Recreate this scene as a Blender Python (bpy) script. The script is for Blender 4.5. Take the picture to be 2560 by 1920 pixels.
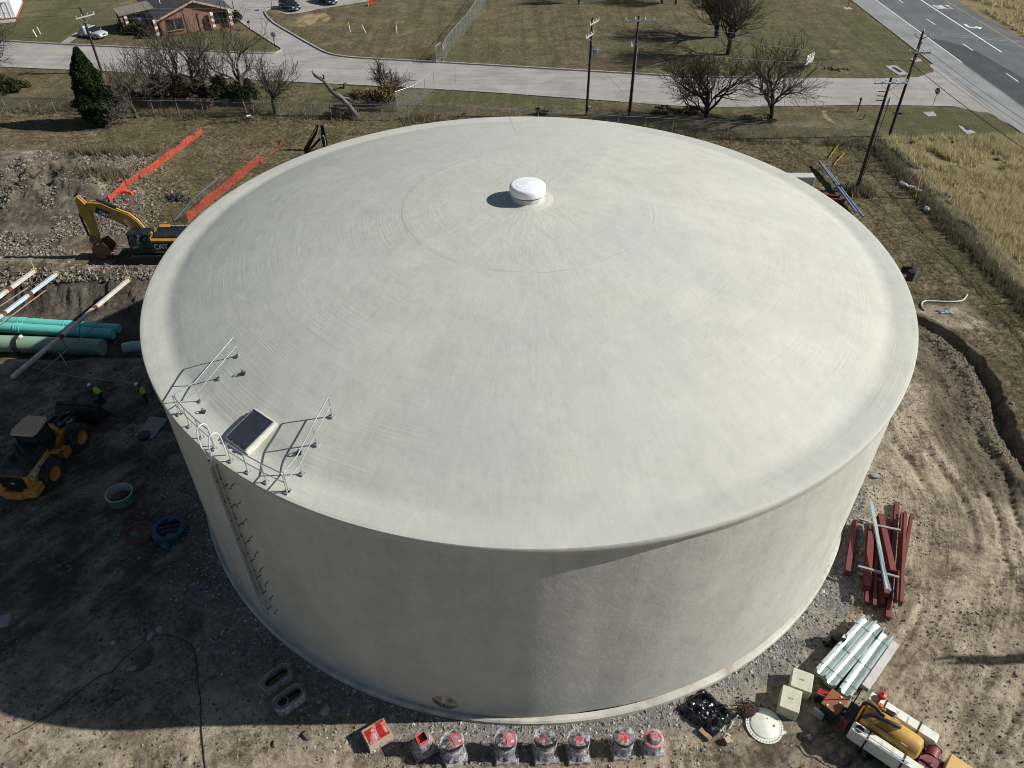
# Aerial view of a domed concrete water tank on a dirt building site.
import bpy, bmesh, math, random
import numpy as np
from mathutils import Vector, Matrix, Euler

for _o in list(bpy.data.objects):
    bpy.data.objects.remove(_o)

# ------------------------------------------------------------------ camera, sky, sun, exposure
SC = bpy.context.scene
COL = SC.collection
F_PX, PITCH, ROLL = 1912.05, 0.704044, 0.0014133       # focal length in photo pixels, downward tilt, roll
CAM = Vector((-0.8203, -36.708, 34.6326))               # tank centre is the origin, ground is z = 0, metres
TANK_R, TANK_H = 20.0, 12.822

cam_d = bpy.data.cameras.new('camera')
cam = bpy.data.objects.new('camera', cam_d)
COL.objects.link(cam)
cam.location = CAM
cam.rotation_euler = (Matrix.Rotation(math.pi / 2 - PITCH, 3, 'X') @ Matrix.Rotation(-ROLL, 3, 'Z')).to_euler()
cam_d.sensor_fit = 'HORIZONTAL'
cam_d.sensor_width = 36.0
cam_d.lens = F_PX / 2560.0 * 36.0
cam_d.clip_start = 0.5
cam_d.clip_end = 6000
SC.camera = cam

SUN_EL, SUN_AZ = math.radians(34.0), math.radians(1.0)  # azimuth counter-clockwise from +X
SUN_DIR = Vector((math.cos(SUN_EL) * math.cos(SUN_AZ), math.cos(SUN_EL) * math.sin(SUN_AZ), math.sin(SUN_EL)))
world = bpy.data.worlds.new('World')
SC.world = world
world.use_nodes = True
_nt = world.node_tree
_bg = _nt.nodes['Background']
_sky = _nt.nodes.new('ShaderNodeTexSky')
_sky.sky_type = 'NISHITA'
_sky.sun_disc = False
_sky.sun_elevation = SUN_EL
_sky.sun_rotation = math.pi / 2 - SUN_AZ
_sky.altitude = 100
_sky.air_density = 1.0
_sky.dust_density = 0.6
_sky.ozone_density = 1.0
_nt.links.new(_sky.outputs[0], _bg.inputs[0])
_bg.inputs[1].default_value = 0.05

sun_d = bpy.data.lights.new('sun', 'SUN')
sun_d.energy = 5.0
sun_d.angle = math.radians(0.5)
sun_d.color = (1.0, 0.965, 0.90)
sun = bpy.data.objects.new('sun', sun_d)
COL.objects.link(sun)
sun.rotation_euler = SUN_DIR.to_track_quat('Z', 'Y').to_euler()
sun.location = (60, 0, 60)

SC.view_settings.view_transform = 'Standard'
SC.view_settings.look = 'None'
SC.view_settings.exposure = 0.3
SC.view_settings.gamma = 1.0
SC.view_settings.use_curve_mapping = False
SC.render.engine = 'CYCLES'
SC.cycles.max_bounces = 6
SC.cycles.diffuse_bounces = 2
SC.cycles.glossy_bounces = 3
SC.cycles.transparent_max_bounces = 24
SC.cycles.use_denoising = True
SC.cycles.filter_width = 1.0
SC.render.film_transparent = False

# ------------------------------------------------------------------ survey: photo pixel -> point at height z
_cp, _sp, _cr, _sr = math.cos(PITCH), math.sin(PITCH), math.cos(ROLL), math.sin(ROLL)
def ray(u, v):
    a = (u - 1280) / F_PX; b = (960 - v) / F_PX
    r = a * _cr - b * _sr; up = a * _sr + b * _cr
    return Vector((r, _cp + up * _sp, -_sp + up * _cp))
def at(u, v, z=0.0):
    d = ray(u, v)
    t = (z - CAM.z) / d.z
    p = CAM + d * t
    return Vector((p.x, p.y, z))
SHEET = dict(A=(0, 0, 3.456), B=(600, 0, 3.456), C=(1200, 0, 3.456), D=(1800, 0, 2.9105), E=(0, 280, 3.95), F=(0, 640, 4.254),
             G=(0, 920, 3.456), H=(400, 300, 4.148), I=(1900, 380, 2.8606), J=(2000, 900, 2.7643), K=(2000, 1480, 3.77),
             L=(860, 1680, 2.572), M=(600, 1580, 3.3515), N=(360, 840, 3.606), O=(480, 1100, 3.319), P=(1200, 400, 9.217),
             Q=(0, 1400, 3.16), R=(2280, 0, 7.9), S=(1980, 110, 20.74), T=(240, 0, 5.821), U=(0, 0, 7.373), V=(660, 0, 7.373),
             W=(720, 290, 15.085), X=(1430, 20, 10.533), Y=(2150, 70, 6.38), a=(0, 1000, 6.38), b=(880, 1780, 6.506),
             c=(1200, 1780, 4.424), d=(1680, 1680, 5.821), e=(2060, 1720, 6.144), f=(2080, 1220, 4.879), g=(180, 470, 7.373),
             h=(1940, 400, 8.296), o=(0, 0, 0.86406), n=(0, 0, 1.0))
def Z(s, x, y, z=0.0):
    x0, y0, k = SHEET[s]
    return at(x0 + x / k, y0 + y / k, z)
def poly(s, pts, z=0.0):
    return [Z(s, x, y, z) for x, y in pts]
def rise(s, base, top, z=0.0):
    """height of a vertical thing from its foot and head in the photograph"""
    g = Z(s, base[0], base[1], z)
    x0, y0, k = SHEET[s]
    d = ray(x0 + top[0] / k, y0 + top[1] / k)
    h = math.hypot(g.x - CAM.x, g.y - CAM.y)
    t = h / math.hypot(d.x, d.y)
    return CAM.z + d.z * t - z

random.seed(7)
RNG = np.random.default_rng(11)
# ------------------------------------------------------------------ mesh building helpers
class MB:
    """collects faces and links them as ONE mesh object"""
    def __init__(self):
        self.v = []; self.f = []
    def add(self, vs, fs):
        n = len(self.v)
        self.v.extend([tuple(p) for p in vs])
        self.f.extend([tuple(i + n for i in q) for q in fs])
        return self
    def hexa(self, c8):
        return self.add(c8, [(3, 2, 1, 0), (4, 5, 6, 7), (0, 1, 5, 4), (1, 2, 6, 5), (2, 3, 7, 6), (3, 0, 4, 7)])
    def box(self, c, s, rz=0.0, M=None):
        hx, hy, hz = s[0] / 2, s[1] / 2, s[2] / 2
        pts = [Vector((x, y, z)) for z in (-hz, hz) for x, y in ((-hx, -hy), (hx, -hy), (hx, hy), (-hx, hy))]
        if M is None:
            M = Matrix.Rotation(rz, 3, 'Z')
        c = Vector(c)
        return self.hexa([M @ p + c for p in pts])
    def beam(self, p0, p1, w, h, up=(0, 0, 1)):
        p0, p1 = Vector(p0), Vector(p1)
        d = (p1 - p0).normalized(); up = Vector(up)
        s = d.cross(up)
        if s.length < 1e-4:
            s = d.cross(Vector((1, 0, 0)))
        s.normalize(); t = s.cross(d)
        r = []
        for p in (p0, p1):
            r += [p - s * w / 2 - t * h / 2, p + s * w / 2 - t * h / 2, p + s * w / 2 + t * h / 2, p - s * w / 2 + t * h / 2]
        return self.hexa(r)
    def tube(self, p0, p1, r0, r1=None, n=10, caps=True):
        return self.pipe([p0, p1], [r0, r0 if r1 is None else r1], n, caps)
    def pipe(self, pts, rad, n=8, caps=True):
        pts = [Vector(p) for p in pts]
        if not hasattr(rad, '__len__'):
            rad = [rad] * len(pts)
        rings = []
        ref = None
        for i, p in enumerate(pts):
            a = pts[max(0, i - 1)]; b = pts[min(len(pts) - 1, i + 1)]
            d = (b - a).normalized()
            if ref is None or abs(ref.dot(d)) > 0.98:
                ref = Vector((0, 0, 1)) if abs(d.z) < 0.9 else Vector((1, 0, 0))
            s = d.cross(ref).normalized(); t = s.cross(d).normalized()
            ref = t
            rings.append([p + (s * math.cos(2 * math.pi * k / n) + t * math.sin(2 * math.pi * k / n)) * rad[i] for k in range(n)])
        vs = [q for r in rings for q in r]
        fs = []
        for i in range(len(pts) - 1):
            for k in range(n):
                fs.append((i * n + k, i * n + (k + 1) % n, (i + 1) * n + (k + 1) % n, (i + 1) * n + k))
        if caps:
            fs.append(tuple(range(n - 1, -1, -1)))
            fs.append(tuple((len(pts) - 1) * n + k for k in range(n)))
        return self.add(vs, fs)
    def lathe(self, prof, n=32, c=(0, 0, 0), axis='Z', M=None, closed=False):
        """prof: list of (radius, height)"""
        c = Vector(c); vs = []; fs = []
        if M is None:
            M = {'Z': Matrix.Identity(3), 'X': Matrix.Rotation(math.pi / 2, 3, 'Y'), 'Y': Matrix.Rotation(-math.pi / 2, 3, 'X')}[axis]
        m = len(prof)
        for k in range(n):
            a = 2 * math.pi * k / n
            for r, z in prof:
                vs.append(M @ Vector((r * math.cos(a), r * math.sin(a), z)) + c)
        for k in range(n):
            k2 = (k + 1) % n
            for i in range(m if closed else m - 1):
                j = (i + 1) % m
                if prof[i][0] < 1e-6 and prof[j][0] < 1e-6:
                    continue
                fs.append((k * m + i, k2 * m + i, k2 * m + j, k * m + j))
        return self.add(vs, fs)
    def prism(self, poly, p0, p1, side, up):
        """2D outline (a,b) in the plane (side, up), swept from p0 to p1"""
        p0, p1, side, up = Vector(p0), Vector(p1), Vector(side), Vector(up)
        n = len(poly)
        vs = [p0 + side * a + up * b for a, b in poly] + [p1 + side * a + up * b for a, b in poly]
        fs = [tuple(range(n - 1, -1, -1)), tuple(range(n, 2 * n))]
        fs += [(i, (i + 1) % n, n + (i + 1) % n, n + i) for i in range(n)]
        return self.add(vs, fs)
    def blob(self, c, r, jit=0.2, rnd=random, sub=1, flat=1.0):
        bm = bmesh.new()
        bmesh.ops.create_icosphere(bm, subdivisions=sub, radius=1)
        c = Vector(c)
        if not hasattr(r, '__len__'):
            r = (r, r, r * flat)
        vs = []
        for v in bm.verts:
            k = 1 + rnd.uniform(-jit, jit)
            vs.append(c + Vector((v.co.x * r[0], v.co.y * r[1], v.co.z * r[2])) * k)
        fs = [tuple(v.index for v in f.verts) for f in bm.faces]
        bm.free()
        return self.add(vs, fs)
    def build(self, name, mat, parent=None, smooth=False, bevel=0.0, world=False, loc=None):
        return link_mesh(name, self.v, self.f, mat, parent, smooth, bevel, world, loc)

def mworld(o):
    M = Matrix.LocRotScale(o.location, o.rotation_euler, o.scale)
    return mworld(o.parent) @ M if o.parent else M

def link_mesh(name, v, f, mat, parent=None, smooth=False, bevel=0.0, world=False, loc=None):
    me = bpy.data.meshes.new(name)
    if world and parent is not None:
        Mi = mworld(parent).inverted()
        v = [Mi @ Vector(p) for p in v]
    if loc is not None:
        L = Vector(loc)
        v = [Vector(p) - L for p in v]
    me.from_pydata([tuple(p) for p in v], [], f)
    bm = bmesh.new(); bm.from_mesh(me)
    bmesh.ops.recalc_face_normals(bm, faces=bm.faces)
    if bevel > 0:
        es = [e for e in bm.edges if len(e.link_faces) == 2 and e.calc_face_angle(0) > 0.6]
        bmesh.ops.bevel(bm, geom=es, offset=bevel, segments=1, profile=0.5, affect='EDGES', clamp_overlap=True)
    bm.to_mesh(me); bm.free()
    if smooth:
        me.polygons.foreach_set('use_smooth', [True] * len(me.polygons))
        try:
            me.set_sharp_from_angle(angle=math.radians(40))
        except Exception:
            pass
    o = bpy.data.objects.new(name, me)
    if mat is not None:
        me.materials.append(mat)
    COL.objects.link(o)
    if loc is not None:
        o.location = loc
    if parent is not None:
        o.parent = parent
    return o

def tag(o, label, cat, group=None):
    o['label'] = label; o['category'] = cat
    if group: o['group'] = group
    return o
def thing(name, label, cat, loc=(0, 0, 0), rz=0.0, group=None):
    o = bpy.data.objects.new(name, None)
    COL.objects.link(o)
    o.location = loc; o.rotation_euler = (0, 0, rz)
    o.empty_display_size = 0.3
    return tag(o, label, cat, group)
def struct(o, kind='structure', label=None, cat=None):
    o['kind'] = kind
    if label: o['label'] = label
    if cat: o['category'] = cat
    return o
def copy_tree(o, parent=None):
    c = o.copy()
    COL.objects.link(c)
    c.parent = parent
    for ch in [k for k in bpy.data.objects if k.parent is o]:
        copy_tree(ch, c)
    return c
def curve_pts(pts, n=6):
    """Catmull-Rom through pts"""
    P = [Vector(p) for p in pts]
    P = [P[0] * 2 - P[1]] + P + [P[-1] * 2 - P[-2]]
    out = []
    for i in range(1, len(P) - 2):
        for k in range(n):
            t = k / n
            a, b, c, d = P[i - 1], P[i], P[i + 1], P[i + 2]
            out.append(0.5 * ((2 * b) + (c - a) * t + (2 * a - 5 * b + 4 * c - d) * t * t + (3 * b - a - 3 * c + d) * t ** 3))
    out.append(P[-2])
    return out

# ------------------------------------------------------------------ materials
MATS = {}
def srgb(r, g, b):
    return tuple(((c / 255 + 0.055) / 1.055) ** 2.4 if c > 10 else c / 255 / 12.92 for c in (r, g, b))
def lin(c):
    return (c[0], c[1], c[2], 1.0)
class NT:
    def __init__(self, name):
        self.m = bpy.data.materials.new(name); self.m.use_nodes = True
        self.t = self.m.node_tree; self.b = self.t.nodes['Principled BSDF']
        self.tc = self.t.nodes.new('ShaderNodeTexCoord')
    def n(self, typ, **kw):
        nd = self.t.nodes.new(typ)
        for k, v in kw.items():
            setattr(nd, k, v)
        return nd
    def l(self, a, b):
        self.t.links.new(a, b)
    def noise(self, scale, detail=4.0, rough=0.55, vec=None, dist=0.0):
        nd = self.n('ShaderNodeTexNoise')
        nd.inputs['Scale'].default_value = scale; nd.inputs['Detail'].default_value = detail
        nd.inputs['Roughness'].default_value = rough; nd.inputs['Distortion'].default_value = dist
        self.l(vec if vec is not None else self.tc.outputs['Object'], nd.inputs['Vector'])
        return nd.outputs['Fac']
    def mapping(self, scale=(1, 1, 1), rot=(0, 0, 0), vec=None):
        nd = self.n('ShaderNodeMapping')
        nd.inputs['Scale'].default_value = scale; nd.inputs['Rotation'].default_value = rot
        self.l(vec if vec is not None else self.tc.outputs['Object'], nd.inputs['Vector'])
        return nd.outputs[0]
    def ramp(self, fac, stops, interp='LINEAR'):
        nd = self.n('ShaderNodeValToRGB')
        nd.color_ramp.interpolation = interp
        el = nd.color_ramp.elements
        el[0].position = stops[0][0]; el[0].color = lin(stops[0][1]) if hasattr(stops[0][1], '__len__') else (stops[0][1],) * 3 + (1,)
        el[1].position = stops[-1][0]; el[1].color = lin(stops[-1][1]) if hasattr(stops[-1][1], '__len__') else (stops[-1][1],) * 3 + (1,)
        for p, c in stops[1:-1]:
            e = el.new(p); e.color = lin(c) if hasattr(c, '__len__') else (c, c, c, 1)
        self.l(fac, nd.inputs[0])
        return nd.outputs[0]
    def mix(self, fac, a, b, blend='MIX'):
        nd = self.n('ShaderNodeMix', data_type='RGBA', blend_type=blend)
        for s, x in ((0, fac), (6, a), (7, b)):
            if hasattr(x, 'is_linked'):
                self.l(x, nd.inputs[s])
            elif s == 0:
                nd.inputs[0].default_value = x
            else:
                nd.inputs[s].default_value = lin(x)
        return nd.outputs[2]
    def math(self, op, a, b=None, clamp=False):
        nd = self.n('ShaderNodeMath', operation=op, use_clamp=clamp)
        for i, x in enumerate((a, b)):
            if x is None: continue
            if hasattr(x, 'is_linked'):
                self.l(x, nd.inputs[i])
            else:
                nd.inputs[i].default_value = x
        return nd.outputs[0]
    def attr(self, name):
        nd = self.n('ShaderNodeAttribute', attribute_name=name)
        return nd.outputs['Fac']
    def bump(self, h, strength=0.5, dist=0.05, prev=None):
        nd = self.n('ShaderNodeBump')
        nd.inputs['Strength'].default_value = strength; nd.inputs['Distance'].default_value = dist
        self.l(h, nd.inputs['Height'])
        if prev is not None: self.l(prev, nd.inputs['Normal'])
        self.l(nd.outputs[0], self.b.inputs['Normal'])
        return nd.outputs[0]
    def color(self, c):
        if hasattr(c, 'is_linked'): self.l(c, self.b.inputs['Base Color'])
        else: self.b.inputs['Base Color'].default_value = lin(c)
    def set(self, **kw):
        for k, v in kw.items():
            self.b.inputs[k.replace('_', ' ')].default_value = v

def pm(name, col, rough=0.6, metal=0.0, var=0.18, scale=3.0, bump=0.0, bscale=30.0, dirt=None, damt=0.35, dscale=2.0, coat=0.0):
    """plain painted / raw surface with uneven tone, optional dirt"""
    if name in MATS:
        return MATS[name]
    t = NT(name)
    n1 = t.noise(scale, 6, 0.6)
    lo = tuple(c * (1 - var) for c in col); hi = tuple(min(1, c * (1 + var)) for c in col)
    c = t.ramp(n1, [(0.3, lo), (0.7, hi)])
    if dirt is not None:
        n2 = t.noise(dscale, 8, 0.7)
        k = t.ramp(n2, [(0.5, 0.0), (0.72, 1.0)])
        k = t.math('MULTIPLY', k, damt)
        c = t.mix(k, c, dirt)
    t.color(c)
    r = t.ramp(t.noise(scale * 2.3, 4), [(0.3, max(0.02, rough - 0.08)), (0.7, min(1, rough + 0.08))])
    t.l(r, t.b.inputs['Roughness'])
    t.set(Metallic=metal)
    if coat: t.b.inputs['Coat Weight'].default_value = coat
    if bump:
        t.bump(t.noise(bscale, 5), bump, 0.02)
    MATS[name] = t.m
    return t.m

def see_through(name, col, cover, rough=0.5, metal=0.0, uvscale=None):
    """open netting: real holes as transparency, even cover"""
    if name in MATS: return MATS[name]
    t = NT(name)
    t.color(col); t.set(Roughness=rough, Metallic=metal)
    n = t.noise(2.5, 3)
    k = t.ramp(n, [(0.3, max(0, cover - 0.08)), (0.7, min(1, cover + 0.08))])
    t.l(k, t.b.inputs['Alpha'])
    MATS[name] = t.m
    return t.m

# ------------------------------------------------------------------ numpy noise for terrain
def vnoise(x, y, seed=0):
    xi = np.floor(x).astype(np.int64); yi = np.floor(y).astype(np.int64)
    xf = x - xi; yf = y - yi
    def h(a, b):
        n = (a * 374761393 + b * 668265263 + seed * 974711) & 0x7fffffff
        n = ((n ^ (n >> 13)) * 1274126177) & 0x7fffffff
        return ((n ^ (n >> 16)) & 0xffff) / 65535.0
    u = xf * xf * (3 - 2 * xf); w = yf * yf * (3 - 2 * yf)
    return (h(xi, yi) * (1 - u) + h(xi + 1, yi) * u) * (1 - w) + (h(xi, yi + 1) * (1 - u) + h(xi + 1, yi + 1) * u) * w
def fbm(x, y, seed=0, oct=4):
    s = 0; a = 0.5
    for o in range(oct):
        s = s + a * (vnoise(x * 2 ** o, y * 2 ** o, seed + o) - 0.5); a *= 0.55
    return s
def sdist(px, py, P):
    """signed distance to a polygon, negative inside"""
    d = np.full(px.shape, 1e9); ins = np.zeros(px.shape, bool)
    n = len(P)
    for i in range(n):
        ax, ay = P[i][0], P[i][1]; bx, by = P[(i + 1) % n][0], P[(i + 1) % n][1]
        ex, ey = bx - ax, by - ay
        t = np.clip(((px - ax) * ex + (py - ay) * ey) / (ex * ex + ey * ey + 1e-12), 0, 1)
        d = np.minimum(d, (px - ax - t * ex) ** 2 + (py - ay - t * ey) ** 2)
        c = ((ay > py) != (by > py)) & (px < (bx - ax) * (py - ay) / (by - ay + 1e-12) + ax)
        ins ^= c
    d = np.sqrt(d)
    return np.where(ins, -d, d)
def ldist(px, py, L):
    d = np.full(px.shape, 1e9)
    for i in range(len(L) - 1):
        ax, ay = L[i][0], L[i][1]; ex, ey = L[i + 1][0] - ax, L[i + 1][1] - ay
        t = np.clip(((px - ax) * ex + (py - ay) * ey) / (ex * ex + ey * ey + 1e-12), 0, 1)
        d = np.minimum(d, (px - ax - t * ex) ** 2 + (py - ay - t * ey) ** 2)
    return np.sqrt(d)
def sstep(a, b, x):
    t = np.clip((x - a) / (b - a), 0, 1)
    return t * t * (3 - 2 * t)
# ------------------------------------------------------------------ layout of roads, pit, ditch
V2 = lambda L: [(float(a), float(b)) for a, b in L]
ROAD_FAR_W = V2([(-140, 92), (-100, 86.3), (-76.9, 82.8), (-65.7, 80.9), (-51.4, 78.8), (-40, 77.1), (-35.5, 76.8), (-34.2, 77.3), (-33.9, 78.9)])
DRIVE_L = V2([(-33.9, 78.9), (-35.8, 81.6), (-40.7, 88.5), (-44.3, 93.9), (-47.5, 99), (-50, 106), (-52, 140)])
DRIVE_R = V2([(-41.0, 100.5), (-41.4, 99.0), (-40.6, 96.2), (-38.2, 91.6), (-34.3, 86.2), (-31.0, 81.7), (-28.4, 78.3), (-26.8, 76.6), (-25.0, 75.5), (-22.0, 74.6)])
ROAD_FAR_E = V2([(-22, 74.6), (-14.5, 73.3), (-3, 71.3), (9, 69.1), (16.5, 67.8), (24, 66.6), (32, 66.4), (39, 66.5), (47, 66.2), (53, 66.7), (55.4, 68.6), (56.6, 71.7)])
ROAD_NEAR = V2([(57.4, 47.0), (57.0, 51.0), (56.0, 53.8), (53.2, 56.3), (47, 56.7), (40.6, 56.8), (37, 56.6), (24.5, 56.2), (20, 56.5), (12.7, 58.0), (5.3, 59.5), (-3, 61.2), (-12, 62.7), (-22, 64.2), (-31.2, 65.5), (-45, 67.7), (-54.4, 69.3), (-71, 71.4), (-100, 75.5), (-140, 81)])
PARK = V2([(-41.0, 100.5), (-39.6, 99.0), (-37.4, 97.1), (-35.2, 97.8), (-32.6, 100.2), (-29.7, 101.9), (-27.1, 103.7), (-22, 107), (-18, 140)])
ROAD_POLY = ROAD_FAR_W[:-1] + DRIVE_L + [(-18, 140)] + PARK[::-1][1:] + DRIVE_R[1:] + ROAD_FAR_E[1:] + [(57.2, 72.0), (57.2, 47.0)] + ROAD_NEAR
HW_L, HW_R = 57.2, 75.3
HWY = V2([(HW_L, -900), (HW_R, -900), (HW_R, 1800), (HW_L, 1800)])
DITCH = [(28.6, 12.9), (30.5, 11.5), (32.0, 9.6), (32.6, 7.5), (32.8, 5.2), (32.4, 2.8), (31.7, 0.4), (31.3, -2.0), (31.4, -4.0), (31.6, -7.0), (32.5, -12), (33, -30)]
PIT = [(-75, 18.9), (-44.9, 20.0), (-37.1, 18.9), (-31.0, 18.5), (-25.0, 18.2), (-21.5, 13.5), (-21.0, 9.5), (-23.5, 6.6), (-31, 6.2), (-38, 6.2), (-46, 6.4), (-75, 7.0)]
FENCE_BACK = [(-92, 57.2), (-70, 55.5), (-36.3, 53.0), (-10, 51.7), (20.6, 47.1), (39.0, 44.2)]
FENCE_SIDE = [(39.0, 44.2), (39.4, 24), (40.0, 5), (40.6, -30)]

# ------------------------------------------------------------------ ground heights
def axis(lo, hi, step, far):
    a = np.arange(lo, hi + 1e-6, step)
    out = [hi]; s = step
    while out[-1] < far:
        s *= 1.25; out.append(out[-1] + s)
    pre = [lo]; s = step
    while pre[-1] > -far:
        s *= 1.25; pre.append(pre[-1] - s)
    return np.array(pre[:0:-1] + list(a) + out[1:])
gx = np.concatenate([axis(-50, 44, 0.16, 2500)])
ya = np.concatenate([np.arange(-27, 14, 0.13), np.arange(14, 56, 0.2)]); yb = np.arange(56, 110, 0.45)
yf = [110]; s = 0.45
while yf[-1] < 2500:
    s *= 1.25; yf.append(yf[-1] + s)
yn = [-27]; s = 0.2
while yn[-1] > -600:
    s *= 1.3; yn.append(yn[-1] - s)
gy = np.concatenate([np.array(yn[:0:-1]), ya, yb, np.array(yf)])
GX, GY = np.meshgrid(gx, gy)

def ground_fields(X, Y):
    road = np.minimum(sdist(X, Y, ROAD_POLY), sdist(X, Y, HWY))
    rr = np.hypot(X, Y)
    yback = np.interp(X, [p[0] for p in FENCE_BACK], [p[1] for p in FENCE_BACK])
    outside = np.maximum(sstep(-0.5, 1.5, Y - yback), sstep(38.2, 40.0, X))        # beyond the site fence
    # rough grass inside the fence: behind the tank and along the side fence
    wob = fbm(X * 0.12, Y * 0.12, 3) * 9
    rough = np.maximum(sstep(23.5, 27.5, Y + wob * 0.7 - np.clip((-X - 34) * 1.0, 0, 14)), sstep(33.0, 36.5, X + wob * 0.6) * sstep(-13, 0, Y + X * 0.4 - 13))
    rough = np.maximum(rough, sstep(28.0, 31.0, X + wob * 0.5) * sstep(11.5, 15.5, Y + wob * 0.4)) * (1 - outside)
    dx_ = np.interp(Y, [p[1] for p in DITCH[::-1]], [p[0] for p in DITCH[::-1]])
    rough = rough * (1 - 0.9 * sstep(3.2, 1.0, ldist(X, Y, DITCH[2:])) * sstep(0.5, -0.3, X - dx_))
    rough = np.maximum(rough, 0.75 * sstep(0.5, 1.0, X - dx_) * sstep(11.5, 9.5, Y) * sstep(-9, -5, Y) * (1 - outside))
    grav = sstep(2.2, 0.7, rr - TANK_R + fbm(X * 0.35, Y * 0.35, 8) * 3.0) * (1 - outside)
    grav = np.maximum(grav, sstep(6, 2, np.hypot(X + 16.5, (Y + 15.5) / 0.9) + fbm(X * .3, Y * .3, 19) * 4) * 0.7 * (1 - outside))
    pit = sdist(X, Y, PIT) + fbm(X * 0.5, Y * 0.5, 21) * 0.9
    dit = ldist(X, Y, DITCH)
    return road, rr, outside, rough, grav, pit, dit
road, rr, outside, rough, grav, pit, dit = ground_fields(GX, GY)
near = sstep(80, 60, np.abs(GX)) * sstep(70, 56, GY)
HZ = fbm(GX * 0.06, GY * 0.06, 1) * 0.5 * near
# bare dirt: clods, tyre marks
dirt = (1 - outside) * (1 - rough)
clod = fbm(GX * 1.3, GY * 1.3, 5, 4)
HZ += dirt * (clod * 0.10 + np.abs(fbm(GX * 2.6, GY * 2.6, 17, 3)) * 0.14)
patchy = sstep(-0.02, 0.16, fbm(GX * 0.22, GY * 0.22, 18))
HZ += dirt * patchy * sstep(14, 12, GY) * np.abs(fbm(GX * 3.4, GY * 3.4, 20, 2)) * 0.16
HZ += rough * (np.abs(fbm(GX * 1.7, GY * 1.7, 9, 3)) * 0.32 + fbm(GX * 0.5, GY * 0.5, 12) * 0.15)
# wheel ruts that follow the curve of the tank on the right side
ang = np.arctan2(GY, GX)
rad_w = rr + fbm(GX * 0.12, GY * 0.12, 31) * 3.4
rutmask = sstep(23.2, 24.5, rad_w) * sstep(32.5, 30.5, rad_w) * sstep(-5, 8, GX) * dirt
brk = sstep(-0.12, 0.15, fbm(GX * 0.22, GY * 0.22, 34))
for c in (24.7, 26.3, 28.0, 29.5):
    HZ -= rutmask * brk * 0.13 * np.exp(-((rad_w - c) / 0.24) ** 2)
    HZ += rutmask * brk * 0.065 * np.exp(-((np.abs(rad_w - c) - 0.42) / 0.14) ** 2)
tread = np.sin((ang * 26 + fbm(GX * .3, GY * .3, 77)) * 14) * 0.018
HZ += rutmask * brk * tread * 2.2
# tracks across the front
fr = sstep(-20.5, -22, GY) * dirt
HZ += fr * (0.05 * np.sin(GX * 9 + 3 * fbm(GX * 0.4, GY * 0.4, 41)) * sstep(-0.1, 0.1, fbm(GX * .25, GY * .6, 43)))
# left yard: diagonal drag marks
lf = sstep(-20, -24, GX) * sstep(6, 2, GY) * dirt
u = GX * 0.75 + GY * 0.65
HZ += lf * 0.10 * fbm(u * 0.9, (GX * 0.65 - GY * 0.75) * 0.16, 51)
# mud churned beside the ditch
mud = sstep(4.2, 1.2, ldist(GX - 1.0 * 0, GY, [(p[0] - 2.0, p[1] - 0.5) for p in DITCH[:9]])) * (1 - rough) * (1 - outside)
HZ += mud * (fbm(GX * 1.1, GY * 0.6, 61) * 0.35 + np.abs(fbm(GX * 2.2, GY * 2.2, 63)) * 0.35)
HZ -= 0.85 * sstep(0.66, 0.36, dit + fbm(GX * 1.2, GY * 1.2, 66) * 0.7) * sstep(14.5, 12, GY)
HZ += 0.22 * np.exp(-((dit - 1.5) / 0.5) ** 2) * sstep(0, 1.0, np.interp(GY, [p[1] for p in DITCH[::-1]], [p[0] for p in DITCH[::-1]]) - GX) * (1 + 2 * fbm(GX * 1.4, GY * 1.4, 68))
# spoil heap and broken ground on the left behind the excavator
sp = np.exp(-(((GX + 45) / 5.5) ** 2 + ((GY - 33) / 4.5) ** 2)) * 1.1 + np.exp(-(((GX + 52) / 7) ** 2 + ((GY - 37) / 5) ** 2)) * 1.0
HZ += sp * (1 + 1.6 * fbm(GX * 0.8, GY * 0.8, 71))
cl = sstep(-34, -38, GX + (GY - 30) * 0.3) * sstep(21, 24, GY) * sstep(46, 40, GY) * (1 - outside)
HZ += cl * np.abs(fbm(GX * 1.9, GY * 1.9, 73, 4)) * 0.75
rough = rough * (1 - 0.8 * cl)
# the pipe pit
depth = sstep(0.0, -3.6, pit)
near_side = sstep(9.8, 6.0, GY)
HZ -= 2.35 * np.where(GY < 10.5, sstep(-0.2, -4.0, pit), depth) * (1 - 0.0 * near_side)
wall = depth * (1 - depth) * 4 * sstep(11, 14, GY)
HZ += wall * (0.55 * fbm(GX * 2.2, GY * 0.4, 81) + 0.9 * fbm(GX * 0.7, GY * 0.7, 83) + 0.5 * np.abs(fbm(GX * 2.0, GY * 2.0, 84)))
HZ += depth * sstep(12.5, 14.0, GY) * 0.25 * np.abs(fbm(GX * 1.7, GY * 1.7, 86))
HZ += sstep(1.2, 0.2, np.abs(pit - 0.7)) * sstep(11, 14, GY) * np.abs(fbm(GX * 1.6, GY * 1.6, 85)) * 0.7 * sstep(-22, -25, GX)
# small dug hole in the foreground
for hx, hy, hw, hd in ((-19.1, -16.6, 0.45, 0.6), (-20.2, -17.6, 0.35, 0.3), (-17.2, -14.6, 0.5, 0.45)):
    HZ -= hd * np.exp(-(((GX - hx) / hw) ** 2 + ((GY - hy) / (hw * 1.5)) ** 2) ** 2)
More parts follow.
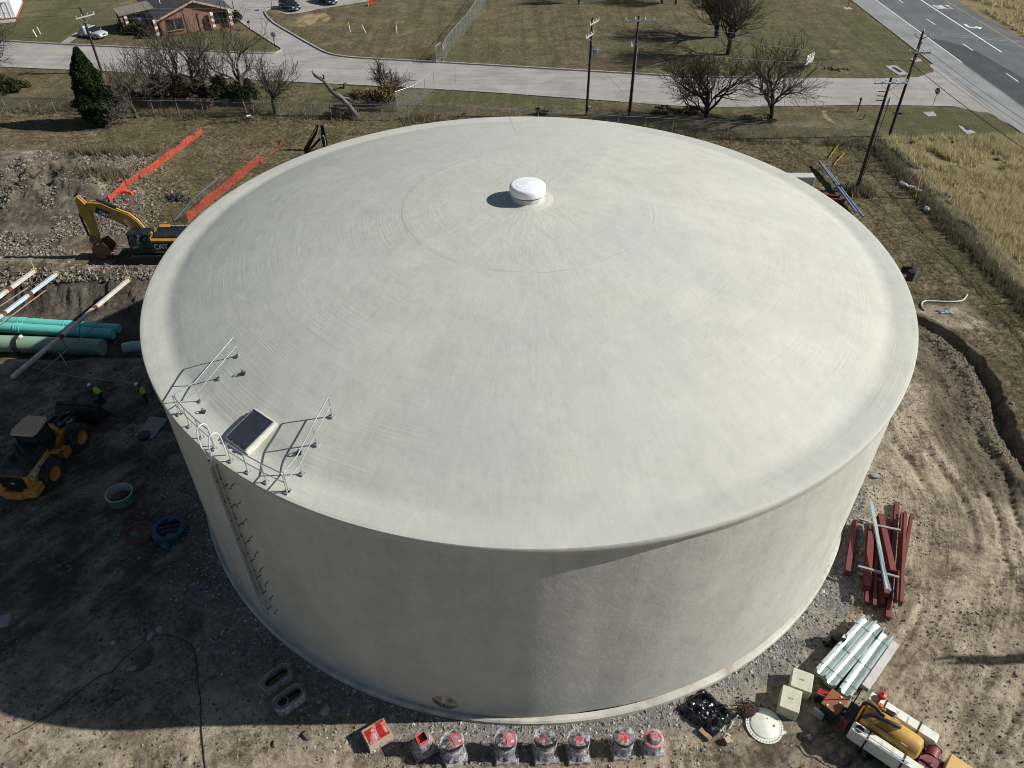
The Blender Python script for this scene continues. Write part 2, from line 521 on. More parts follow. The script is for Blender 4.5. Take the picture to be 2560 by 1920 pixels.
# flat pad under the tank, verge and road beds
HZ = np.where(rr < TANK_R + 1.2, HZ * sstep(TANK_R - 0.5, TANK_R + 1.2, rr) , HZ)
HZ += outside * (fbm(GX * 0.35, GY * 0.35, 91) * 0.15 + 0.12) * sstep(0, 1.2, road)
HZ += outside * 0.35 * sstep(0, -1, np.abs(GX - 50) - 6) * sstep(46, 40, GY) * fbm(GX * 0.2, GY * 0.2, 95)
HZ = np.where(road < 0.45, -0.10 + 0.16 * sstep(-0.2, 0.45, road), HZ)
def ground_z(x, y):
    i = int(np.clip(np.searchsorted(gx, x) - 1, 0, len(gx) - 2)); j = int(np.clip(np.searchsorted(gy, y) - 1, 0, len(gy) - 2))
    a = (x - gx[i]) / (gx[i + 1] - gx[i]); b = (y - gy[j]) / (gy[j + 1] - gy[j])
    return float((HZ[j, i] * (1 - a) + HZ[j, i + 1] * a) * (1 - b) + (HZ[j + 1, i] * (1 - a) + HZ[j + 1, i + 1] * a) * b)
def ground_z_many(x, y):
    i = np.clip(np.searchsorted(gx, x) - 1, 0, len(gx) - 2); j = np.clip(np.searchsorted(gy, y) - 1, 0, len(gy) - 2)
    a = (x - gx[i]) / (gx[i + 1] - gx[i]); b = (y - gy[j]) / (gy[j + 1] - gy[j])
    return (HZ[j, i] * (1 - a) + HZ[j, i + 1] * a) * (1 - b) + (HZ[j + 1, i] * (1 - a) + HZ[j + 1, i + 1] * a) * b
def gnd(p, dz=0.0):
    return Vector((p[0], p[1], ground_z(p[0], p[1]) + dz))

def np_mesh(name, verts, faces, mat, smooth=True):
    """verts (n,3) float, faces (m,k) int -> object, quickly"""
    me = bpy.data.meshes.new(name)
    faces = np.asarray(faces, np.int32); k = faces.shape[1]
    me.vertices.add(len(verts)); me.vertices.foreach_set('co', np.asarray(verts, np.float32).ravel())
    me.loops.add(faces.size); me.loops.foreach_set('vertex_index', faces.ravel())
    me.polygons.add(len(faces))
    me.polygons.foreach_set('loop_start', np.arange(0, faces.size, k, dtype=np.int32))
    me.polygons.foreach_set('loop_total', np.full(len(faces), k, np.int32))
    me.polygons.foreach_set('use_smooth', np.full(len(faces), smooth))
    me.update(calc_edges=True)
    me.materials.append(mat)
    o = bpy.data.objects.new(name, me); COL.objects.link(o)
    return o
ny, nx = GX.shape
idx = np.arange(nx * ny).reshape(ny, nx)
quads = np.stack([idx[:-1, :-1], idx[:-1, 1:], idx[1:, 1:], idx[1:, :-1]], -1).reshape(-1, 4)

def ground_material():
    t = NT('ground_soil_and_grass')
    pos = t.n('ShaderNodeNewGeometry').outputs['Position']
    big = t.noise(0.05, 3, 0.5, pos); mid = t.noise(0.45, 6, 0.62, pos); fine = t.noise(4.0, 8, 0.72, pos); vfine = t.noise(19, 6, 0.7, pos)
    sepg = t.n('ShaderNodeSeparateXYZ'); t.l(pos, sepg.inputs[0])
    angg = t.math('ARCTAN2', sepg.outputs[1], sepg.outputs[0])
    radg = t.math('SQRT', t.math('ADD', t.math('MULTIPLY', sepg.outputs[0], sepg.outputs[0]), t.math('MULTIPLY', sepg.outputs[1], sepg.outputs[1])))
    cbg = t.n('ShaderNodeCombineXYZ'); t.l(t.math('MULTIPLY', radg, 1.5), cbg.inputs[0]); t.l(t.math('MULTIPLY', angg, 5.0), cbg.inputs[1])
    track = t.noise(1.0, 7, 0.7, cbg.outputs[0], 0.8)
    dragn = t.noise(1.0, 7, 0.7, t.mapping((0.22, 1.3, 1), vec=t.mapping((1, 1, 1), (0, 0, math.radians(-52)), pos)), 0.8)
    mixn = t.math('ADD', t.math('MULTIPLY', mid, 0.46), t.math('ADD', t.math('MULTIPLY', fine, 0.36), t.math('MULTIPLY', vfine, 0.18)))
    dk = t.math('ADD', t.math('MULTIPLY', t.attr('ruts'), t.math('SUBTRACT', track, 0.5)), t.math('MULTIPLY', t.math('MULTIPLY', t.attr('drag'), 0.6), t.math('SUBTRACT', dragn, 0.5)))
    dmix = t.math('ADD', mixn, t.math('MULTIPLY', dk, 0.42))
    dirt_c = t.ramp(dmix, [(0.37, (0.048, 0.036, 0.026)), (0.43, (0.175, 0.140, 0.098)), (0.50, (0.37, 0.308, 0.226)), (0.61, (0.58, 0.50, 0.375))])
    clay = t.ramp(t.noise(0.22, 5, 0.65, pos), [(0.50, 0.0), (0.7, 0.5)])
    dirt_c = t.mix(clay, dirt_c, (0.28, 0.21, 0.13))
    wet = t.ramp(t.noise(0.30, 7, 0.72, pos, 0.5), [(0.50, 0.0), (0.62, 0.6)])
    dirt_c = t.mix(wet, dirt_c, t.mix(fine, (0.045, 0.034, 0.025), (0.16, 0.128, 0.095)))
    yard_shade = t.math('MULTIPLY', t.attr('yard_shade'), t.ramp(t.math('ADD', t.math('MULTIPLY', dragn, 0.4), t.math('MULTIPLY', mid, 0.6)), [(0.40, 0.95), (0.58, 0.35)]))
    dirt_c = t.mix(yard_shade, dirt_c, t.mix(fine, (0.040, 0.027, 0.018), (0.135, 0.10, 0.072)))  # dark brown yard soil, with the tank's shade painted into its colour
    gravel_c = t.ramp(t.math('ADD', t.math('MULTIPLY', fine, 0.5), t.math('MULTIPLY', vfine, 0.5)), [(0.36, (0.05, 0.05, 0.051)), (0.5, (0.20, 0.197, 0.188)), (0.64, (0.44, 0.43, 0.40))])
    turf = t.math('ADD', t.math('MULTIPLY', mid, 0.24), t.math('ADD', t.math('MULTIPLY', t.noise(2.2, 6, 0.75, pos), 0.44), t.math('MULTIPLY', fine, 0.32)))
    rough_c = t.ramp(turf, [(0.38, (0.018, 0.014, 0.009)), (0.45, (0.075, 0.058, 0.033)), (0.52, (0.155, 0.124, 0.072)), (0.62, (0.34, 0.285, 0.175))])
    green = t.ramp(t.noise(0.13, 5, 0.6, pos), [(0.48, 0.0), (0.68, 0.7)])
    rough_c = t.mix(green, rough_c, (0.085, 0.090, 0.030))
    lawn_c = t.ramp(turf, [(0.37, (0.038, 0.030, 0.018)), (0.46, (0.105, 0.084, 0.047)), (0.54, (0.17, 0.138, 0.080)), (0.64, (0.29, 0.238, 0.148))])
    lg = t.ramp(t.noise(0.055, 5, 0.6, pos), [(0.46, 0.0), (0.66, 0.5)])
    lgf = t.math('MULTIPLY', lg, t.ramp(fine, [(0.35, 0.55), (0.6, 1.0)]))
    lawn_c = t.mix(lgf, lawn_c, (0.085, 0.105, 0.036))
    mow = t.noise(1.0, 5, 0.6, t.mapping((0.75, 0.035, 1), vec=pos))
    lawn_c = t.mix(t.ramp(mow, [(0.42, 0.45), (0.52, 0.0)]), lawn_c, (0.070, 0.062, 0.030))
    strawp = t.ramp(t.noise(0.19, 7, 0.7, pos), [(0.52, 0.0), (0.68, 0.55)])
    lawn_c = t.mix(strawp, lawn_c, (0.26, 0.212, 0.125))
    green_k = t.math('MULTIPLY', t.attr('green'), t.ramp(mid, [(0.3, 0.6), (0.6, 1.0)]))
    lawn_c = t.mix(t.math('MULTIPLY', green_k, 0.8), lawn_c, (0.082, 0.098, 0.036))
    straw_c = t.ramp(mixn, [(0.3, (0.14, 0.11, 0.05)), (0.6, (0.30, 0.25, 0.13))])
    mud_c = t.ramp(fine, [(0.3, (0.045, 0.034, 0.024)), (0.6, (0.14, 0.108, 0.076))])
    edge = t.math('MULTIPLY', t.math('SUBTRACT', fine, 0.5), 0.9)
    def soft(a):
        return t.ramp(t.math('ADD', t.attr(a), edge), [(0.35, 0.0), (0.62, 1.0)])
    c = t.mix(t.math('MULTIPLY', soft('gravel'), t.ramp(mid, [(0.38, 0.95), (0.62, 0.5)])), dirt_c, gravel_c)
    c = t.mix(t.math('MULTIPLY', soft('mud'), 0.75), c, mud_c)
    c = t.mix(soft('rough'), c, rough_c)
    c = t.mix(soft('lawn'), c, lawn_c)
    c = t.mix(soft('straw'), c, straw_c)
    c = t.mix(soft('bare'), c, (0.36, 0.27, 0.155))
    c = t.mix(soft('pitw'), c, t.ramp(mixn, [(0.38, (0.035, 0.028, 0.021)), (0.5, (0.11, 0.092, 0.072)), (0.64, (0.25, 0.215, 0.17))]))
    t.color(c)
    t.set(Roughness=0.95)
    t.b.inputs['Specular IOR Level'].default_value = 0.15
    hb = t.math('ADD', t.math('ADD', t.math('MULTIPLY', fine, 0.7), t.math('MULTIPLY', vfine, 0.35)), t.math('MULTIPLY', dk, 0.8))
    t.bump(hb, 1.0, 0.28)
    return t.m
GROUND_MAT = ground_material()
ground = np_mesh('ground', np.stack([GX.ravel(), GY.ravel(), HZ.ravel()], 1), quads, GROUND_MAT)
struct(ground)
field = sstep(40.2, 41.5, GX) * sstep(57.0, 56, GX) * sstep(47.0, 44.5, GY + 1.5 * fbm(GX * 0.3, GY * 0.3, 5)) + sstep(76, 77.5, GX)
lawn = np.clip(outside - field, 0, 1)
grn = np.zeros_like(GX)
for cx, cy, ax_, ay_, k in ((48, 51, 7, 5, 0.9), (54, 48.5, 4, 4, 0.9), (53, 71, 5, 5, 0.8), (54.5, 85, 4, 22, 0.55), (-3, 58.8, 12, 2.6, 0.8), (-70, 88, 14, 8, 0.9), (-50, 86, 6, 2.5, 0.9), (-40, 81, 5, 4, 0.8), (49.7, 34, 3, 15, 0.4), (-75, 100, 12, 8, 0.5), (36, 78, 10, 14, 0.35), (-5, 76, 10, 4, 0.35)):
    grn = np.maximum(grn, k * np.exp(-((((GX - cx) / ax_) ** 2 + ((GY - cy) / ay_) ** 2)) ** 1.5))
bare = 0.95 * np.exp(-(((GX + 32.3) / 3.6) ** 2 + ((GY - 93.5) / 4.6) ** 2) ** 2) * (0.55 + 1.4 * fbm(GX * 0.8, GY * 0.5, 13)) \
    + (0.45 + 1.6 * fbm(GX * 0.9, GY * 0.9, 16)) * np.exp(-((GX - 37.0 - 0.6 * np.sin(GY * 0.8)) / 0.5) ** 2) * sstep(48, 49.5, GY) * sstep(57, 56, GY) \
    + 0.7 * np.exp(-(((GX - 45) / 1.6) ** 2 + ((GY - 77) / 1.8) ** 2)) * (0.6 + 1.6 * fbm(GX, GY, 14)) \
    + 0.45 * sstep(0.55, 0.1, np.abs(road - 0.35)) * outside * (0.7 + 1.2 * fbm(GX * .5, GY * .5, 15))
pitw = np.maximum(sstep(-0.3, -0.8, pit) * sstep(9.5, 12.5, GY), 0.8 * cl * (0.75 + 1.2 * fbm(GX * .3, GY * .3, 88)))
for nm, arr in (('gravel', grav), ('mud', np.maximum(mud * 0.9, sstep(1.5, .6, dit))), ('rough', rough), ('lawn', lawn), ('straw', np.clip(field, 0, 1)), ('green', grn), ('bare', np.clip(bare, 0, 1)), ('pitw', pitw), ('yard_shade', np.clip(sstep(-13, -19, GX + 4 * fbm(GX * .2, GY * .2, 27)) * sstep(-18.5, -13.5, GY + 6 * fbm(GX * .25, GY * .25, 28)) * dirt, 0, 1)), ('ruts', np.clip(sstep(22.2, 24.0, rr) * sstep(-2, 6, GX) * dirt, 0, 1)), ('drag', np.clip(sstep(-14, -22, GX) * sstep(6, 2, GY) * dirt, 0, 1))):
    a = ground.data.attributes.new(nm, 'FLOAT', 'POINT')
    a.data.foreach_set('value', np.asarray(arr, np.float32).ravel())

# ------------------------------------------------------------------ roads
def flat_poly(name, P, z, mat):
    from mathutils.geometry import tessellate_polygon
    vs = [Vector((x, y, z)) for x, y in P]
    fs = tessellate_polygon([vs])
    o = link_mesh(name, vs, [tuple(f) for f in fs], mat)
    return o
def strip(name, L, w, z, mat, parent=None, closed=False):
    vs = []; fs = []
    for i, p in enumerate(L):
        a = Vector(L[max(0, i - 1)]).to_2d(); b = Vector(L[min(len(L) - 1, i + 1)]).to_2d()
        d = (b - a).normalized(); n = Vector((-d.y, d.x))
        q = Vector(p).to_2d()
        vs += [(q.x + n.x * w / 2, q.y + n.y * w / 2, z), (q.x - n.x * w / 2, q.y - n.y * w / 2, z)]
    for i in range(len(L) - 1):
        fs.append((2 * i, 2 * i + 1, 2 * i + 3, 2 * i + 2))
    return link_mesh(name, vs, fs, mat, parent)
def road_mat(name, base, dark, joint=0.0, tint=None):
    t = NT(name)
    pos = t.n('ShaderNodeNewGeometry').outputs['Position']
    n = t.noise(0.25, 5, 0.6, pos); f = t.noise(9, 5, 0.7, pos); s = t.noise(1.0, 6, 0.65, t.mapping((1, 0.12, 1) if joint else (0.12, 1, 1), vec=pos))
    k = t.math('ADD', t.math('MULTIPLY', n, 0.45), t.math('ADD', t.math('MULTIPLY', f, 0.2), t.math('MULTIPLY', s, 0.35)))
    c = t.ramp(k, [(0.36, dark), (0.6, base)])
    if tint is not None:
        c = t.mix(t.ramp(t.noise(0.6, 6, 0.7, pos), [(0.55, 0.0), (0.75, 0.5)]), c, tint)
        c = t.mix(t.ramp(t.noise(0.35, 8, 0.75, t.mapping((0.35, 1.2, 1), vec=pos)), [(0.56, 0.0), (0.70, 0.45)]), c, (0.17, 0.16, 0.15))
        c = t.mix(t.ramp(t.noise(5.0, 3, 0.5, pos), [(0.68, 0.0), (0.72, 0.6)]), c, (0.14, 0.13, 0.12))
    # hairline cracks
    vor = t.n('ShaderNodeTexVoronoi', feature='DISTANCE_TO_EDGE'); vor.inputs['Scale'].default_value = 0.22
    wv = t.n('ShaderNodeMix', data_type='VECTOR'); wv.inputs[0].default_value = 0.06
    t.l(pos, wv.inputs[4]); nn = t.n('ShaderNodeTexNoise'); nn.inputs['Scale'].default_value = 1.3; t.l(pos, nn.inputs['Vector']); t.l(nn.outputs['Color'], wv.inputs[5])
    t.l(wv.outputs[1], vor.inputs['Vector'])
    crack = t.ramp(vor.outputs['Distance'], [(0.002, 0.35), (0.008, 0.0)])
    c = t.mix(crack, c, tuple(x * 0.35 for x in dark))
    t.color(c); t.set(Roughness=0.9); t.b.inputs['Specular IOR Level'].default_value = 0.25
    t.bump(f, 0.15, 0.01)
    return t.m
SIDE_MAT = road_mat('side_road_concrete', (0.37, 0.348, 0.322), (0.225, 0.21, 0.196), 0.0, (0.34, 0.275, 0.21))
HWY_MAT = road_mat('highway_asphalt', (0.140, 0.149, 0.156), (0.088, 0.094, 0.099), 1.0)
PATCH_MAT = road_mat('fresh_asphalt', (0.075, 0.078, 0.082), (0.048, 0.05, 0.053), 1.0)
SHOULDER_MAT = road_mat('shoulder_asphalt', (0.28, 0.285, 0.285), (0.19, 0.195, 0.195), 1.0)
WHITE_LINE = pm('road_paint_white', (0.74, 0.75, 0.74), 0.7, var=0.12, scale=1.5, dirt=(0.3, 0.3, 0.3), damt=0.5, dscale=4)
YELLOW_LINE = pm('road_paint_yellow', (0.52, 0.31, 0.07), 0.7, var=0.15, scale=1.5, dirt=(0.25, 0.2, 0.12), damt=0.5, dscale=4)
side_road = struct(flat_poly('side_road', ROAD_POLY, 0.0, SIDE_MAT))
highway = struct(flat_poly('highway', [(HW_L, -900), (HW_R, -900), (HW_R, 1800), (HW_L, 1800)], 0.008, HWY_MAT))
struct(flat_poly('highway_shoulder', [(HW_L + 0.05, -900), (61.3, -900), (61.3, 1800), (HW_L + 0.05, 1800)], 0.012, SHOULDER_MAT))
struct(flat_poly('asphalt_patch', [(61.6, 76), (61.6, 83.5), (63.5, 82.5), (65.2, 79.5), (65.9, 76.0), (66.1, 72), (66.8, 66), (67, 30), (67, -200), (61.6, -200)], 0.012, PATCH_MAT))
for nm, x, w, y0, y1, m in (('lane_line', 61.42, 0.16, 72.5, 600, WHITE_LINE), ('lane_line', 69.1, 0.24, 77.0, 600, WHITE_LINE), ('lane_line', 73.15, 0.14, 40, 600, YELLOW_LINE), ('lane_line', 61.42, 0.16, -200, 48.0, WHITE_LINE)):
    struct(flat_poly(nm, [(x - w / 2, y0), (x + w / 2, y0), (x + w / 2, y1), (x - w / 2, y1)], 0.018, m))
for k in range(-6, 14):
    y1 = 93.8 + 12.85 * k
    struct(flat_poly('lane_dash', [(65.27, y1 - 3.2), (65.43, y1 - 3.2), (65.43, y1), (65.27, y1)], 0.018, WHITE_LINE))
# turn arrow and the word painted in the turn lane
AR = curve_pts([Z('R', 1060, 500), Z('R', 1130, 555), Z('R', 1230, 575), Z('R', 1320, 577)], 5)
arrow = strip('turn_arrow', [(p.x, p.y) for p in AR], 0.42, 0.018, WHITE_LINE)
struct(arrow)
hp = [Z('R', 1240, 538), Z('R', 1415, 575), Z('R', 1345, 612), Z('R', 1330, 580)]
link_mesh('arrow_head', [(p.x, p.y, 0.0225) for p in hp], [(0, 1, 2, 3)], WHITE_LINE, arrow)
LET = {'O': [[(0, 0), (1, 0), (1, 1), (0, 1), (0, 0)]], 'N': [[(0, 0), (0, 1), (1, 0), (1, 1)]], 'L': [[(0, 1), (0, 0), (1, 0)]], 'Y': [[(0, 1), (0.5, 0.5), (1, 1)], [(0.5, 0.5), (0.5, 0)]]}
wx0, wy0 = 69.75, 99.6
only = bpy.data.objects.new('road_word', None); COL.objects.link(only); only.location = (wx0, wy0, 0.018); struct(only)
for i, chv in enumerate('ONLY'):
    for st in LET[chv]:
        mb = MB()
        for a, b in zip(st[:-1], st[1:]):
            A = Vector((a[0] * 0.42 + i * 0.68, a[1] * 2.4, 0)); B = Vector((b[0] * 0.42 + i * 0.68, b[1] * 2.4, 0))
            d = (B - A).normalized(); n = Vector((-d.y, d.x, 0)) * 0.085
            mb.add([A + n - d * 0.05, A - n - d * 0.05, B - n + d * 0.05, B + n + d * 0.05], [(0, 1, 2, 3)])
        mb.build('painted_letter', WHITE_LINE, only)
# yellow bar across the side road by the drive
yb = [Z('A', 445, 440), Z('A', 520, 392)]
struct(strip('stop_bar', [(p.x, p.y) for p in yb], 0.22, 0.008, YELLOW_LINE))

# kerbs: a real step along the lawn side
CURB = pm('kerb_concrete', (0.34, 0.325, 0.30), 0.9, var=0.2, scale=1.2, bump=0.2, bscale=8, dirt=(0.2, 0.15, 0.1), damt=0.5, dscale=0.7)
def kerb(L, w=0.28, h=0.17, inward=1):
    mb = MB(); vs = []
    pts = [Vector((p[0], p[1], 0)) for p in L]
    for i, p in enumerate(pts):
        d = (pts[min(len(pts) - 1, i + 1)] - pts[max(0, i - 1)]).normalized(); n = Vector((-d.y, d.x, 0)) * inward
        vs += [p + n * 0.0 + Vector((0, 0, -0.12)), p + n * 0.02 + Vector((0, 0, h)), p + n * w + Vector((0, 0, h)), p + n * w + Vector((0, 0, -0.12))]
    fs = []
    for i in range(len(pts) - 1):
        for k in range(3):
            fs.append((4 * i + k, 4 * i + k + 1, 4 * i + 4 + k + 1, 4 * i + 4 + k))
    fs += [(0, 1, 2, 3), tuple(len(vs) - 4 + k for k in (3, 2, 1, 0))]
    mb.add(vs, fs)
    return struct(mb.build('kerb', CURB))
kerb([(p[0], p[1]) for p in curve_pts([(a, b, 0) for a, b in ROAD_FAR_W[:-1]] + [(a, b, 0) for a, b in DRIVE_L], 3)], inward=1)
kerb([(p[0], p[1]) for p in curve_pts([(a, b, 0) for a, b in DRIVE_R] + [(a, b, 0) for a, b in ROAD_FAR_E[1:7]], 3)], inward=1)
kerb([(p[0], p[1]) for p in curve_pts([(a, b, 0) for a, b in ROAD_NEAR[9:]], 2)], inward=1, h=0.13)

# ------------------------------------------------------------------ loose stones and rubble
def stones(name, pts, sizes, mat, seed):
    """small angular stones, one joined mesh"""
    rg = np.random.default_rng(seed)
    base = np.array([(1, 0, 0), (-1, 0, 0), (0, 1, 0), (0, -1, 0), (0, 0, 1), (0, 0, -0.5)], float)
    tri = np.array([(0, 2, 4), (2, 1, 4), (1, 3, 4), (3, 0, 4), (2, 0, 5), (1, 2, 5), (3, 1, 5), (0, 3, 5)])
    n = len(pts)
    B = np.repeat(base[None], n, 0) * rg.uniform(0.55, 1.25, (n, 6, 1))
    B = B + rg.normal(0, 0.16, B.shape)
    B[:, :, 2] *= rg.uniform(0.45, 0.9, (n, 1))
    a = rg.uniform(0, 6.283, n); ca, sa = np.cos(a)[:, None], np.sin(a)[:, None]
    x = B[:, :, 0] * ca - B[:, :, 1] * sa; y = B[:, :, 0] * sa + B[:, :, 1] * ca
    Vv = np.stack([x, y, B[:, :, 2]], -1) * sizes[:, None, None] + pts[:, None, :]
    Fc = (tri[None] + (np.arange(n) * 6)[:, None, None]).reshape(-1, 3)
    return np_mesh(name, Vv.reshape(-1, 3), Fc, mat, False)
def stone_mat(name, a, b, c):
    t = NT(name)
    pos = t.n('ShaderNodeNewGeometry')
    n = t.noise(1.7, 4, 0.6, pos.outputs['Position'])
    r = t.n('ShaderNodeNewGeometry').outputs['Random Per Island']
    cc = t.ramp(r, [(0.0, a), (0.55, b), (1.0, c)])
    cc = t.mix(t.math('MULTIPLY', n, 0.35), cc, tuple(x * 0.5 for x in a))
    t.color(cc); t.set(Roughness=0.9)
    return t.m
STONE_GREY = stone_mat('crushed_limestone', (0.14, 0.14, 0.137), (0.29, 0.285, 0.27), (0.50, 0.49, 0.46))
STONE_TAN = stone_mat('dry_clods', (0.06, 0.048, 0.036), (0.145, 0.12, 0.09), (0.36, 0.315, 0.25))
def scatter(n, fn, lo, hi, seed, power=2.2):
    rg = np.random.default_rng(seed)
    x, y = fn(rg, n)
    z = ground_z_many(x, y)
    s = lo + (hi - lo) * rg.uniform(0, 1, len(x)) ** power
    return np.stack([x, y, z + s * 0.15], 1), s
def ring(r0, r1, a0, a1, pw=1.0):
    def fn(rg, n):
        r = r0 + (r1 - r0) * rg.uniform(0, 1, n) ** pw; a = np.radians(rg.uniform(a0, a1, n))
        return r * np.cos(a), r * np.sin(a)
    return fn
def rect(x0, x1, y0, y1, seedn=None, thr=None, sc=0.4):
    def fn(rg, n):
        x = rg.uniform(x0, x1, n * 3); y = rg.uniform(y0, y1, n * 3)
        k = np.hypot(x, y) > TANK_R + 0.4
        if seedn is not None:
            k &= fbm(x * sc, y * sc, seedn) > thr
        return x[k][:n], y[k][:n]
    return fn
p, s = scatter(8500, ring(20.2, 23.2, 175, 345, 2.2), 0.015, 0.10, 1, 2.8)
struct(stones('gravel', p, s, STONE_GREY, 2), 'stuff', 'grey crushed stone lying round the foot of the tank', 'gravel')
p2, s2 = scatter(11000, rect(-40, -16, -26, 6, 55, -0.08, 0.3), 0.015, 0.11, 3, 2.8)
p3, s3 = scatter(16000, rect(-16, 36, -26, 12, 56, -0.06, 0.35), 0.015, 0.085, 4, 2.6)
struct(stones('rubble', np.concatenate([p2, p3]), np.concatenate([s2, s3]), STONE_TAN, 5), 'stuff', 'dry clods and pebbles strewn over the bare dirt yard', 'rubble')
def clodfn(rg, n):
    x = rg.uniform(-52, -33, n * 4); y = rg.uniform(21.5, 42, n * 4)
    k = (x + (y - 30) * 0.3 < -35 + rg.normal(0, 1.5, n * 4)) & (fbm(x * 0.3, y * 0.3, 57) > -0.08)
    return x[k][:n], y[k][:n]
p4, s4 = scatter(13000, clodfn, 0.03, 0.19, 6)
def lipfn(rg, n):
    x = rg.uniform(-48, -26, n); y = 18.8 + np.abs(rg.normal(0, 0.7, n)) - 0.9
    return x, y
p5, s5 = scatter(2500, lipfn, 0.04, 0.22, 7)
def ditfn(rg, n):
    k = rg.uniform(0, len(DITCH) - 4.01, n); i = k.astype(int); f = k - i
    D = np.array(DITCH)
    q = D[i] * (1 - f)[:, None] + D[i + 1] * f[:, None]
    return q[:, 0] - 1.3 + rg.normal(0, 0.7, n), q[:, 1] + rg.normal(0, .3, n)
p6, s6 = scatter(2200, ditfn, 0.02, 0.11, 8)
struct(stones('spoil', np.concatenate([p4, p5, p6]), np.concatenate([s4, s5, s6]), STONE_TAN, 9), 'stuff', 'broken earth clods thrown up by the digging', 'soil clods')
# ------------------------------------------------------------------ the water tank
def tank_mats():
    t = NT('tank_roof_coating')
    pos = t.n('ShaderNodeNewGeometry').outputs['Position']
    sep = t.n('ShaderNodeSeparateXYZ'); t.l(pos, sep.inputs[0])
    ang = t.math('ARCTAN2', sep.outputs[1], sep.outputs[0])
    rad = t.math('SQRT', t.math('ADD', t.math('MULTIPLY', sep.outputs[0], sep.outputs[0]), t.math('MULTIPLY', sep.outputs[1], sep.outputs[1])))
    def polar(kr, ka):
        cb = t.n('ShaderNodeCombineXYZ')
        t.l(t.math('MULTIPLY', rad, kr), cb.inputs[0]); t.l(t.math('MULTIPLY', ang, ka), cb.inputs[1])
        return cb.outputs[0]
    blot = t.noise(0.16, 5, 0.6, pos, 0.6); blot2 = t.noise(0.9, 6, 0.65, pos)
    streak = t.noise(1.0, 6, 0.7, polar(0.35, 16))      # strokes running down the slope
    trowel = t.noise(1.0, 4, 0.6, polar(2.6, 3.0))      # rings left by the trowel
    k = t.math('ADD', t.math('ADD', t.math('MULTIPLY', blot, 0.40), t.math('MULTIPLY', blot2, 0.30)), t.math('ADD', t.math('MULTIPLY', streak, 0.20), t.math('MULTIPLY', trowel, 0.10)))
    c = t.ramp(k, [(0.38, (0.415, 0.420, 0.368)), (0.5, (0.470, 0.472, 0.412)), (0.62, (0.520, 0.520, 0.455))])
    spot = t.ramp(t.noise(2.6, 7, 0.75, pos), [(0.66, 0.0), (0.76, 0.4)])
    c = t.mix(spot, c, (0.30, 0.30, 0.27))
    t.color(c)
    t.set(Roughness=0.72); t.b.inputs['Specular IOR Level'].default_value = 0.35
    where = t.ramp(t.noise(0.22, 5, 0.6, pos), [(0.46, 0.0), (0.62, 1.0)]); where2 = t.ramp(t.noise(0.30, 5, 0.6, t.mapping((1, 1, 1), (0.7, 0.2, 1.9), pos)), [(0.48, 0.0), (0.64, 1.0)])
    fine_st = t.noise(1.0, 5, 0.7, polar(0.8, 60)); fan = t.noise(1.0, 3, 0.5, polar(0.10, 5))
    c = t.mix(t.ramp(t.math('ADD', t.math('MULTIPLY', fine_st, 0.6), t.math('MULTIPLY', fan, 0.4)), [(0.45, 0.0), (0.62, 0.20)]), c, (0.40, 0.395, 0.345))
    arcs = t.math('MULTIPLY', where, t.ramp(t.noise(1.0, 6, 0.8, polar(7.0, 2.2)), [(0.58, 0.0), (0.70, 0.34)]))
    scr = t.math('MULTIPLY', where2, t.ramp(t.noise(1.0, 5, 0.75, polar(1.6, 95)), [(0.64, 0.0), (0.72, 0.4)]))
    c = t.mix(scr, c, (0.33, 0.33, 0.29))
    pale = t.math('MULTIPLY', where2, t.ramp(t.noise(0.6, 6, 0.7, pos), [(0.52, 0.0), (0.68, 0.5)])); c = t.mix(pale, c, (0.57, 0.565, 0.50))
    cool = t.ramp(t.noise(0.11, 4, 0.55, t.mapping((1, 1, 1), (0.1, 0.9, 0.4), pos)), [(0.48, 0.0), (0.66, 0.45)]); c = t.mix(cool, c, (0.40, 0.42, 0.40))
    c = t.mix(arcs, c, (0.36, 0.365, 0.325)); t.color(c)
    wob = t.math('MULTIPLY', t.math('SUBTRACT', t.noise(0.5, 4, 0.6, pos), 0.5), 0.5)
    seam = t.math('ABSOLUTE', t.math('SUBTRACT', t.math('ADD', rad, wob), 6.55))
    seam = t.math('MULTIPLY', t.ramp(seam, [(0.008, 0.42), (0.035, 0.0)]), t.ramp(t.noise(0.45, 4, 0.6, pos), [(0.46, 0.0), (0.58, 1.0)]))
    wob2 = t.math('MULTIPLY', t.math('SUBTRACT', t.noise(0.8, 5, 0.65, t.mapping((1, 1, 1), (0.4, 0.3, 0.2), pos)), 0.5), 0.02)
    crack = t.math('ABSOLUTE', t.math('SUBTRACT', t.math('ADD', ang, wob2), 1.62))
    crack = t.math('MULTIPLY', t.ramp(crack, [(0.0006, 0.6), (0.0022, 0.0)]), t.ramp(rad, [(13.0 / 30, 0.0), (14.0 / 30, 1.0)]) if False else t.math('GREATER_THAN', rad, 12.5))
    c = t.mix(t.math('MAXIMUM', seam, crack), c, (0.20, 0.20, 0.18)); t.color(c)
    dent = t.ramp(t.noise(1.0, 3, 0.5, polar(1.1, 9)), [(0.45, 0.0), (0.8, 1.0)])
    ridg = t.math('MULTIPLY', where, t.noise(1.0, 3, 0.5, polar(9.0, 2.0)))
    b1 = t.bump(t.math('ADD', t.math('ADD', t.math('MULTIPLY', streak, 0.4), t.math('MULTIPLY', t.noise(0.5, 4, 0.6, pos), 1.2)), t.math('ADD', t.math('ADD', t.math('MULTIPLY', trowel, 0.4), t.math('MULTIPLY', fine_st, 0.35)), t.math('ADD', t.math('MULTIPLY', dent, 0.6), t.math('MULTIPLY', ridg, 0.8)))), 0.36, 0.05)
    t.bump(t.noise(9, 4, 0.6, pos), 0.08, 0.02, b1)
    roof = t.m
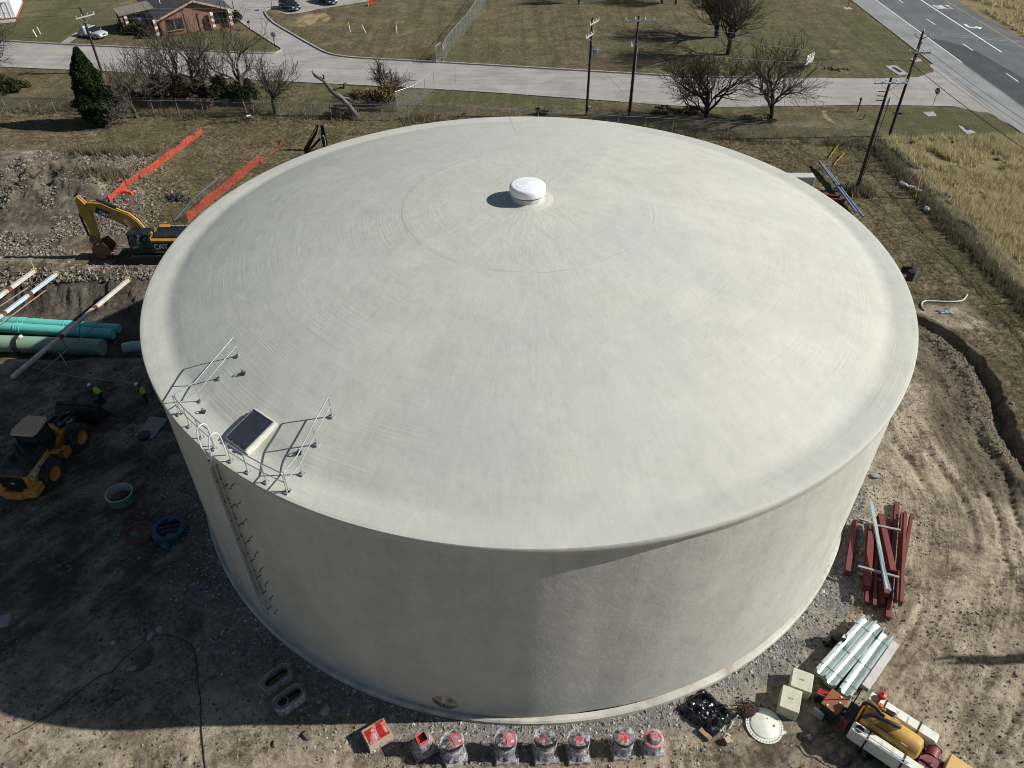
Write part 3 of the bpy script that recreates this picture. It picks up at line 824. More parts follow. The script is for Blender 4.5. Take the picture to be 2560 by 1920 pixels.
    t = NT('tank_wall_coating')
    pos = t.n('ShaderNodeNewGeometry').outputs['Position']
    sep = t.n('ShaderNodeSeparateXYZ'); t.l(pos, sep.inputs[0])
    ang = t.math('ARCTAN2', sep.outputs[1], sep.outputs[0])
    def cyl(ka, kz):
        cb = t.n('ShaderNodeCombineXYZ')
        t.l(t.math('MULTIPLY', ang, ka), cb.inputs[0]); t.l(t.math('MULTIPLY', sep.outputs[2], kz), cb.inputs[1])
        return cb.outputs[0]
    a = t.noise(1.0, 6, 0.6, cyl(9, 0.10)); b = t.noise(1.0, 6, 0.65, cyl(13, 0.6)); f = t.noise(3.0, 6, 0.7, pos)
    k = t.math('ADD', t.math('MULTIPLY', a, 0.4), t.math('ADD', t.math('MULTIPLY', b, 0.35), t.math('MULTIPLY', f, 0.25)))
    c = t.ramp(k, [(0.36, (0.375, 0.372, 0.335)), (0.5, (0.455, 0.453, 0.405)), (0.64, (0.53, 0.527, 0.475))])
    low = t.ramp(sep.outputs[2], [(0.0, 0.5), (0.9, 0.0)])
    low = t.math('MULTIPLY', low, t.ramp(f, [(0.35, 0.2), (0.65, 1.0)]))
    c = t.mix(low, c, (0.27, 0.235, 0.185))
    drip = t.math('MULTIPLY', t.ramp(t.noise(1.0, 5, 0.7, cyl(70, 0.12)), [(0.56, 0.0), (0.72, 0.5)]), t.ramp(t.math('DIVIDE', sep.outputs[2], 13.0), [(0.45, 0.0), (0.96, 1.0)]))
    c = t.mix(drip, c, (0.30, 0.295, 0.26))
    t.color(c); t.set(Roughness=0.8); t.b.inputs['Specular IOR Level'].default_value = 0.25
    b1 = t.bump(t.math('ADD', t.math('MULTIPLY', b, 1.0), t.math('MULTIPLY', t.noise(1.0, 5, 0.6, pos), 0.6)), 0.5, 0.05)
    t.bump(t.noise(6, 5, 0.6, pos), 0.18, 0.03, b1)
    return roof, t.m
ROOF_MAT, WALL_MAT = tank_mats()
GALV = pm('galvanised_steel', (0.62, 0.63, 0.64), 0.38, 0.85, 0.15, 6.0)
GALV_DULL = pm('galvanised_dull', (0.42, 0.43, 0.44), 0.5, 0.6, 0.2, 5.0)
DARK_STEEL = pm('dark_steel', (0.05, 0.05, 0.055), 0.5, 0.5, 0.3, 6.0)
STAINLESS = pm('stainless_sheet', (0.34, 0.335, 0.32), 0.3, 0.9, 0.12, 3.0)
FIBRE_WHITE = pm('white_fibreglass', (0.80, 0.82, 0.83), 0.35, 0, 0.04, 2.0)

tank = thing('water_tank', 'huge round pale concrete water tank with a shallow domed roof', 'water tank')
APEX, RISE = 16.14, 3.32
RS = (18.7 ** 2 + 3.21 ** 2) / (2 * 3.21)
def roof_z(r):
    z = APEX - (RS - math.sqrt(RS * RS - r * r)) * 1.0
    # flatter lip on the outer metre and a half
    k = max(0.0, min(1.0, (r - 18.0) / 1.3)); k = k * k * (3 - 2 * k)
    return z * (1 - k) + (TANK_H + (20 - r) * 0.085) * k
prof = []
for i in range(121):
    r = 19.9 * i / 120
    z = roof_z(r)
    if 5.9 < r < 6.5: z += 0.012 * (r - 5.9) / 0.6
    prof.append((r, z))
NSEG = 288
rng2 = np.random.default_rng(5)
roof_profile = prof + [(19.97, roof_z(19.9) - 0.02), (20.0, TANK_H - 0.06), (20.0, TANK_H - 0.26), (19.985, TANK_H - 0.30), (19.90, TANK_H - 0.301)]
mb = MB(); mb.lathe(roof_profile, NSEG)
roof_o = mb.build('roof', ROOF_MAT, tank, smooth=True)
mb = MB()
mb.lathe([(19.95, TANK_H - 0.302), (19.95, TANK_H - 0.60), (19.93, TANK_H - 0.66), (19.88, TANK_H - 0.68), (19.88, 6.0), (19.88, 0.24)], NSEG)
# the wall is not a perfect cylinder: a slight flat begins at one pour joint at the front
def flat_dr(a):
    a = (math.degrees(a) + 360) % 360 - 360            # -360..0
    if -90.3 <= a < -82: return -0.15 * (a + 90.3) / 8.3
    if -82 <= a < -45: return -0.15 * (1 - (a + 82) / 37.0) ** 1.5
    return 0.0
_wv = []
for (x, y, z) in mb.v:
    k = 1 + flat_dr(math.atan2(y, x)) / 19.83 * (1.0 if z < TANK_H - 0.5 else 0.0)
    _wv.append((x * k, y * k, z))
mb.v = _wv
wall_o = mb.build('wall', WALL_MAT, tank, smooth=True)
mb = MB()
mb.lathe([(19.80, 0.26), (20.04, 0.24), (20.12, 0.16), (20.14, -0.5)], NSEG)
mb.build('foundation_ring', pm('footing_concrete', (0.46, 0.445, 0.39), 0.85, 0, 0.25, 0.8, 0.3, 6, dirt=(0.20, 0.165, 0.12), damt=0.75, dscale=1.2), tank, smooth=True)

# roof vent
vent = MB().lathe([(0.855, 15.95), (0.855, 16.50), (0.80, 16.54)], 48).build('roof_vent', pm('vent_neck', (0.50, 0.50, 0.44), 0.7), tank, smooth=True)
MB().lathe([(0.80, 16.54), (0.935, 16.54), (0.95, 16.57), (0.95, 16.82), (0.93, 16.90), (0.87, 16.96), (0.74, 16.985), (0.665, 16.98), (0.655, 16.995), (0.0, 17.045)], 64).build('vent_cap', FIBRE_WHITE, vent, smooth=True)
MB().lathe([(0.858, 16.46), (0.875, 16.47), (0.875, 16.53), (0.858, 16.535)], 48).build('insect_screen', DARK_STEEL, vent, smooth=True)
MB().lathe([(0.85, 16.22), (1.0, 16.13), (1.35, roof_z(1.35) + 0.004), (1.4, roof_z(1.4) - 0.02)], 48).build('flashing', ROOF_MAT, vent, smooth=True)

def pol(r, deg, z):
    a = math.radians(deg)
    return Vector((r * math.cos(a), r * math.sin(a), z))
# access hatch on the slope above the ladder
hc = Vector((-11.33, -14.35, 0)); ha = math.atan2(hc.y, hc.x)
er = Vector((math.cos(ha), math.sin(ha), 0)); et = Vector((-math.sin(ha), math.cos(ha), 0))
rh = hc.to_2d().length
slope = (roof_z(rh + 0.8) - roof_z(rh - 0.8)) / 1.6
er3 = Vector((er.x, er.y, slope)).normalized(); nrm = er3.cross(et)
if nrm.z < 0: nrm = -nrm
hb = Vector((hc.x, hc.y, roof_z(rh)))
HM = Matrix((et, er3, nrm)).transposed()
hatch = MB().box(hb + nrm * 0.05, (1.42, 1.66, 0.36), M=HM).build('access_hatch', pm('hatch_curb', (0.55, 0.545, 0.46), 0.75), tank, bevel=0.02)
MB().box(hb + nrm * 0.255, (1.20, 1.46, 0.06), M=HM).build('hatch_lid', pm('hatch_lid_grey', (0.035, 0.042, 0.055), 0.55, 0.2, 0.25, 3.0), hatch, bevel=0.012)
mb = MB()
for sx in (-1, 1):
    mb.box(hb + nrm * 0.26 + et * (0.625 * sx), (0.04, 1.50, 0.08), M=HM)
mb.box(hb + nrm * 0.26 + er3 * (-0.76), (1.28, 0.04, 0.08), M=HM)
mb.build('lid_frame', GALV, hatch)
for k in (-0.4, 0.0, 0.4):
    MB().box(hb + nrm * 0.25 + er3 * 0.76 + et * k, (0.16, 0.10, 0.10), M=HM).build('hinge', DARK_STEEL, hatch)

# guard rails: square-tube posts with two rails
def rail_run(name, feet, label=None):
    feet = [Vector(p) for p in feet]
    g = bpy.data.objects.new(name, None); COL.objects.link(g); g.parent = tank
    g.location = feet[0]
    if label: g['label'] = label
    H = 1.05
    for p in feet:
        MB().tube(p - Vector((0, 0, 0.05)), p + Vector((0, 0, H)), 0.027, n=8).build('post', GALV, g, world=True, smooth=True)
        b = MB(); b.box(p + Vector((0, 0, 0.03)), (0.20, 0.20, 0.05), rz=math.atan2(p.y, p.x)); b.tube(p, p + Vector((0, 0, 0.12)), 0.045, n=8)
        b.build('base_plate', GALV_DULL, g, world=True)
    MB().pipe([p + Vector((0, 0, H)) for p in feet], 0.027, 8).build('top_rail', GALV, g, world=True, smooth=True)
    MB().pipe([p + Vector((0, 0, H * 0.52)) for p in feet], 0.022, 8).build('mid_rail', GALV, g, world=True, smooth=True)
    return g
def onroof(x, y):
    return Vector((x, y, roof_z(math.hypot(x, y))))
RIMZ = roof_z(19.7)
rail_run('guardrail', [pol(19.7, a, RIMZ) for a in (-118.2, -121.2, -124.1, -127.05)], 'curved guard rail between the ladder and the open end')
rail_run('guardrail', [pol(19.7, a, RIMZ) for a in (-130.2, -133.0, -135.8, -138.7)], 'curved guard rail beside the ladder gap')
rail_run('guardrail', [pol(19.62, -118.2, RIMZ), onroof(-8.9, -16.5), onroof(-8.5, -15.3), onroof(-8.05, -14.1)], 'straight guard rail running up the roof on the open side')
rail_run('guardrail', [pol(19.62, -138.7, RIMZ), onroof(-14.1, -12.25), onroof(-13.5, -11.2), onroof(-12.9, -10.1)], 'straight guard rail running up the roof toward the pipe pit')
# small tie-off eyes bolted to the roof
for x, y, k in ((895, 340, 13.55), (522, 648, 13.1), (1385, 1010, 13.4)):
    q = Z('N', x, y, k); q = onroof(q.x, q.y)
    e = MB().box(q + Vector((0, 0, 0.03)), (0.2, 0.2, 0.06)).build('anchor_eye', DARK_STEEL, tank)
    MB().lathe([(0.07, 0.02), (0.09, 0.0), (0.07, -0.02), (0.05, 0.0)], 12, q + Vector((0, 0, 0.14)), 'X', closed=True).build('ring', DARK_STEEL, e)
# ladder
LA = -129.4
lad = bpy.data.objects.new('ladder', None); COL.objects.link(lad); lad.parent = tank; lad.location = pol(20.2, LA, 2.0)
la = math.radians(LA); l_r = Vector((math.cos(la), math.sin(la), 0)); l_t = Vector((-math.sin(la), math.cos(la), 0))
for s in (-1, 1):
    b = l_r * 20.14 + l_t * (0.23 * s)
    MB().beam(b + Vector((0, 0, 2.0)), b + Vector((0, 0, 13.0)), 0.07, 0.025, up=l_r).build('side_rail', GALV_DULL, lad, world=True)
    hoop = [b + Vector((0, 0, 12.95)), b + l_r * 0.02 + l_t * 0.1 * s + Vector((0, 0, 13.4)), b + l_t * 0.16 * s - l_r * 0.05 + Vector((0, 0, 14.0)), b + l_t * 0.16 * s - l_r * 0.25 + Vector((0, 0, 14.22)), b + l_t * 0.18 * s - l_r * 0.50 + Vector((0, 0, 14.0)), b + l_t * 0.18 * s - l_r * 0.55 + Vector((0, 0, 12.9))]
    MB().pipe(curve_pts(hoop, 5), 0.028, 8).build('grab_rail', pm('white_rail', (0.60, 0.60, 0.58), 0.45, 0.2, 0.08), lad, world=True, smooth=True)
rung0 = None
for k in range(36):
    z = 2.15 + k * 0.305
    p = l_r * 20.14 + Vector((0, 0, z))
    MB().tube(p - l_t * 0.23, p + l_t * 0.23, 0.016, n=6).build('rung', GALV_DULL, lad, world=True)
for k in range(9):
    z = 2.6 + k * 1.24
    for s in (-1, 1):
        b = l_t * (0.23 * s)
        mb = MB(); mb.beam(l_r * 19.82 + b + Vector((0, 0, z)), l_r * 20.14 + b + Vector((0, 0, z)), 0.03, 0.03)
        mb.box(l_r * 19.86 + b + Vector((0, 0, z)), (0.05, 0.09, 0.09), rz=la)
        mb.build('bracket', DARK_STEEL, lad, world=True)
# the solid climbing guard along the ladder's left side
mb = MB(); b = l_r * 20.02 - l_t * 0.30
mb.beam(b + Vector((0, 0, 3.1)), b + Vector((0, 0, TANK_H - 0.75)), 0.30, 0.015, up=l_t).build('guard_plate', pm('guard_plate_grey', (0.34, 0.33, 0.30), 0.6), lad, world=True)
# cable cleats on the wall beside the ladder
for k in range(9):
    z = 2.9 + k * 1.10
    c = pol(19.82, LA + 2.35, z); ca = math.radians(LA + 2.35); cr_ = Vector((math.cos(ca), math.sin(ca), 0)); ct_ = Vector((-math.sin(ca), math.cos(ca), 0))
    MB().pipe([c, c + cr_ * 0.20, c + cr_ * 0.30 - Vector((0, 0, 0.08)), c + cr_ * 0.24 - Vector((0, 0, 0.16))], 0.022, 6).build('wall_hook', DARK_STEEL, tank)
# manway cover low on the wall
mw = None
for zz in np.arange(0.4, 2.2, 0.01):
    q = Z('M', 1712, 578, float(zz))
    if abs(q.to_2d().length - 19.87) < 0.03:
        mw = q; break
if mw is None: mw = pol(19.87, -101.5, 1.05)
ma = math.atan2(mw.y, mw.x)
MM = Matrix.Rotation(ma, 3, 'Z') @ Matrix.Rotation(math.pi / 2, 3, 'Y')
man = MB().lathe([(0.60, -0.12), (0.60, 0.03), (0.56, 0.06), (0.02, 0.16), (0.0, 0.16)], 48, mw, M=MM).build('manway_cover', STAINLESS, tank, smooth=True)
MB().lathe([(0.60, -0.10), (0.66, -0.10), (0.66, 0.01), (0.60, 0.02)], 48, mw, M=MM).build('gasket_rim', DARK_STEEL, man, smooth=True)
MB().tube(mw + Vector((math.cos(ma), math.sin(ma), 0)) * 0.14, mw + Vector((math.cos(ma), math.sin(ma), 0)) * 0.26, 0.035, n=8).build('handle', DARK_STEEL, man)
# ------------------------------------------------------------------ chain-link fences
def inst(name, me, parent, loc, rz=0.0, scale=None):
    o = bpy.data.objects.new(name, me); COL.objects.link(o)
    o.parent = parent; o.location = loc; o.rotation_euler = (0, 0, rz)
    if scale: o.scale = scale
    return o
def chain_mat():
    t = NT('chain_link_wire')
    t.color((0.30, 0.31, 0.31)); t.set(Roughness=0.5, Metallic=0.5)
    uv = t.tc.outputs['Object']
    sep = t.n('ShaderNodeSeparateXYZ'); t.l(uv, sep.inputs[0])
    s = t.math('ADD', sep.outputs[0], sep.outputs[2]); d = t.math('SUBTRACT', sep.outputs[0], sep.outputs[2])
    def line(v):
        f = t.math('FRACT', t.math('MULTIPLY', v, 9.0))
        return t.math('LESS_THAN', f, 0.13)
    t.l(t.math('MAXIMUM', line(s), line(d)), t.b.inputs['Alpha'])
    return t.m
CHAIN = chain_mat()
FENCE_POST = pm('fence_post_galv', (0.40, 0.41, 0.41), 0.5, 0.5, 0.2, 4.0)
def make_fence(label, line, h=2.0, step=3.05, r=0.035, hide=None, gate=False, name='chain_link_fence', barb=True, rail=True):
    base = gnd(line[0])
    f = thing(name, label, 'fence', base)
    me = MB().tube((0, 0, -0.3), (0, 0, h), r, n=7)
    if barb:
        me.beam((0, 0, h - 0.02), (0.10, 0.0, h + 0.30), 0.03, 0.03)
    meo = me.build('post', FENCE_POST, f, smooth=True)
    pmesh = meo.data; bpy.data.objects.remove(meo)
    pts = []
    carry = 0.0
    for a, b in zip(line[:-1], line[1:]):
        a = Vector((a[0], a[1], 0)); b = Vector((b[0], b[1], 0)); L = (b - a).length
        s = carry
        while s < L:
            pts.append(a + (b - a) * (s / L)); s += step
        carry = s - L
    pts.append(Vector((line[-1][0], line[-1][1], 0)))
    gz = [ground_z(p.x, p.y) for p in pts]
    gz = [min(max(z, -0.1), 0.5) for z in gz]
    for p, z in zip(pts, gz):
        inst('post', pmesh, f, Vector((p.x, p.y, z)) - base, random.uniform(-0.1, 0.1))
    for i in range(len(pts) - 1):
        a, b = pts[i], pts[i + 1]
        L = (b - a).length
        if L < 0.2: continue
        az = math.atan2(b.y - a.y, b.x - a.x)
        m = MB().add([(0.03, 0, 0.05), (L - 0.03, 0, gz[i + 1] - gz[i] + 0.05), (L - 0.03, 0, gz[i + 1] - gz[i] + h - 0.05), (0.03, 0, h - 0.05)], [(0, 1, 2, 3)])
        o = m.build('wire_mesh', CHAIN, f); o.location = Vector((a.x, a.y, gz[i])) - base; o.rotation_euler = (0, 0, az)
    if rail:
        MB().pipe([Vector((p.x, p.y, z + h - 0.03)) for p, z in zip(pts, gz)], 0.024, 6).build('top_rail', FENCE_POST, f, world=True, smooth=True)
    if barb:
        for k in (0.12, 0.26):
            MB().pipe([Vector((p.x + 0.03, p.y, z + h + k)) for p, z in zip(pts, gz)], 0.006, 3).build('barbed_wire', FENCE_POST, f, world=True)
    return f
make_fence('long chain link fence crossing the scrub behind the tank', FENCE_BACK, h=1.85)
make_fence('chain link fence beside the tall dry grass field', FENCE_SIDE, h=1.85)
fl = make_fence('bright chain link fence crossing the mown lawn beyond the road', [(-10.3, 72.9), (-9.5, 78.4), (-7.4, 88.7), (-5.6, 101.2), (-3.6, 116)], h=2.35, step=2.2, barb=False)
gp = thing('fence_gate', 'narrow swung-back gate leaf with warning plates at the lawn fence end', 'gate', (-11.2, 72.7, 0.1))
mb = MB()
for a, b in (((0, 0, 0), (0, 0, 2.1)), ((0, 0, 2.1), (0.55, 1.9, 2.1)), ((0.55, 1.9, 2.1), (0.55, 1.9, 0)), ((0, 0, 0.1), (0.55, 1.9, 0.1))):
    mb.tube(a, b, 0.035, n=6)
mb.build('frame', FENCE_POST, gp)
m = MB().add([(0, 0, 0.1), (0.55, 1.9, 0.1), (0.55, 1.9, 2.1), (0, 0, 2.1)], [(0, 1, 2, 3)]).build('wire_mesh', CHAIN, gp)
sg = thing('fence_sign', 'white and red notice plates tied to the lawn fence', 'sign', (-10.15, 74.0, 1.3))
for k, (w, col) in enumerate(((0.5, (0.8, 0.8, 0.8)), (0.35, (0.75, 0.75, 0.75)), (0.3, (0.55, 0.1, 0.08)))):
    MB().box((-0.06 + k * 0.11, k * 0.85, 0.35 - 0.05 * k), (0.03, w, 0.4)).build('plate', pm('sign_plate_%d' % k, col, 0.5), sg)
# short stub of old fence beside the road, running toward the camera
make_fence('short stub of chain link fence between the road edge and the scrub', [(-10.7, 62.3), (-11.6, 59.5), (-12.6, 56.6), (-14.6, 54.6)], h=2.4, step=2.9, barb=False)
# tall sign posts / leaning markers beside the fence
def stake(label, foot, top, col, r=0.05, name='marker_post', cat='post', cap=None, group=None):
    foot, top = Vector(foot), Vector(top)
    t = thing(name, label, cat, foot, group=group)
    MB().tube(foot, foot.lerp(top, 0.72), r, n=8).build('shaft', pm('stake_%d_%d_%d' % tuple(int(c * 99) for c in col), col, 0.6), t, world=True, smooth=True)
    cc = cap or col
    MB().tube(foot.lerp(top, 0.72), top, r * 1.02, n=8).build('cap', pm('stake_%d_%d_%d' % tuple(int(c * 99) for c in cc), cc, 0.6), t, world=True, smooth=True)
    return t
YEL = (0.62, 0.36, 0.04); WHT = (0.72, 0.72, 0.70)
for (a, b), lab in zip((((1610, 585), (1575, 385)), ((1893, 600), (1820, 425))), ('white post with yellow top on the lawn, nearest the driveway', 'tilted white post with yellow top, middle of the three on the lawn')):
    p = Z('V', *a, 0.1); h = rise('V', a, b, 0.1)
    q = Z('V', b[0], b[1], h)
    stake(lab, p, (p.x + (q.x - p.x), p.y, h), WHT, 0.07, cap=YEL, group='gas line marker posts on the lawn')
p = Z('B', 1363, 290, 0.1)
stake('white post with yellow top on the lawn, nearest the chain link fence', p, (p.x, p.y, 1.75), WHT, 0.07, cap=YEL, group='gas line marker posts on the lawn')
for (x, y, y2, s, lab) in ((2140, 985, 885, 'A', 'yellow marker post at the back fence beside the scrub trees'), (655, 1000, 905, 'B', 'white and yellow marker post at the back fence near the bare oak'), (65, 975, 890, 'B', 'yellow topped marker post at the back fence beside a white bag')):
    p = Z(s, x, y, 0.0); stake(lab, gnd(p), (p.x - 0.1, p.y, 1.5), WHT if s == 'B' else YEL, 0.05, cap=YEL)
p = Z('I', 1140, 350); stake('slim yellow marker post leaning by the side fence', gnd((38.6, 31.9)), (38.55, 32.4, 2.3), YEL, 0.06)
p = Z('I', 1275, 310); stake('white marker post with red top in the tall grass behind the side fence', gnd((41.6, 31.9)), (41.9, 32.0, 1.6), WHT, 0.05, cap=(0.5, 0.05, 0.03))
for k, (a, b) in enumerate((((795, 1160), (865, 1070)), ((830, 1210), (905, 1130)))):
    p, q = Z('D', *a), Z('D', *b)
    t = thing('survey_rail', ('upper' if k == 0 else 'lower') + ' of two orange rails lying in the grass by the fence corner', 'rail', gnd(p))
    MB().beam(gnd(p, 0.12), gnd(q, 0.16), 0.08, 0.08).build('bar', pm('orange_rail', (0.45, 0.22, 0.03), 0.6), t, world=True)
    for s in (0.15, 0.5, 0.85):
        c = p.lerp(q, s); MB().tube(gnd(c), gnd(c, 0.5), 0.03, n=6).build('peg', pm('orange_rail', (0.45, 0.22, 0.03)), t, world=True)

# ------------------------------------------------------------------ utility poles and lines
CREO = pm('creosote_wood', (0.030, 0.022, 0.016), 0.85, 0, 0.35, 2.0, 0.5, 12)
ARM_GREY = pm('weathered_crossarm', (0.36, 0.34, 0.29), 0.8, 0, 0.2, 3.0)
ARM_BLUE = pm('fibreglass_crossarm', (0.45, 0.56, 0.60), 0.5, 0, 0.08)
PORC = pm('porcelain', (0.62, 0.64, 0.66), 0.25, 0, 0.1)
CAN = pm('transformer_can', (0.34, 0.38, 0.42), 0.4, 0.3, 0.12)
def pole(label, x, y, h, arms=(), r0=0.17, r1=0.11):
    b = gnd((x, y))
    t = thing('utility_pole', label, 'utility pole', b, group='wooden utility poles')
    MB().pipe([(0, 0, -1), (0, 0, h * 0.5), (0, 0, h)], [r0, (r0 + r1) / 2, r1], 12).build('shaft', CREO, t, smooth=True)
    for (z, L, az, mat, off) in arms:
        d = Vector((math.cos(az), math.sin(az), 0)); n = Vector((-d.y, d.x, 0)) * -0.16
        a = MB().beam(d * (-L / 2 + off) + n + Vector((0, 0, z)), d * (L / 2 + off) + n + Vector((0, 0, z)), 0.11, 0.13).build('crossarm', mat, t)
        for k in (-0.46, -0.16, 0.16, 0.46):
            q = d * (k * L + off) + n + Vector((0, 0, z + 0.06))
            MB().lathe([(0.02, 0), (0.02, 0.12), (0.07, 0.14), (0.06, 0.24), (0.03, 0.28), (0, 0.28)], 8, q).build('insulator', PORC, a)
        for s in (-1, 1):
            MB().beam(d * (s * L * 0.28 + off) + n + Vector((0, 0, z - 0.05)), Vector((n.x * 0.8, n.y * 0.8, z - 0.75)), 0.03, 0.03).build('brace', GALV_DULL, a)
    return t
nz = lambda u, v, z=0.0: at(u, v, z)
P1 = pole('dark wooden pole with slanted crossarms and a switch rack', 8.06, 53.1, 10.85, ((10.3, 2.4, math.radians(60), ARM_GREY, 0.2), (9.2, 2.2, math.radians(62), ARM_GREY, -0.9)))
rk = MB()
for s in (-0.28, 0.28):
    rk.tube((0.55 + s, -0.15, 7.2), (0.55 + s, -0.15, 8.3), 0.06, n=6)
rk.box((0.55, -0.1, 8.0), (0.8, 0.10, 0.10)); rk.box((0.55, -0.1, 7.6), (0.8, 0.10, 0.10))
rk.build('switch_rack', GALV, P1)
MB().box((0.55, -0.1, 7.3), (0.5, 0.4, 0.55)).build('control_box', CAN, P1, bevel=0.03)
P2 = pole('dark wooden pole with one wide pale blue crossarm', 13.0, 52.4, 11.2, ((10.75, 3.4, 0.0, ARM_BLUE, 0.15),))
MB().tube((0.16, -0.12, 0.2), (0.16, -0.12, 8.0), 0.05, n=6).build('conduit', pm('grey_conduit', (0.3, 0.3, 0.31), 0.5), P2)
MB().lathe([(0.05, 0.6), (0.10, 0.45), (0.16, 0.1), (0.20, 0.0), (0, 0)], 12, (-0.55, -0.05, 8.1)).build('cable_terminator', ARM_BLUE, P2, smooth=True)
MB().beam((-0.5, -0.05, 8.4), (0, 0, 8.9), 0.06, 0.06).build('terminator_arm', GALV, P2)
MB().box((0.30, -0.1, 0.9), (0.25, 0.2, 0.5)).build('meter_box', pm('pale_meter_box', (0.6, 0.62, 0.6), 0.5), P1)
bp = Z('I', 690, 285); hp3 = rise('n', (1900 + 690 / 2.8606, 380 + 285 / 2.8606), (2229.5, 195.8))
P3 = pole('dark wooden pole standing inside the site near the fence corner', bp.x, bp.y, hp3, ((hp3 - 0.45, 3.0, 0.0, ARM_BLUE, 0.0),))
MB().lathe([(0.05, 0.7), (0.10, 0.5), (0.13, 0.1), (0.17, 0.0), (0, 0)], 12, (0.42, -0.1, hp3 - 2.4)).build('cable_terminator', ARM_BLUE, P3, smooth=True)
MB().pipe(curve_pts([(0.42, -0.1, hp3 - 2.4), (0.36, -0.14, hp3 - 4), (0.25, -0.14, hp3 - 6.5), (0.19, -0.14, 3.0), (0.18, -0.14, 0.2)], 4), 0.035, 6).build('riser_cable', DARK_STEEL, P3)
for k in range(3):
    MB().beam((-0.1, -0.1, hp3 - 1.25 - 0.4 * k), (-0.85, -0.1, hp3 - 1.2 - 0.4 * k), 0.06, 0.06).build('standoff_arm', DARK_STEEL, P3)
P4 = pole('tallest dark wooden pole on the verge near the highway corner', 41.6, 46.8, 11.16, ((9.1, 2.3, 0.0, ARM_GREY, 0.25),))
for s in (-1, 1):
    MB().beam((0, 0, 10.4), (0.75 * s, -0.05, 10.75), 0.07, 0.07).build('bracket_arm', GALV_DULL, P4)
    MB().lathe([(0.02, 0), (0.08, 0.04), (0.06, 0.28), (0, 0.3)], 8, (0.75 * s, -0.05, 10.76)).build('insulator', PORC, P4)
MB().lathe([(0.05, 0), (0.12, 0.05), (0.08, 0.3), (0, 0.32)], 8, (0, 0, 11.16)).build('pole_top_insulator', PORC, P4)
h5 = rise('A', (893, 628), (607, 70))
b5 = Z('A', 893, 628)
P5 = pole('leaning-looking wooden pole with transformer behind the evergreen', b5.x, b5.y, h5, ((h5 - 1.1, 2.7, math.radians(58), ARM_GREY, 0.2),))
MB().lathe([(0.0, 0), (0.26, 0.02), (0.29, 0.1), (0.29, 0.95), (0.24, 1.02), (0, 1.05)], 16, (-0.45, -0.1, h5 - 3.2)).build('transformer', CAN, P5, smooth=True)
MB().lathe([(0.02, 0), (0.05, 0.03), (0.04, 0.28), (0, 0.3)], 8, (-0.45, -0.1, h5 - 2.16)).build('bushing', PORC, P5)
P6 = pole('wooden pole with a canister beside the dirt track', 37.5, -16.6, 11.0, (), 0.24, 0.2)
for s in (-1, 1):
    MB().tube((0, 0.16 * s, 10.0), (0, 0.16 * s, 11.5), 0.07, n=8).build('twin_cap', DARK_STEEL, P6)
MB().lathe([(0.0, 0), (0.26, 0.02), (0.26, 2.0), (0, 2.05)], 14, (0.05, -0.05, 8.6)).build('transformer', CAN, P6, smooth=True)
P7 = pole('wooden pole standing in the dry grass field', 50.5, -8, 11.0, ((9.4, 2.3, 0.0, ARM_GREY, 0.0),))
CABLE = pm('black_cable', (0.02, 0.02, 0.022), 0.6)
CABLE_L = pm('aluminium_cable', (0.40, 0.41, 0.42), 0.4, 0.6)
def cable(label, a, b, sag, r, m=CABLE):
    a, b = Vector(a), Vector(b); n = 24
    pts = []
    for i in range(n + 1):
        t = i / n; p = a.lerp(b, t); p.z -= sag * 4 * t * (1 - t); pts.append(p)
    mb = MB(); mb.pipe(pts, r, 4)
    o = mb.build('overhead_cable', m, loc=a)
    tag(o, label, 'cable', 'overhead power cables')
cable('upper overhead cable from the pale crossarm pole toward the highway corner pole', (13.9, 52.3, 11.0), (40.9, 46.7, 10.9), 0.9, 0.014, CABLE_L)
cable('lower overhead cable from the pale crossarm pole toward the highway corner pole', (14.4, 52.3, 10.9), (40.7, 46.7, 9.2), 1.0, 0.014, CABLE_L)
cable('low overhead cable from the switch rack pole across the bare oaks', (8.1, 53.0, 9.2), (41.6, 46.7, 8.4), 1.2, 0.014, CABLE_L)
cable('cable joining the switch rack pole and the pale crossarm pole', (8.1, 53.0, 9.6), (12.9, 52.3, 9.4), 0.2, 0.012, CABLE_L)
for k, (dx, z) in enumerate(((0.0, 11.3), (-0.75, 11.0), (0.75, 11.0))):
    cable(('middle', 'road side', 'highway side')[k] + ' overhead cable leaving the corner pole across the highway', (41.6 + dx, 46.8, z), (120 + dx, 40 + dx * 6, z), 1.6, 0.008, CABLE_L)
for k, (dx, z, r) in enumerate(((-0.7, 9.3, 0.014), (0.3, 9.3, 0.014), (1.2, 9.3, 0.016), (0.0, 7.9, 0.03))):
    cable(('first', 'second', 'third', 'thick lowest')[k] + ' cable running from the corner pole over the dry grass field', (41.7 + dx, 46.8, z), (50.5 + dx, -8, z), 1.5, r)
for k, dx in enumerate((-1.2, 0.2, 1.2)):
    cable(('fence side', 'middle', 'highway side')[k] + ' cable from the inner site pole to the corner pole', (bp.x + dx, bp.y - 0.1, hp3 - 0.3), (41.7 + dx * 0.4, 46.8, 10.2), 0.3, 0.012)
hv = (math.cos(math.radians(58)), math.sin(math.radians(58)))
for k, s in enumerate((-1.1, 0.0, 1.4)):
    z = h5 - (0.9 if s else -0.02)
    a = (b5.x + hv[0] * s, b5.y + hv[1] * s, z)
    cable(('near', 'top', 'far')[k] + ' cable from the transformer pole toward the white building', a, (b5.x - 55, b5.y + 4 + s, z - 0.6), 1.2, 0.012)
    cable(('near', 'top', 'far')[k] + ' cable from the transformer pole past the brick house', a, (b5.x + 70, b5.y + 12 + s * 3, z - 0.2), 1.0, 0.012, CABLE_L)
MB_guy = MB(); 
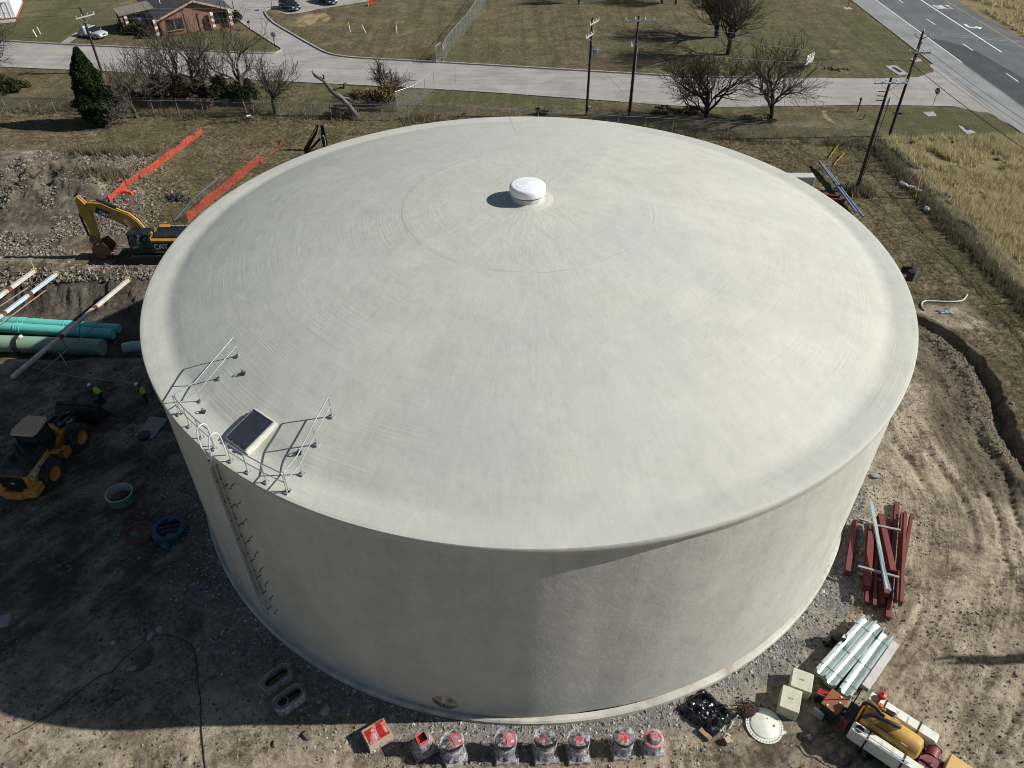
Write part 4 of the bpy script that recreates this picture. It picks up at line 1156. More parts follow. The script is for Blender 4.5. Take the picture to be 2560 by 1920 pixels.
for (a, b, lab) in (((8.06, 53.1, 7.0), (13.4, 60.2, 0.1), 'thin guy wire from the switch rack pole down to the road edge'), ((b5.x, b5.y, h5 - 2.5), (b5.x + 5, b5.y - 4.5, 0.1), 'thin guy wire from the transformer pole into the scrub')):
    a, b = Vector(a), Vector(b)
    tag(MB().tube(a, b, 0.012, n=4).build('guy_wire', CABLE, loc=b), lab, 'wire')
# ------------------------------------------------------------------ trees
def bark(name, a, b):
    t = NT(name)
    n = t.noise(3.0, 6, 0.65); n2 = t.noise(0.8, 3, 0.5)
    c = t.ramp(t.math('ADD', t.math('MULTIPLY', n, 0.6), t.math('MULTIPLY', n2, 0.4)), [(0.36, a), (0.64, b)])
    t.color(c); t.set(Roughness=0.95); t.b.inputs['Specular IOR Level'].default_value = 0.1
    t.bump(n, 0.6, 0.05)
    return t.m
BARK = bark('oak_bark', (0.018, 0.015, 0.012), (0.075, 0.065, 0.053))
BARK_MID = bark('grey_oak_bark', (0.030, 0.026, 0.022), (0.15, 0.135, 0.115))
BARK_PALE = bark('pale_bark', (0.07, 0.062, 0.052), (0.22, 0.20, 0.17))
TWIG = bark('twig_bark', (0.022, 0.018, 0.014), (0.085, 0.071, 0.057))
def leafmat(name, cols, glow=0.0):
    t = NT(name)
    r = t.n('ShaderNodeNewGeometry').outputs['Random Per Island']
    n = len(cols)
    c = t.ramp(r, [(i / (n - 1), cols[i]) for i in range(n)])
    t.color(c); t.set(Roughness=0.75); t.b.inputs['Specular IOR Level'].default_value = 0.15
    if glow:
        tl = t.n('ShaderNodeBsdfTranslucent'); t.l(c, tl.inputs[0]); mx = t.n('ShaderNodeMixShader'); mx.inputs[0].default_value = glow
        t.l(t.b.outputs[0], mx.inputs[1]); t.l(tl.outputs[0], mx.inputs[2]); t.l(mx.outputs[0], t.t.nodes['Material Output'].inputs[0])
    return t.m
LEAF_CEDAR = leafmat('cedar_leaf', [(0.006, 0.013, 0.004), (0.013, 0.026, 0.007), (0.022, 0.040, 0.010), (0.040, 0.058, 0.014)])
LEAF_DARK = leafmat('dark_shrub_leaf', [(0.010, 0.014, 0.006), (0.022, 0.028, 0.010), (0.040, 0.050, 0.016), (0.065, 0.072, 0.028)])
LEAF_BROWN = leafmat('dead_oak_leaf', [(0.07, 0.045, 0.022), (0.14, 0.095, 0.048), (0.21, 0.15, 0.085), (0.055, 0.04, 0.022)])
LEAF_OLIVE = leafmat('olive_brush_leaf', [(0.035, 0.034, 0.014), (0.075, 0.068, 0.028), (0.12, 0.105, 0.05), (0.05, 0.055, 0.018)])

def tube_set(segs, sides):
    """segs: list of (points (k,3), radii (k,)) -> verts, quads"""
    V, Fq = [], []
    off = 0
    ang = np.arange(sides) * 2 * np.pi / sides
    ca, sa = np.cos(ang), np.sin(ang)
    for P, R in segs:
        k = len(P)
        D = np.gradient(P, axis=0)
        D /= np.linalg.norm(D, axis=1, keepdims=True) + 1e-9
        ref = np.where(np.abs(D[:, 2:3]) < 0.9, np.array([[0, 0, 1.0]]), np.array([[1.0, 0, 0]]))
        S = np.cross(D, ref); S /= np.linalg.norm(S, axis=1, keepdims=True) + 1e-9
        T = np.cross(S, D)
        ring = P[:, None, :] + (S[:, None, :] * ca[None, :, None] + T[:, None, :] * sa[None, :, None]) * R[:, None, None]
        V.append(ring.reshape(-1, 3))
        i = np.arange(k - 1)[:, None] * sides; j = np.arange(sides)[None, :]; j2 = (j + 1) % sides
        q = np.stack([i + j, i + j2, i + sides + j2, i + sides + j], -1).reshape(-1, 4) + off
        Fq.append(q); off += k * sides
    return np.concatenate(V), np.concatenate(Fq)

def grow(h, seed, trunk_r, spread=0.55, fork=0.35, limbs=6, levels=4, lean=(0, 0), crook=0.16, density=1.0, up=0.10, droop=0.0, wide=1.0):
    """list per level of (points, radii)"""
    rg = np.random.default_rng(seed)
    out = [[] for _ in range(levels + 1)]
    def branch(p, d, L, r, lev):
        n = max(3, int(L / (0.5 if lev < 2 else 0.3))); n = min(n, 10 if lev < 3 else 4)
        P = [p]; dirv = d
        for i in range(n):
            dirv = dirv + rg.normal(0, crook * (1.0 if lev else 0.35), 3) + np.array([0, 0, up * (1 if lev else 0) - droop * (lev > 2)])
            dirv = dirv / np.linalg.norm(dirv)
            P.append(P[-1] + dirv * L / n)
        P = np.array(P)
        R = r * (1 - np.linspace(0, 1, n + 1) * (0.40 if lev == 0 else 0.58))
        R = np.maximum(R, 0.017)
        out[lev].append((P, R))
        if lev >= levels: return
        if lev == 0:
            cnt = limbs; lo = fork
        else:
            cnt = max(2, int(round((5.6 - 0.4 * lev) * density))); lo = 0.18
        for c in range(cnt):
            t = lo + (1 - lo) * ((c + rg.uniform(0.1, 0.9)) / cnt)
            if c == cnt - 1: t = 1.0
            i = min(n - 1, int(t * n)); f = t * n - i
            q = P[i] * (1 - f) + P[min(n, i + 1)] * f
            base = P[min(n, i + 1)] - P[i]; base /= np.linalg.norm(base) + 1e-9
            rnd = rg.normal(0, 1, 3); rnd -= base * rnd.dot(base); rnd /= np.linalg.norm(rnd) + 1e-9
            if lev == 0: rnd[2] = abs(rnd[2]) * 0.3
            a = spread * rg.uniform(0.65, 1.4) * (1.45 if lev == 0 else 1.12)
            if c == cnt - 1: a *= 0.5
            nd = base * math.cos(a) + rnd * math.sin(a)
            rr_ = np.interp(t, np.linspace(0, 1, n + 1), R)
            branch(q, nd, L * rg.uniform(0.55, 0.85) * (1.0 if lev else 1.35) * (1.15 - 0.35 * t if lev == 0 else 1), rr_ * rg.uniform(0.5, 0.72), lev + 1)
    d0 = np.array([lean[0], lean[1], 1.0]); d0 /= np.linalg.norm(d0)
    branch(np.zeros(3), d0, h * 0.42, trunk_r, 0)
    top = max(P[:, 2].max() for lv in out for P, R in lv)
    k = h / top
    K = np.array([k * wide, k * wide, k])
    return [[(P * K, R) for P, R in lv] for lv in out]

def bare_tree(label, x, y, h, seed, trunk_r=0.22, name='bare_oak', mat=BARK, twig=TWIG, leaves=0, leafm=None, group=None, cat='tree', **kw):
    base = gnd((x, y), -0.15)
    t = thing(name, label, cat, base, group=group)
    lv = grow(h, seed, trunk_r, **kw)
    wood = [s for l in lv[:3] for s in l]; fine = [s for l in lv[3:] for s in l]
    V, Q = tube_set(wood, 6)
    o = np_mesh('trunk', V, Q, mat); o.parent = t
    V, Q = tube_set(fine, 3)
    o = np_mesh('crown', V, Q, twig); o.parent = t
    if leaves:
        rg = np.random.default_rng(seed + 5)
        tips = np.array([P[rg.integers(1, len(P))] for P, R in fine])
        pts = tips[rg.integers(0, len(tips), leaves)] + rg.normal(0, 0.10, (leaves, 3))
        o = leaf_mesh('leaves', pts, 0.07, leafm or LEAF_BROWN, seed); o.parent = t
    return t
def leaf_mesh(name, pts, size, mat, seed, flat=False):
    rg = np.random.default_rng(seed)
    n = len(pts)
    a = rg.normal(0, 1, (n, 3)); a /= np.linalg.norm(a, axis=1, keepdims=True)
    b = rg.normal(0, 1, (n, 3)); b -= a * (a * b).sum(1, keepdims=True); b /= np.linalg.norm(b, axis=1, keepdims=True)
    s = size * rg.uniform(0.5, 1.5, (n, 1))
    V = np.stack([pts + a * s, pts + b * s * 0.6, pts - a * s, pts - b * s * 0.6], 1).reshape(-1, 3)
    Q = np.arange(n * 4).reshape(-1, 4)
    return np_mesh(name, V, Q, mat, False)
def bush(label, x, y, rx, ry, h, seed, n=2600, mat=LEAF_DARK, size=0.10, stems=24, name='shrub', group=None, holes=0.55):
    base = gnd((x, y), -0.05)
    t = thing(name, label, 'shrub', base, group=group)
    rg = np.random.default_rng(seed)
    m = rg.integers(10, 16)
    cs = np.stack([rg.uniform(-0.75, 0.75, m) * rx, rg.uniform(-0.75, 0.75, m) * ry, rg.uniform(0.12, 0.85, m) * h], 1)
    cr = rg.uniform(0.22, 0.45, m)
    k = rg.integers(0, m, n)
    d = rg.normal(0, 1, (n, 3)); d /= np.linalg.norm(d, axis=1, keepdims=True)
    rad = cr[k][:, None] * rg.uniform(0.35, 1.05, (n, 1)) ** 0.6
    pts = cs[k] + d * rad * np.array([rx, ry, h * 0.75])
    pts = pts[pts[:, 2] > 0.05]
    o = leaf_mesh('foliage', pts, size, mat, seed); o.parent = t
    segs = []
    for i in range(stems):
        e = cs[rg.integers(0, m)] * rg.uniform(0.7, 1.35) + rg.normal(0, 0.15, 3)
        st = np.array([e[0] * 0.25, e[1] * 0.25, 0])
        mid = (st + e) / 2 + rg.normal(0, 0.15, 3)
        segs.append((np.array([st, mid, e, e + (e - mid) * 0.5 + rg.normal(0, .1, 3)]), np.array([0.035, 0.025, 0.014, 0.008])))
    V, Q = tube_set(segs, 3)
    o = np_mesh('stems', V, Q, TWIG); o.parent = t
    return t

def bt(label, s, foot, top, seed, tr, **kw):
    p = Z(s, *foot); h = rise(s, foot, top) * kw.pop('tall', 1.0)
    return bare_tree(label, p.x, p.y, h, seed, tr, **kw)
G_OAK = 'leafless oaks'
bt('bare oak standing alone in front of the side road, left of the snag', 'B', (310, 985), (470, 345), 3, 0.26, spread=0.62, limbs=6, fork=0.40, density=0.95, group=G_OAK, crook=0.22)
bt('small bare tree above a brown leafed thicket by the fence stub', 'B', (1255, 860), (1290, 455), 5, 0.15, spread=0.55, limbs=7, fork=0.3, density=0.95, group=G_OAK, crook=0.2)
bt('broad many-limbed bare oak beside the side road', 'C', (1965, 1030), (2010, 360), 8, 0.34, spread=0.60, limbs=9, fork=0.18, density=1.12, levels=4, group=G_OAK, crook=0.17, wide=1.4, tall=1.2)
bt('bare oak nearest the white roadside sign', 'D', (370, 905), (545, 290), 11, 0.30, spread=0.62, limbs=7, fork=0.36, density=1.1, group=G_OAK, crook=0.2, wide=1.2, tall=1.15)
p = Z('C', 2050, 335); bare_tree('tall bare oak on the lawn, left of the pair beyond the road', p.x, p.y, 13.5, 14, 0.42, spread=0.55, limbs=9, fork=0.28, density=1.1, wide=1.35, group=G_OAK)
p = Z('C', 2145, 485); bare_tree('tall bare oak on the lawn, nearer of the pair beyond the road', p.x, p.y, 13.0, 17, 0.36, spread=0.5, limbs=9, fork=0.3, density=1.1, wide=1.3, group=G_OAK)
p = Z('A', -90, 640); bare_tree('bare oak at the picture edge reaching over the side road', p.x, p.y, 8.5, 19, 0.26, spread=0.75, limbs=8, fork=0.3, lean=(0.12, 0), density=1.15, group=G_OAK, droop=0.06)
# far trees along the top of the lawn
for k, (s, a, h, sd) in enumerate((('C', (862, 45), 9, 21), ('C', (1580, 38), 10, 22), ('C', (1700, 45), 9.5, 23))):
    p = Z(s, *a); bare_tree(('slim bare tree at the far end of the lawn near its fence', 'far bare tree behind the two tall lawn oaks', 'far bare tree touching the two tall lawn oaks')[k], p.x, p.y, h, sd, 0.20, spread=0.5, limbs=6, fork=0.3, group=G_OAK)
for k, (x, y) in enumerate(((-6, 119), (8, 121), (17, 117))):
    bare_tree(('bare tree past the top of the lawn, casting the shadow near the lawn fence', 'bare tree past the top of the lawn, middle of three', 'bare tree past the top of the lawn, nearest the highway')[k], x, y, 11, 30 + k, 0.25, spread=0.6, limbs=7, fork=0.3, group='trees past the top of the lawn')
# the scrub thicket on the left, between fence and road
TH = [((1190, 1010), (985, 480), 'A', 41, 0.17, 'pale trunk bare oak just inside the back fence'), ((1430, 900), (1180, 330), 'A', 42, 0.17, 'bare oak in the thicket, leaning toward the evergreen'), ((1560, 860), (1440, 200), 'A', 43, 0.16, 'bare oak in the thicket in front of the house gable'),
      ((1690, 850), (1660, 40), 'A', 44, 0.18, 'tallest bare oak of the thicket, across the brick wall'), ((1800, 870), (1830, 240), 'A', 45, 0.14, 'slim bare oak in the thicket below the house window'), ((2120, 900), (2010, 170), 'A', 46, 0.19, 'bare oak at the thicket end nearest the driveway'), ((1960, 870), (1900, 420), 'A', 47, 0.12, 'low bare oak in the thicket beside the driveway mouth'), ((1300, 930), (1060, 420), 'A', 48, 0.15, 'bare oak in the thicket close behind the evergreen')]
for foot, top, s, sd, tr, lab in TH:
    bt(lab, s, foot, top, sd, tr * 1.5, spread=0.5, limbs=6, fork=0.40, density=0.74, group=G_OAK, crook=0.24, leaves=200, leafm=LEAF_BROWN, mat=BARK_MID, twig=BARK_MID, tall=1.18)
bt('small pale bare tree at the foot of the evergreen', 'A', (1040, 1060), (960, 760), 49, 0.13, spread=0.7, limbs=7, fork=0.35, density=1.0, group=G_OAK, crook=0.25, mat=BARK_PALE, twig=BARK_PALE)

# evergreen cedar
cf = (895, 1065); pc = Z('A', *cf); hc_ = rise('A', cf, (680, 390))
ced = thing('cedar_tree', 'dense dark green evergreen standing by the back fence', 'tree', gnd(pc, -0.1))
V, Q = tube_set([(np.array([[0, 0, 0], [0.05, 0, hc_ * 0.5], [0, 0, hc_ * 0.93]]), np.array([0.2, 0.12, 0.04]))], 7)
o = np_mesh('trunk', V, Q, BARK); o.parent = ced
rg = np.random.default_rng(77)
n = 26000
zz = rg.uniform(0.07, 1.0, n) ** 1.05
prof_r = 2.05 * np.interp(zz, [0.0, 0.12, 0.3, 0.55, 0.8, 1.0], [0.55, 0.9, 1.0, 0.82, 0.5, 0.08])
aa = rg.uniform(0, 6.283, n)
lump = 1 + 0.9 * fbm(aa * 1.6 + 10, zz * 9, 5, 3) + 0.35 * fbm(aa * 5, zz * 26, 6, 2)
rr_ = prof_r * lump * rg.uniform(0.45, 1.0, n) ** 0.45
pts = np.stack([rr_ * np.cos(aa), rr_ * np.sin(aa), zz * hc_], 1)
o = leaf_mesh('crown', pts, 0.11, LEAF_CEDAR, 78); o.parent = ced

# broken leaning snag
sf = Z('B', 1020, 1010); st = Z('B', 690, 650, 4.0)
sn = thing('broken_snag', 'dead broken trunk leaning over the back fence', 'tree', gnd(sf, -0.1))
sh_ = rise('B', (1020, 1010), (690, 650))
L = [(0, 0, 0), (-0.7, 0.1, 1.2), (-1.7, 0.2, 2.3), (-2.6, 0.25, 3.0), (-3.5, 0.3, 4.2), (-4.35, 0.3, 4.8), (-4.6, 0.3, 5.1)]
k = sh_ / 5.1
L = [np.array(q) * np.array([0.98, 1, k]) for q in L]
segs = [(np.array(L), np.array([0.36, 0.32, 0.30, 0.27, 0.19, 0.13, 0.05]))]
segs.append((np.array([L[3], L[3] + [0.5, 0, 0.35], L[3] + [0.9, 0.05, 0.45], L[3] + [1.3, 0, 0.35], L[3] + [1.5, 0, 0.85], L[3] + [1.75, 0, 0.95]]), np.array([0.2, 0.17, 0.13, 0.11, 0.08, 0.03])))
segs.append((np.array([L[4], L[4] + [0.15, 0, 0.35], L[4] + [0.1, 0, 0.7]]), np.array([0.12, 0.08, 0.03])))
segs.append((np.array([L[2], L[2] + [0.9, 0.1, -0.2], L[2] + [1.4, 0.1, -0.7]]), np.array([0.14, 0.1, 0.04])))
V, Q = tube_set(segs, 8)
V = V + 0.06 * (np.random.default_rng(4).normal(0, 1, V.shape) * 0.5)
o = np_mesh('trunk', V, Q, BARK_PALE); o.parent = sn
segs = [(np.array([L[6] + [0.05, 0, 0], L[6] + [-0.15, 0, 0.1], L[6] + [-0.35, 0, 0.05]]), np.array([0.05, 0.03, 0.015])), (np.array([L[6], L[6] + [0.05, 0, 0.2], L[6] + [0.0, 0, 0.4]]), np.array([0.05, 0.03, 0.012]))]
V, Q = tube_set(segs, 5); o = np_mesh('crown', V, Q, BARK_PALE); o.parent = sn

# understory
G_S = 'scrub bushes along the back fence'
BU = [((1330, 850), 2.0, 1.5, 3.0, 61, 3400, LEAF_DARK, 'dark green bush in the thicket behind the evergreen'), ((1500, 880), 2.2, 1.5, 3.1, 62, 3600, LEAF_DARK, 'dark green bush under the oak before the house gable'), ((1680, 900), 2.2, 1.4, 2.6, 63, 3200, LEAF_OLIVE, 'olive bush in the middle of the thicket'),
      ((1850, 900), 2.3, 1.5, 2.8, 64, 3600, LEAF_DARK, 'dark bush in the thicket below the driveway lawn'), ((2050, 900), 2.4, 1.6, 3.4, 65, 4000, LEAF_DARK, 'tall dark bush at the thicket end nearest the driveway'), ((1150, 880), 1.5, 1.0, 2.2, 66, 1800, LEAF_BROWN, 'brown leafed bush tight behind the evergreen'),
      ((1760, 930), 1.8, 1.0, 1.6, 67, 1800, LEAF_BROWN, 'low brown bush leaning on the back fence'), ((30, 790), 2.6, 1.5, 2.6, 68, 3800, LEAF_DARK, 'dark shrub by the road at the picture edge'), ((180, 740), 1.6, 0.8, 0.9, 74, 1200, LEAF_OLIVE, 'low olive shrub next to the dark roadside shrub')]
for f, rx, ry, h, sd, n, m, lab in BU:
    p = Z('A', *f); bush(lab, p.x, p.y, rx, ry, h, sd, n, m, group=G_S)
for (s, f, rx, ry, h, sd, n, m, lab) in (('B', (1180, 930), 2.9, 1.4, 2.5, 69, 4600, LEAF_BROWN, 'brown leafed thicket behind the dead leaning trunk'), ('B', (900, 1010), 2.1, 0.8, 1.1, 70, 1700, LEAF_DARK, 'dark low bush at the foot of the dead leaning trunk'), ('B', (80, 900), 1.9, 1.4, 2.6, 71, 3000, LEAF_DARK, 'dark bush between the thicket and the lone oak'), ('C', (540, 1000), 0.8, 0.5, 0.8, 72, 700, LEAF_DARK, 'small round bush on the fence line behind the tank'), ('D', (280, 900), 2.2, 0.9, 0.9, 73, 1400, LEAF_BROWN, 'brown brush under the oak nearest the roadside sign'), ('C', (1700, 1010), 3.0, 1.0, 1.0, 75, 1800, LEAF_OLIVE, 'straggly brush under the broad bare oak'), ('T', (640, 480), 3.0, 1.2, 2.2, 76, 3600, LEAF_DARK, 'dark clipped shrub against the brick house'), ('T', (2070, 320), 1.2, 1.0, 1.6, 79, 1500, LEAF_DARK, 'dark shrub at the brick house corner by the driveway')):
    p = Z(s, *f); bush(lab, p.x, p.y, rx, ry, h, sd, n, m)

# ------------------------------------------------------------------ grasses
def blades(name, x, y, hgt, mat, seed, width=0.03, spread=0.25, per=6):
    rg = np.random.default_rng(seed)
    n = len(x)
    X = np.repeat(x, per) + rg.normal(0, 0.09, n * per); Y = np.repeat(y, per) + rg.normal(0, 0.09, n * per)
    Zz = ground_z_many(X, Y) - 0.03
    H = np.repeat(hgt, per) * rg.uniform(0.55, 1.15, n * per)
    a = rg.uniform(0, 6.283, n * per); l = rg.uniform(0.3, 1.0, n * per) * spread * H + 0.02
    dx, dy = np.cos(a), np.sin(a)
    w = width * rg.uniform(0.6, 1.3, n * per)
    P0 = np.stack([X - dy * w, Y + dx * w, Zz], 1); P1 = np.stack([X + dy * w, Y - dx * w, Zz], 1)
    P2 = np.stack([X + dx * l, Y + dy * l, Zz + H], 1)
    V = np.stack([P0, P1, P2], 1).reshape(-1, 3)
    return np_mesh(name, V, np.arange(len(V)).reshape(-1, 3), mat, False)
GR_DRY = leafmat('dry_grass_blade', [(0.33, 0.275, 0.145), (0.53, 0.45, 0.26), (0.70, 0.62, 0.40), (0.18, 0.165, 0.085)], 0.4)
GR_MIX = leafmat('rough_grass_blade', [(0.10, 0.078, 0.040), (0.19, 0.15, 0.08), (0.30, 0.245, 0.14), (0.085, 0.088, 0.032)], 0.3)
GR_WEED = leafmat('grey_weed_blade', [(0.11, 0.09, 0.055), (0.20, 0.165, 0.10), (0.30, 0.255, 0.165), (0.07, 0.06, 0.038)], 0.3)
rg = np.random.default_rng(101)
def pick(n, x0, x1, y0, y1, seed, thr=-1, sc=0.5, cond=None):
    x = rg.uniform(x0, x1, n); y = rg.uniform(y0, y1, n)
    k = fbm(x * sc, y * sc * 0.7, seed) > thr
    if cond is not None: k &= cond(x, y)
    return x[k], y[k]
x, y = pick(26000, 40.3, 56.5, -6, 47, 111, -0.05, 0.45, lambda x, y: (y < 46.3 + 1.5 * fbm(x * 0.4, y * 0.4, 5)) & (rg.uniform(0, 1, len(x)) < 1 - 0.55 * np.exp(-((x - 49.8) / 1.2) ** 2)))
hh = 0.35 + 1.1 * np.clip(fbm(x * 0.35, y * 0.35, 112) + 0.3, 0, 1) * rg.uniform(0.6, 1.2, len(x))
g1 = blades('tall_grass', x, y, hh, GR_DRY, 113, 0.035, 0.55, 6)
struct(g1, 'stuff', 'tall straw coloured grass filling the field beside the highway', 'grass')
x, y = pick(9000, 76.2, 100, 60, 125, 114, -0.06, 0.35)
g2 = blades('verge_grass', x, y, 0.6 + 0.4 * rg.uniform(0, 1, len(x)), GR_DRY, 115, 0.05, 0.6, 5)
struct(g2, 'stuff', 'dry verge grass on the far side of the highway', 'grass')
def inrough(x, y):
    f = ground_fields(x, y); return f[3] > 0.45
x, y = pick(52000, -40, 39, -6, 53, 116, -0.03, 0.9, inrough)
k = np.hypot(x, y) > 22
x, y = x[k], y[k]
g3 = blades('rough_grass', x, y, 0.08 + 0.17 * rg.uniform(0, 1, len(x)) ** 1.5, GR_MIX, 117, 0.03, 0.9, 5)
struct(g3, 'stuff', 'low clumpy brown grass inside the site fence', 'grass')
# weeds along the fence lines
xs = rg.uniform(-66, 38.5, 2400); yb_ = np.interp(xs, [p[0] for p in FENCE_BACK], [p[1] for p in FENCE_BACK]) + rg.normal(0.3, 0.8, 2400)
k = fbm(xs * 0.25, yb_ * 0.25, 118) > 0.0
xs, yb_ = xs[k], yb_[k]
ys2 = rg.uniform(-4, 44, 3000); xs2 = np.interp(ys2, [5, 24, 44.2], [40.0, 39.4, 39.0]) + rg.normal(0.1, 0.5, 3000)
g4 = blades('fence_weeds', np.concatenate([xs, xs2]), np.concatenate([yb_, ys2]), 0.25 + 0.45 * rg.uniform(0, 1, len(xs) + len(xs2)), GR_WEED, 119, 0.03, 0.5, 7)
struct(g4, 'stuff', 'dead grey weeds along the foot of the fences', 'weeds')
# two dry grass clumps by the spoil heap and one round the inner pole
cx = np.concatenate([rg.normal(-41.5, 1.8, 260), rg.normal(-44.2, 2.3, 300), rg.normal(33.6, 0.7, 160)]); cy = np.concatenate([rg.normal(35.2, 0.7, 260), rg.normal(42.2, 0.6, 300), rg.normal(33.4, 0.6, 160)])
g5 = blades('dry_tussocks', cx, cy, 0.6 + 0.3 * rg.uniform(0, 1, len(cx)), GR_WEED, 120, 0.04, 0.5, 7)
struct(g5, 'stuff', 'pale dry tussocks beside the spoil heap and the inner pole', 'grass')
# leaf litter under the thicket
lx = rg.uniform(-60, -26, 6000); ly = rg.normal(56.5, 2.6, 6000)
lz = ground_z_many(lx, ly) + 0.03
o = leaf_mesh('leaf_litter', np.stack([lx, ly, lz], 1), 0.07, LEAF_BROWN, 121)
struct(o, 'stuff', 'fallen brown leaves under the thicket', 'leaves')
# ------------------------------------------------------------------ machines
CAT_YEL = pm('excavator_yellow', (0.40, 0.225, 0.03), 0.5, 0, 0.15, 2.0, dirt=(0.20, 0.145, 0.085), damt=0.8, dscale=2.2)
JD_YEL = pm('loader_yellow', (0.55, 0.25, 0.03), 0.55, 0, 0.15, 2.0, dirt=(0.22, 0.15, 0.09), damt=0.75, dscale=2.2)
BLACK_P = pm('black_machine_paint', (0.012, 0.013, 0.016), 0.45, 0.1, 0.3, 3.0, dirt=(0.10, 0.08, 0.06), damt=0.45, dscale=1.8)
BLACK_S = pm('satin_black_boom', (0.014, 0.016, 0.020), 0.3, 0.2, 0.3, 3.0)
RUBBER = pm('tyre_rubber', (0.028, 0.027, 0.026), 0.85, 0, 0.3, 4.0, dirt=(0.16, 0.13, 0.10), damt=0.6, dscale=2.5)
MUDDY = pm('muddy_steel', (0.17, 0.085, 0.045), 0.7, 0.2, 0.3, 3.0, dirt=(0.25, 0.18, 0.12), damt=0.6, dscale=2.0)
DARK_BUCKET = pm('worn_dark_steel', (0.035, 0.028, 0.024), 0.6, 0.4, 0.3, 3.0, dirt=(0.10, 0.075, 0.055), damt=0.6, dscale=2.0)
CHROME = pm('chrome_rod', (0.7, 0.7, 0.7), 0.2, 1.0, 0.05)
WHITE_P = pm('white_print', (0.75, 0.75, 0.74), 0.5, 0, 0.05)
RED_P = pm('red_print', (0.5, 0.03, 0.02), 0.5, 0, 0.05)
def glass_mat():
    t = NT('tinted_cab_glass')
    t.color((0.03, 0.07, 0.07)); t.set(Roughness=0.06); t.b.inputs['Alpha'].default_value = 0.55
    return t.m
CAB_GLASS = glass_mat()
# block capitals, on a 4 x 6 grid
FONT = {'A': [[(0, 0), (0, 4), (2, 6), (4, 4), (4, 0)], [(0, 2.5), (4, 2.5)]], 'C': [[(4, 5), (3, 6), (1, 6), (0, 5), (0, 1), (1, 0), (3, 0), (4, 1)]], 'T': [[(0, 6), (4, 6)], [(2, 6), (2, 0)]],
        'D': [[(0, 0), (0, 6), (3, 6), (4, 5), (4, 1), (3, 0), (0, 0)]], 'E': [[(4, 6), (0, 6), (0, 0), (4, 0)], [(0, 3), (3, 3)]], 'R': [[(0, 0), (0, 6), (3, 6), (4, 5), (4, 4), (3, 3), (0, 3)], [(2, 3), (4, 0)]],
        '6': [[(4, 5.2), (3, 6), (1, 6), (0, 5), (0, 1), (1, 0), (3, 0), (4, 1), (4, 2.4), (3, 3.3), (0, 3.3)]], '4': [[(3, 0), (3, 6), (0, 2), (4, 2)]], 'K': [[(0, 0), (0, 6)], [(4, 6), (0, 2.6)], [(1.4, 3.4), (4, 0)]],
        'S': [[(4, 5), (3, 6), (1, 6), (0, 5), (0, 4), (1, 3), (3, 3), (4, 2), (4, 1), (3, 0), (1, 0), (0, 1)]], 'I': [[(2, 0), (2, 6)]], 'G': [[(4, 5), (3, 6), (1, 6), (0, 5), (0, 1), (1, 0), (3, 0), (4, 1), (4, 3), (2.4, 3)]], 'M': [[(0, 0), (0, 6), (2, 3), (4, 6), (4, 0)]],
        'O': [[(1, 0), (0, 1), (0, 5), (1, 6), (3, 6), (4, 5), (4, 1), (3, 0), (1, 0)]], 'P': [[(0, 0), (0, 6), (3, 6), (4, 5), (4, 4), (3, 3), (0, 3)]], 'L': [[(0, 6), (0, 0), (4, 0)]], 'N': [[(0, 0), (0, 6), (4, 0), (4, 6)]], 'V': [[(0, 6), (2, 0), (4, 6)]], ' ': []}
def lettering(text, origin, along, up, height, mat, parent, weight=0.16, world=True, name='lettering'):
    """flat painted letters, each a mesh of its own"""
    origin, along, up = Vector(origin), Vector(along).normalized(), Vector(up).normalized()
    nrm_ = along.cross(up)
    s = height / 6.0; w = weight * height / 2
    for i, ch in enumerate(text):
        mb = MB(); n = 0
        for j, st in enumerate(FONT.get(ch, [])):
            for a, b in zip(st[:-1], st[1:]):
                A = origin + along * ((a[0] + i * 5.6) * s) + up * (a[1] * s); B = origin + along * ((b[0] + i * 5.6) * s) + up * (b[1] * s)
                d = (B - A).normalized(); q = nrm_.cross(d) * w
                lift = nrm_ * (0.004 + 0.0012 * n); n += 1
                mb.add([A + q - d * w + lift, A - q - d * w + lift, B - q + d * w + lift, B + q + d * w + lift], [(0, 1, 2, 3)])
        if mb.v: mb.build(name, mat, parent, world=world)

def plate(mb, outline, y0, y1):
    """outline in (x,z), swept along y"""
    n = len(outline)
    vs = [(x, y0, z) for x, z in outline] + [(x, y1, z) for x, z in outline]
    fs = [tuple(range(n)), tuple(range(2 * n - 1, n - 1, -1))] + [((i + 1) % n, i, n + i, n + (i + 1) % n) for i in range(n)]
    return mb.add(vs, fs)
def ZY(s, x, y, Y):
    x0, y0, k = SHEET[s]; d = ray(x0 + x / k, y0 + y / k); t = (Y - CAM.y) / d.y
    p = CAM + d * t
    return (p.x, p.z)

# --- yellow excavator: works in the plane y = BY, reaching toward -x
BY = 21.3
ex = thing('excavator', 'yellow tracked excavator half hidden behind the tank, bucket on the ground', 'excavator', (-31.0, BY, 0))
E_ = lambda x, y, Y=BY: ZY('E', x, y, Y)
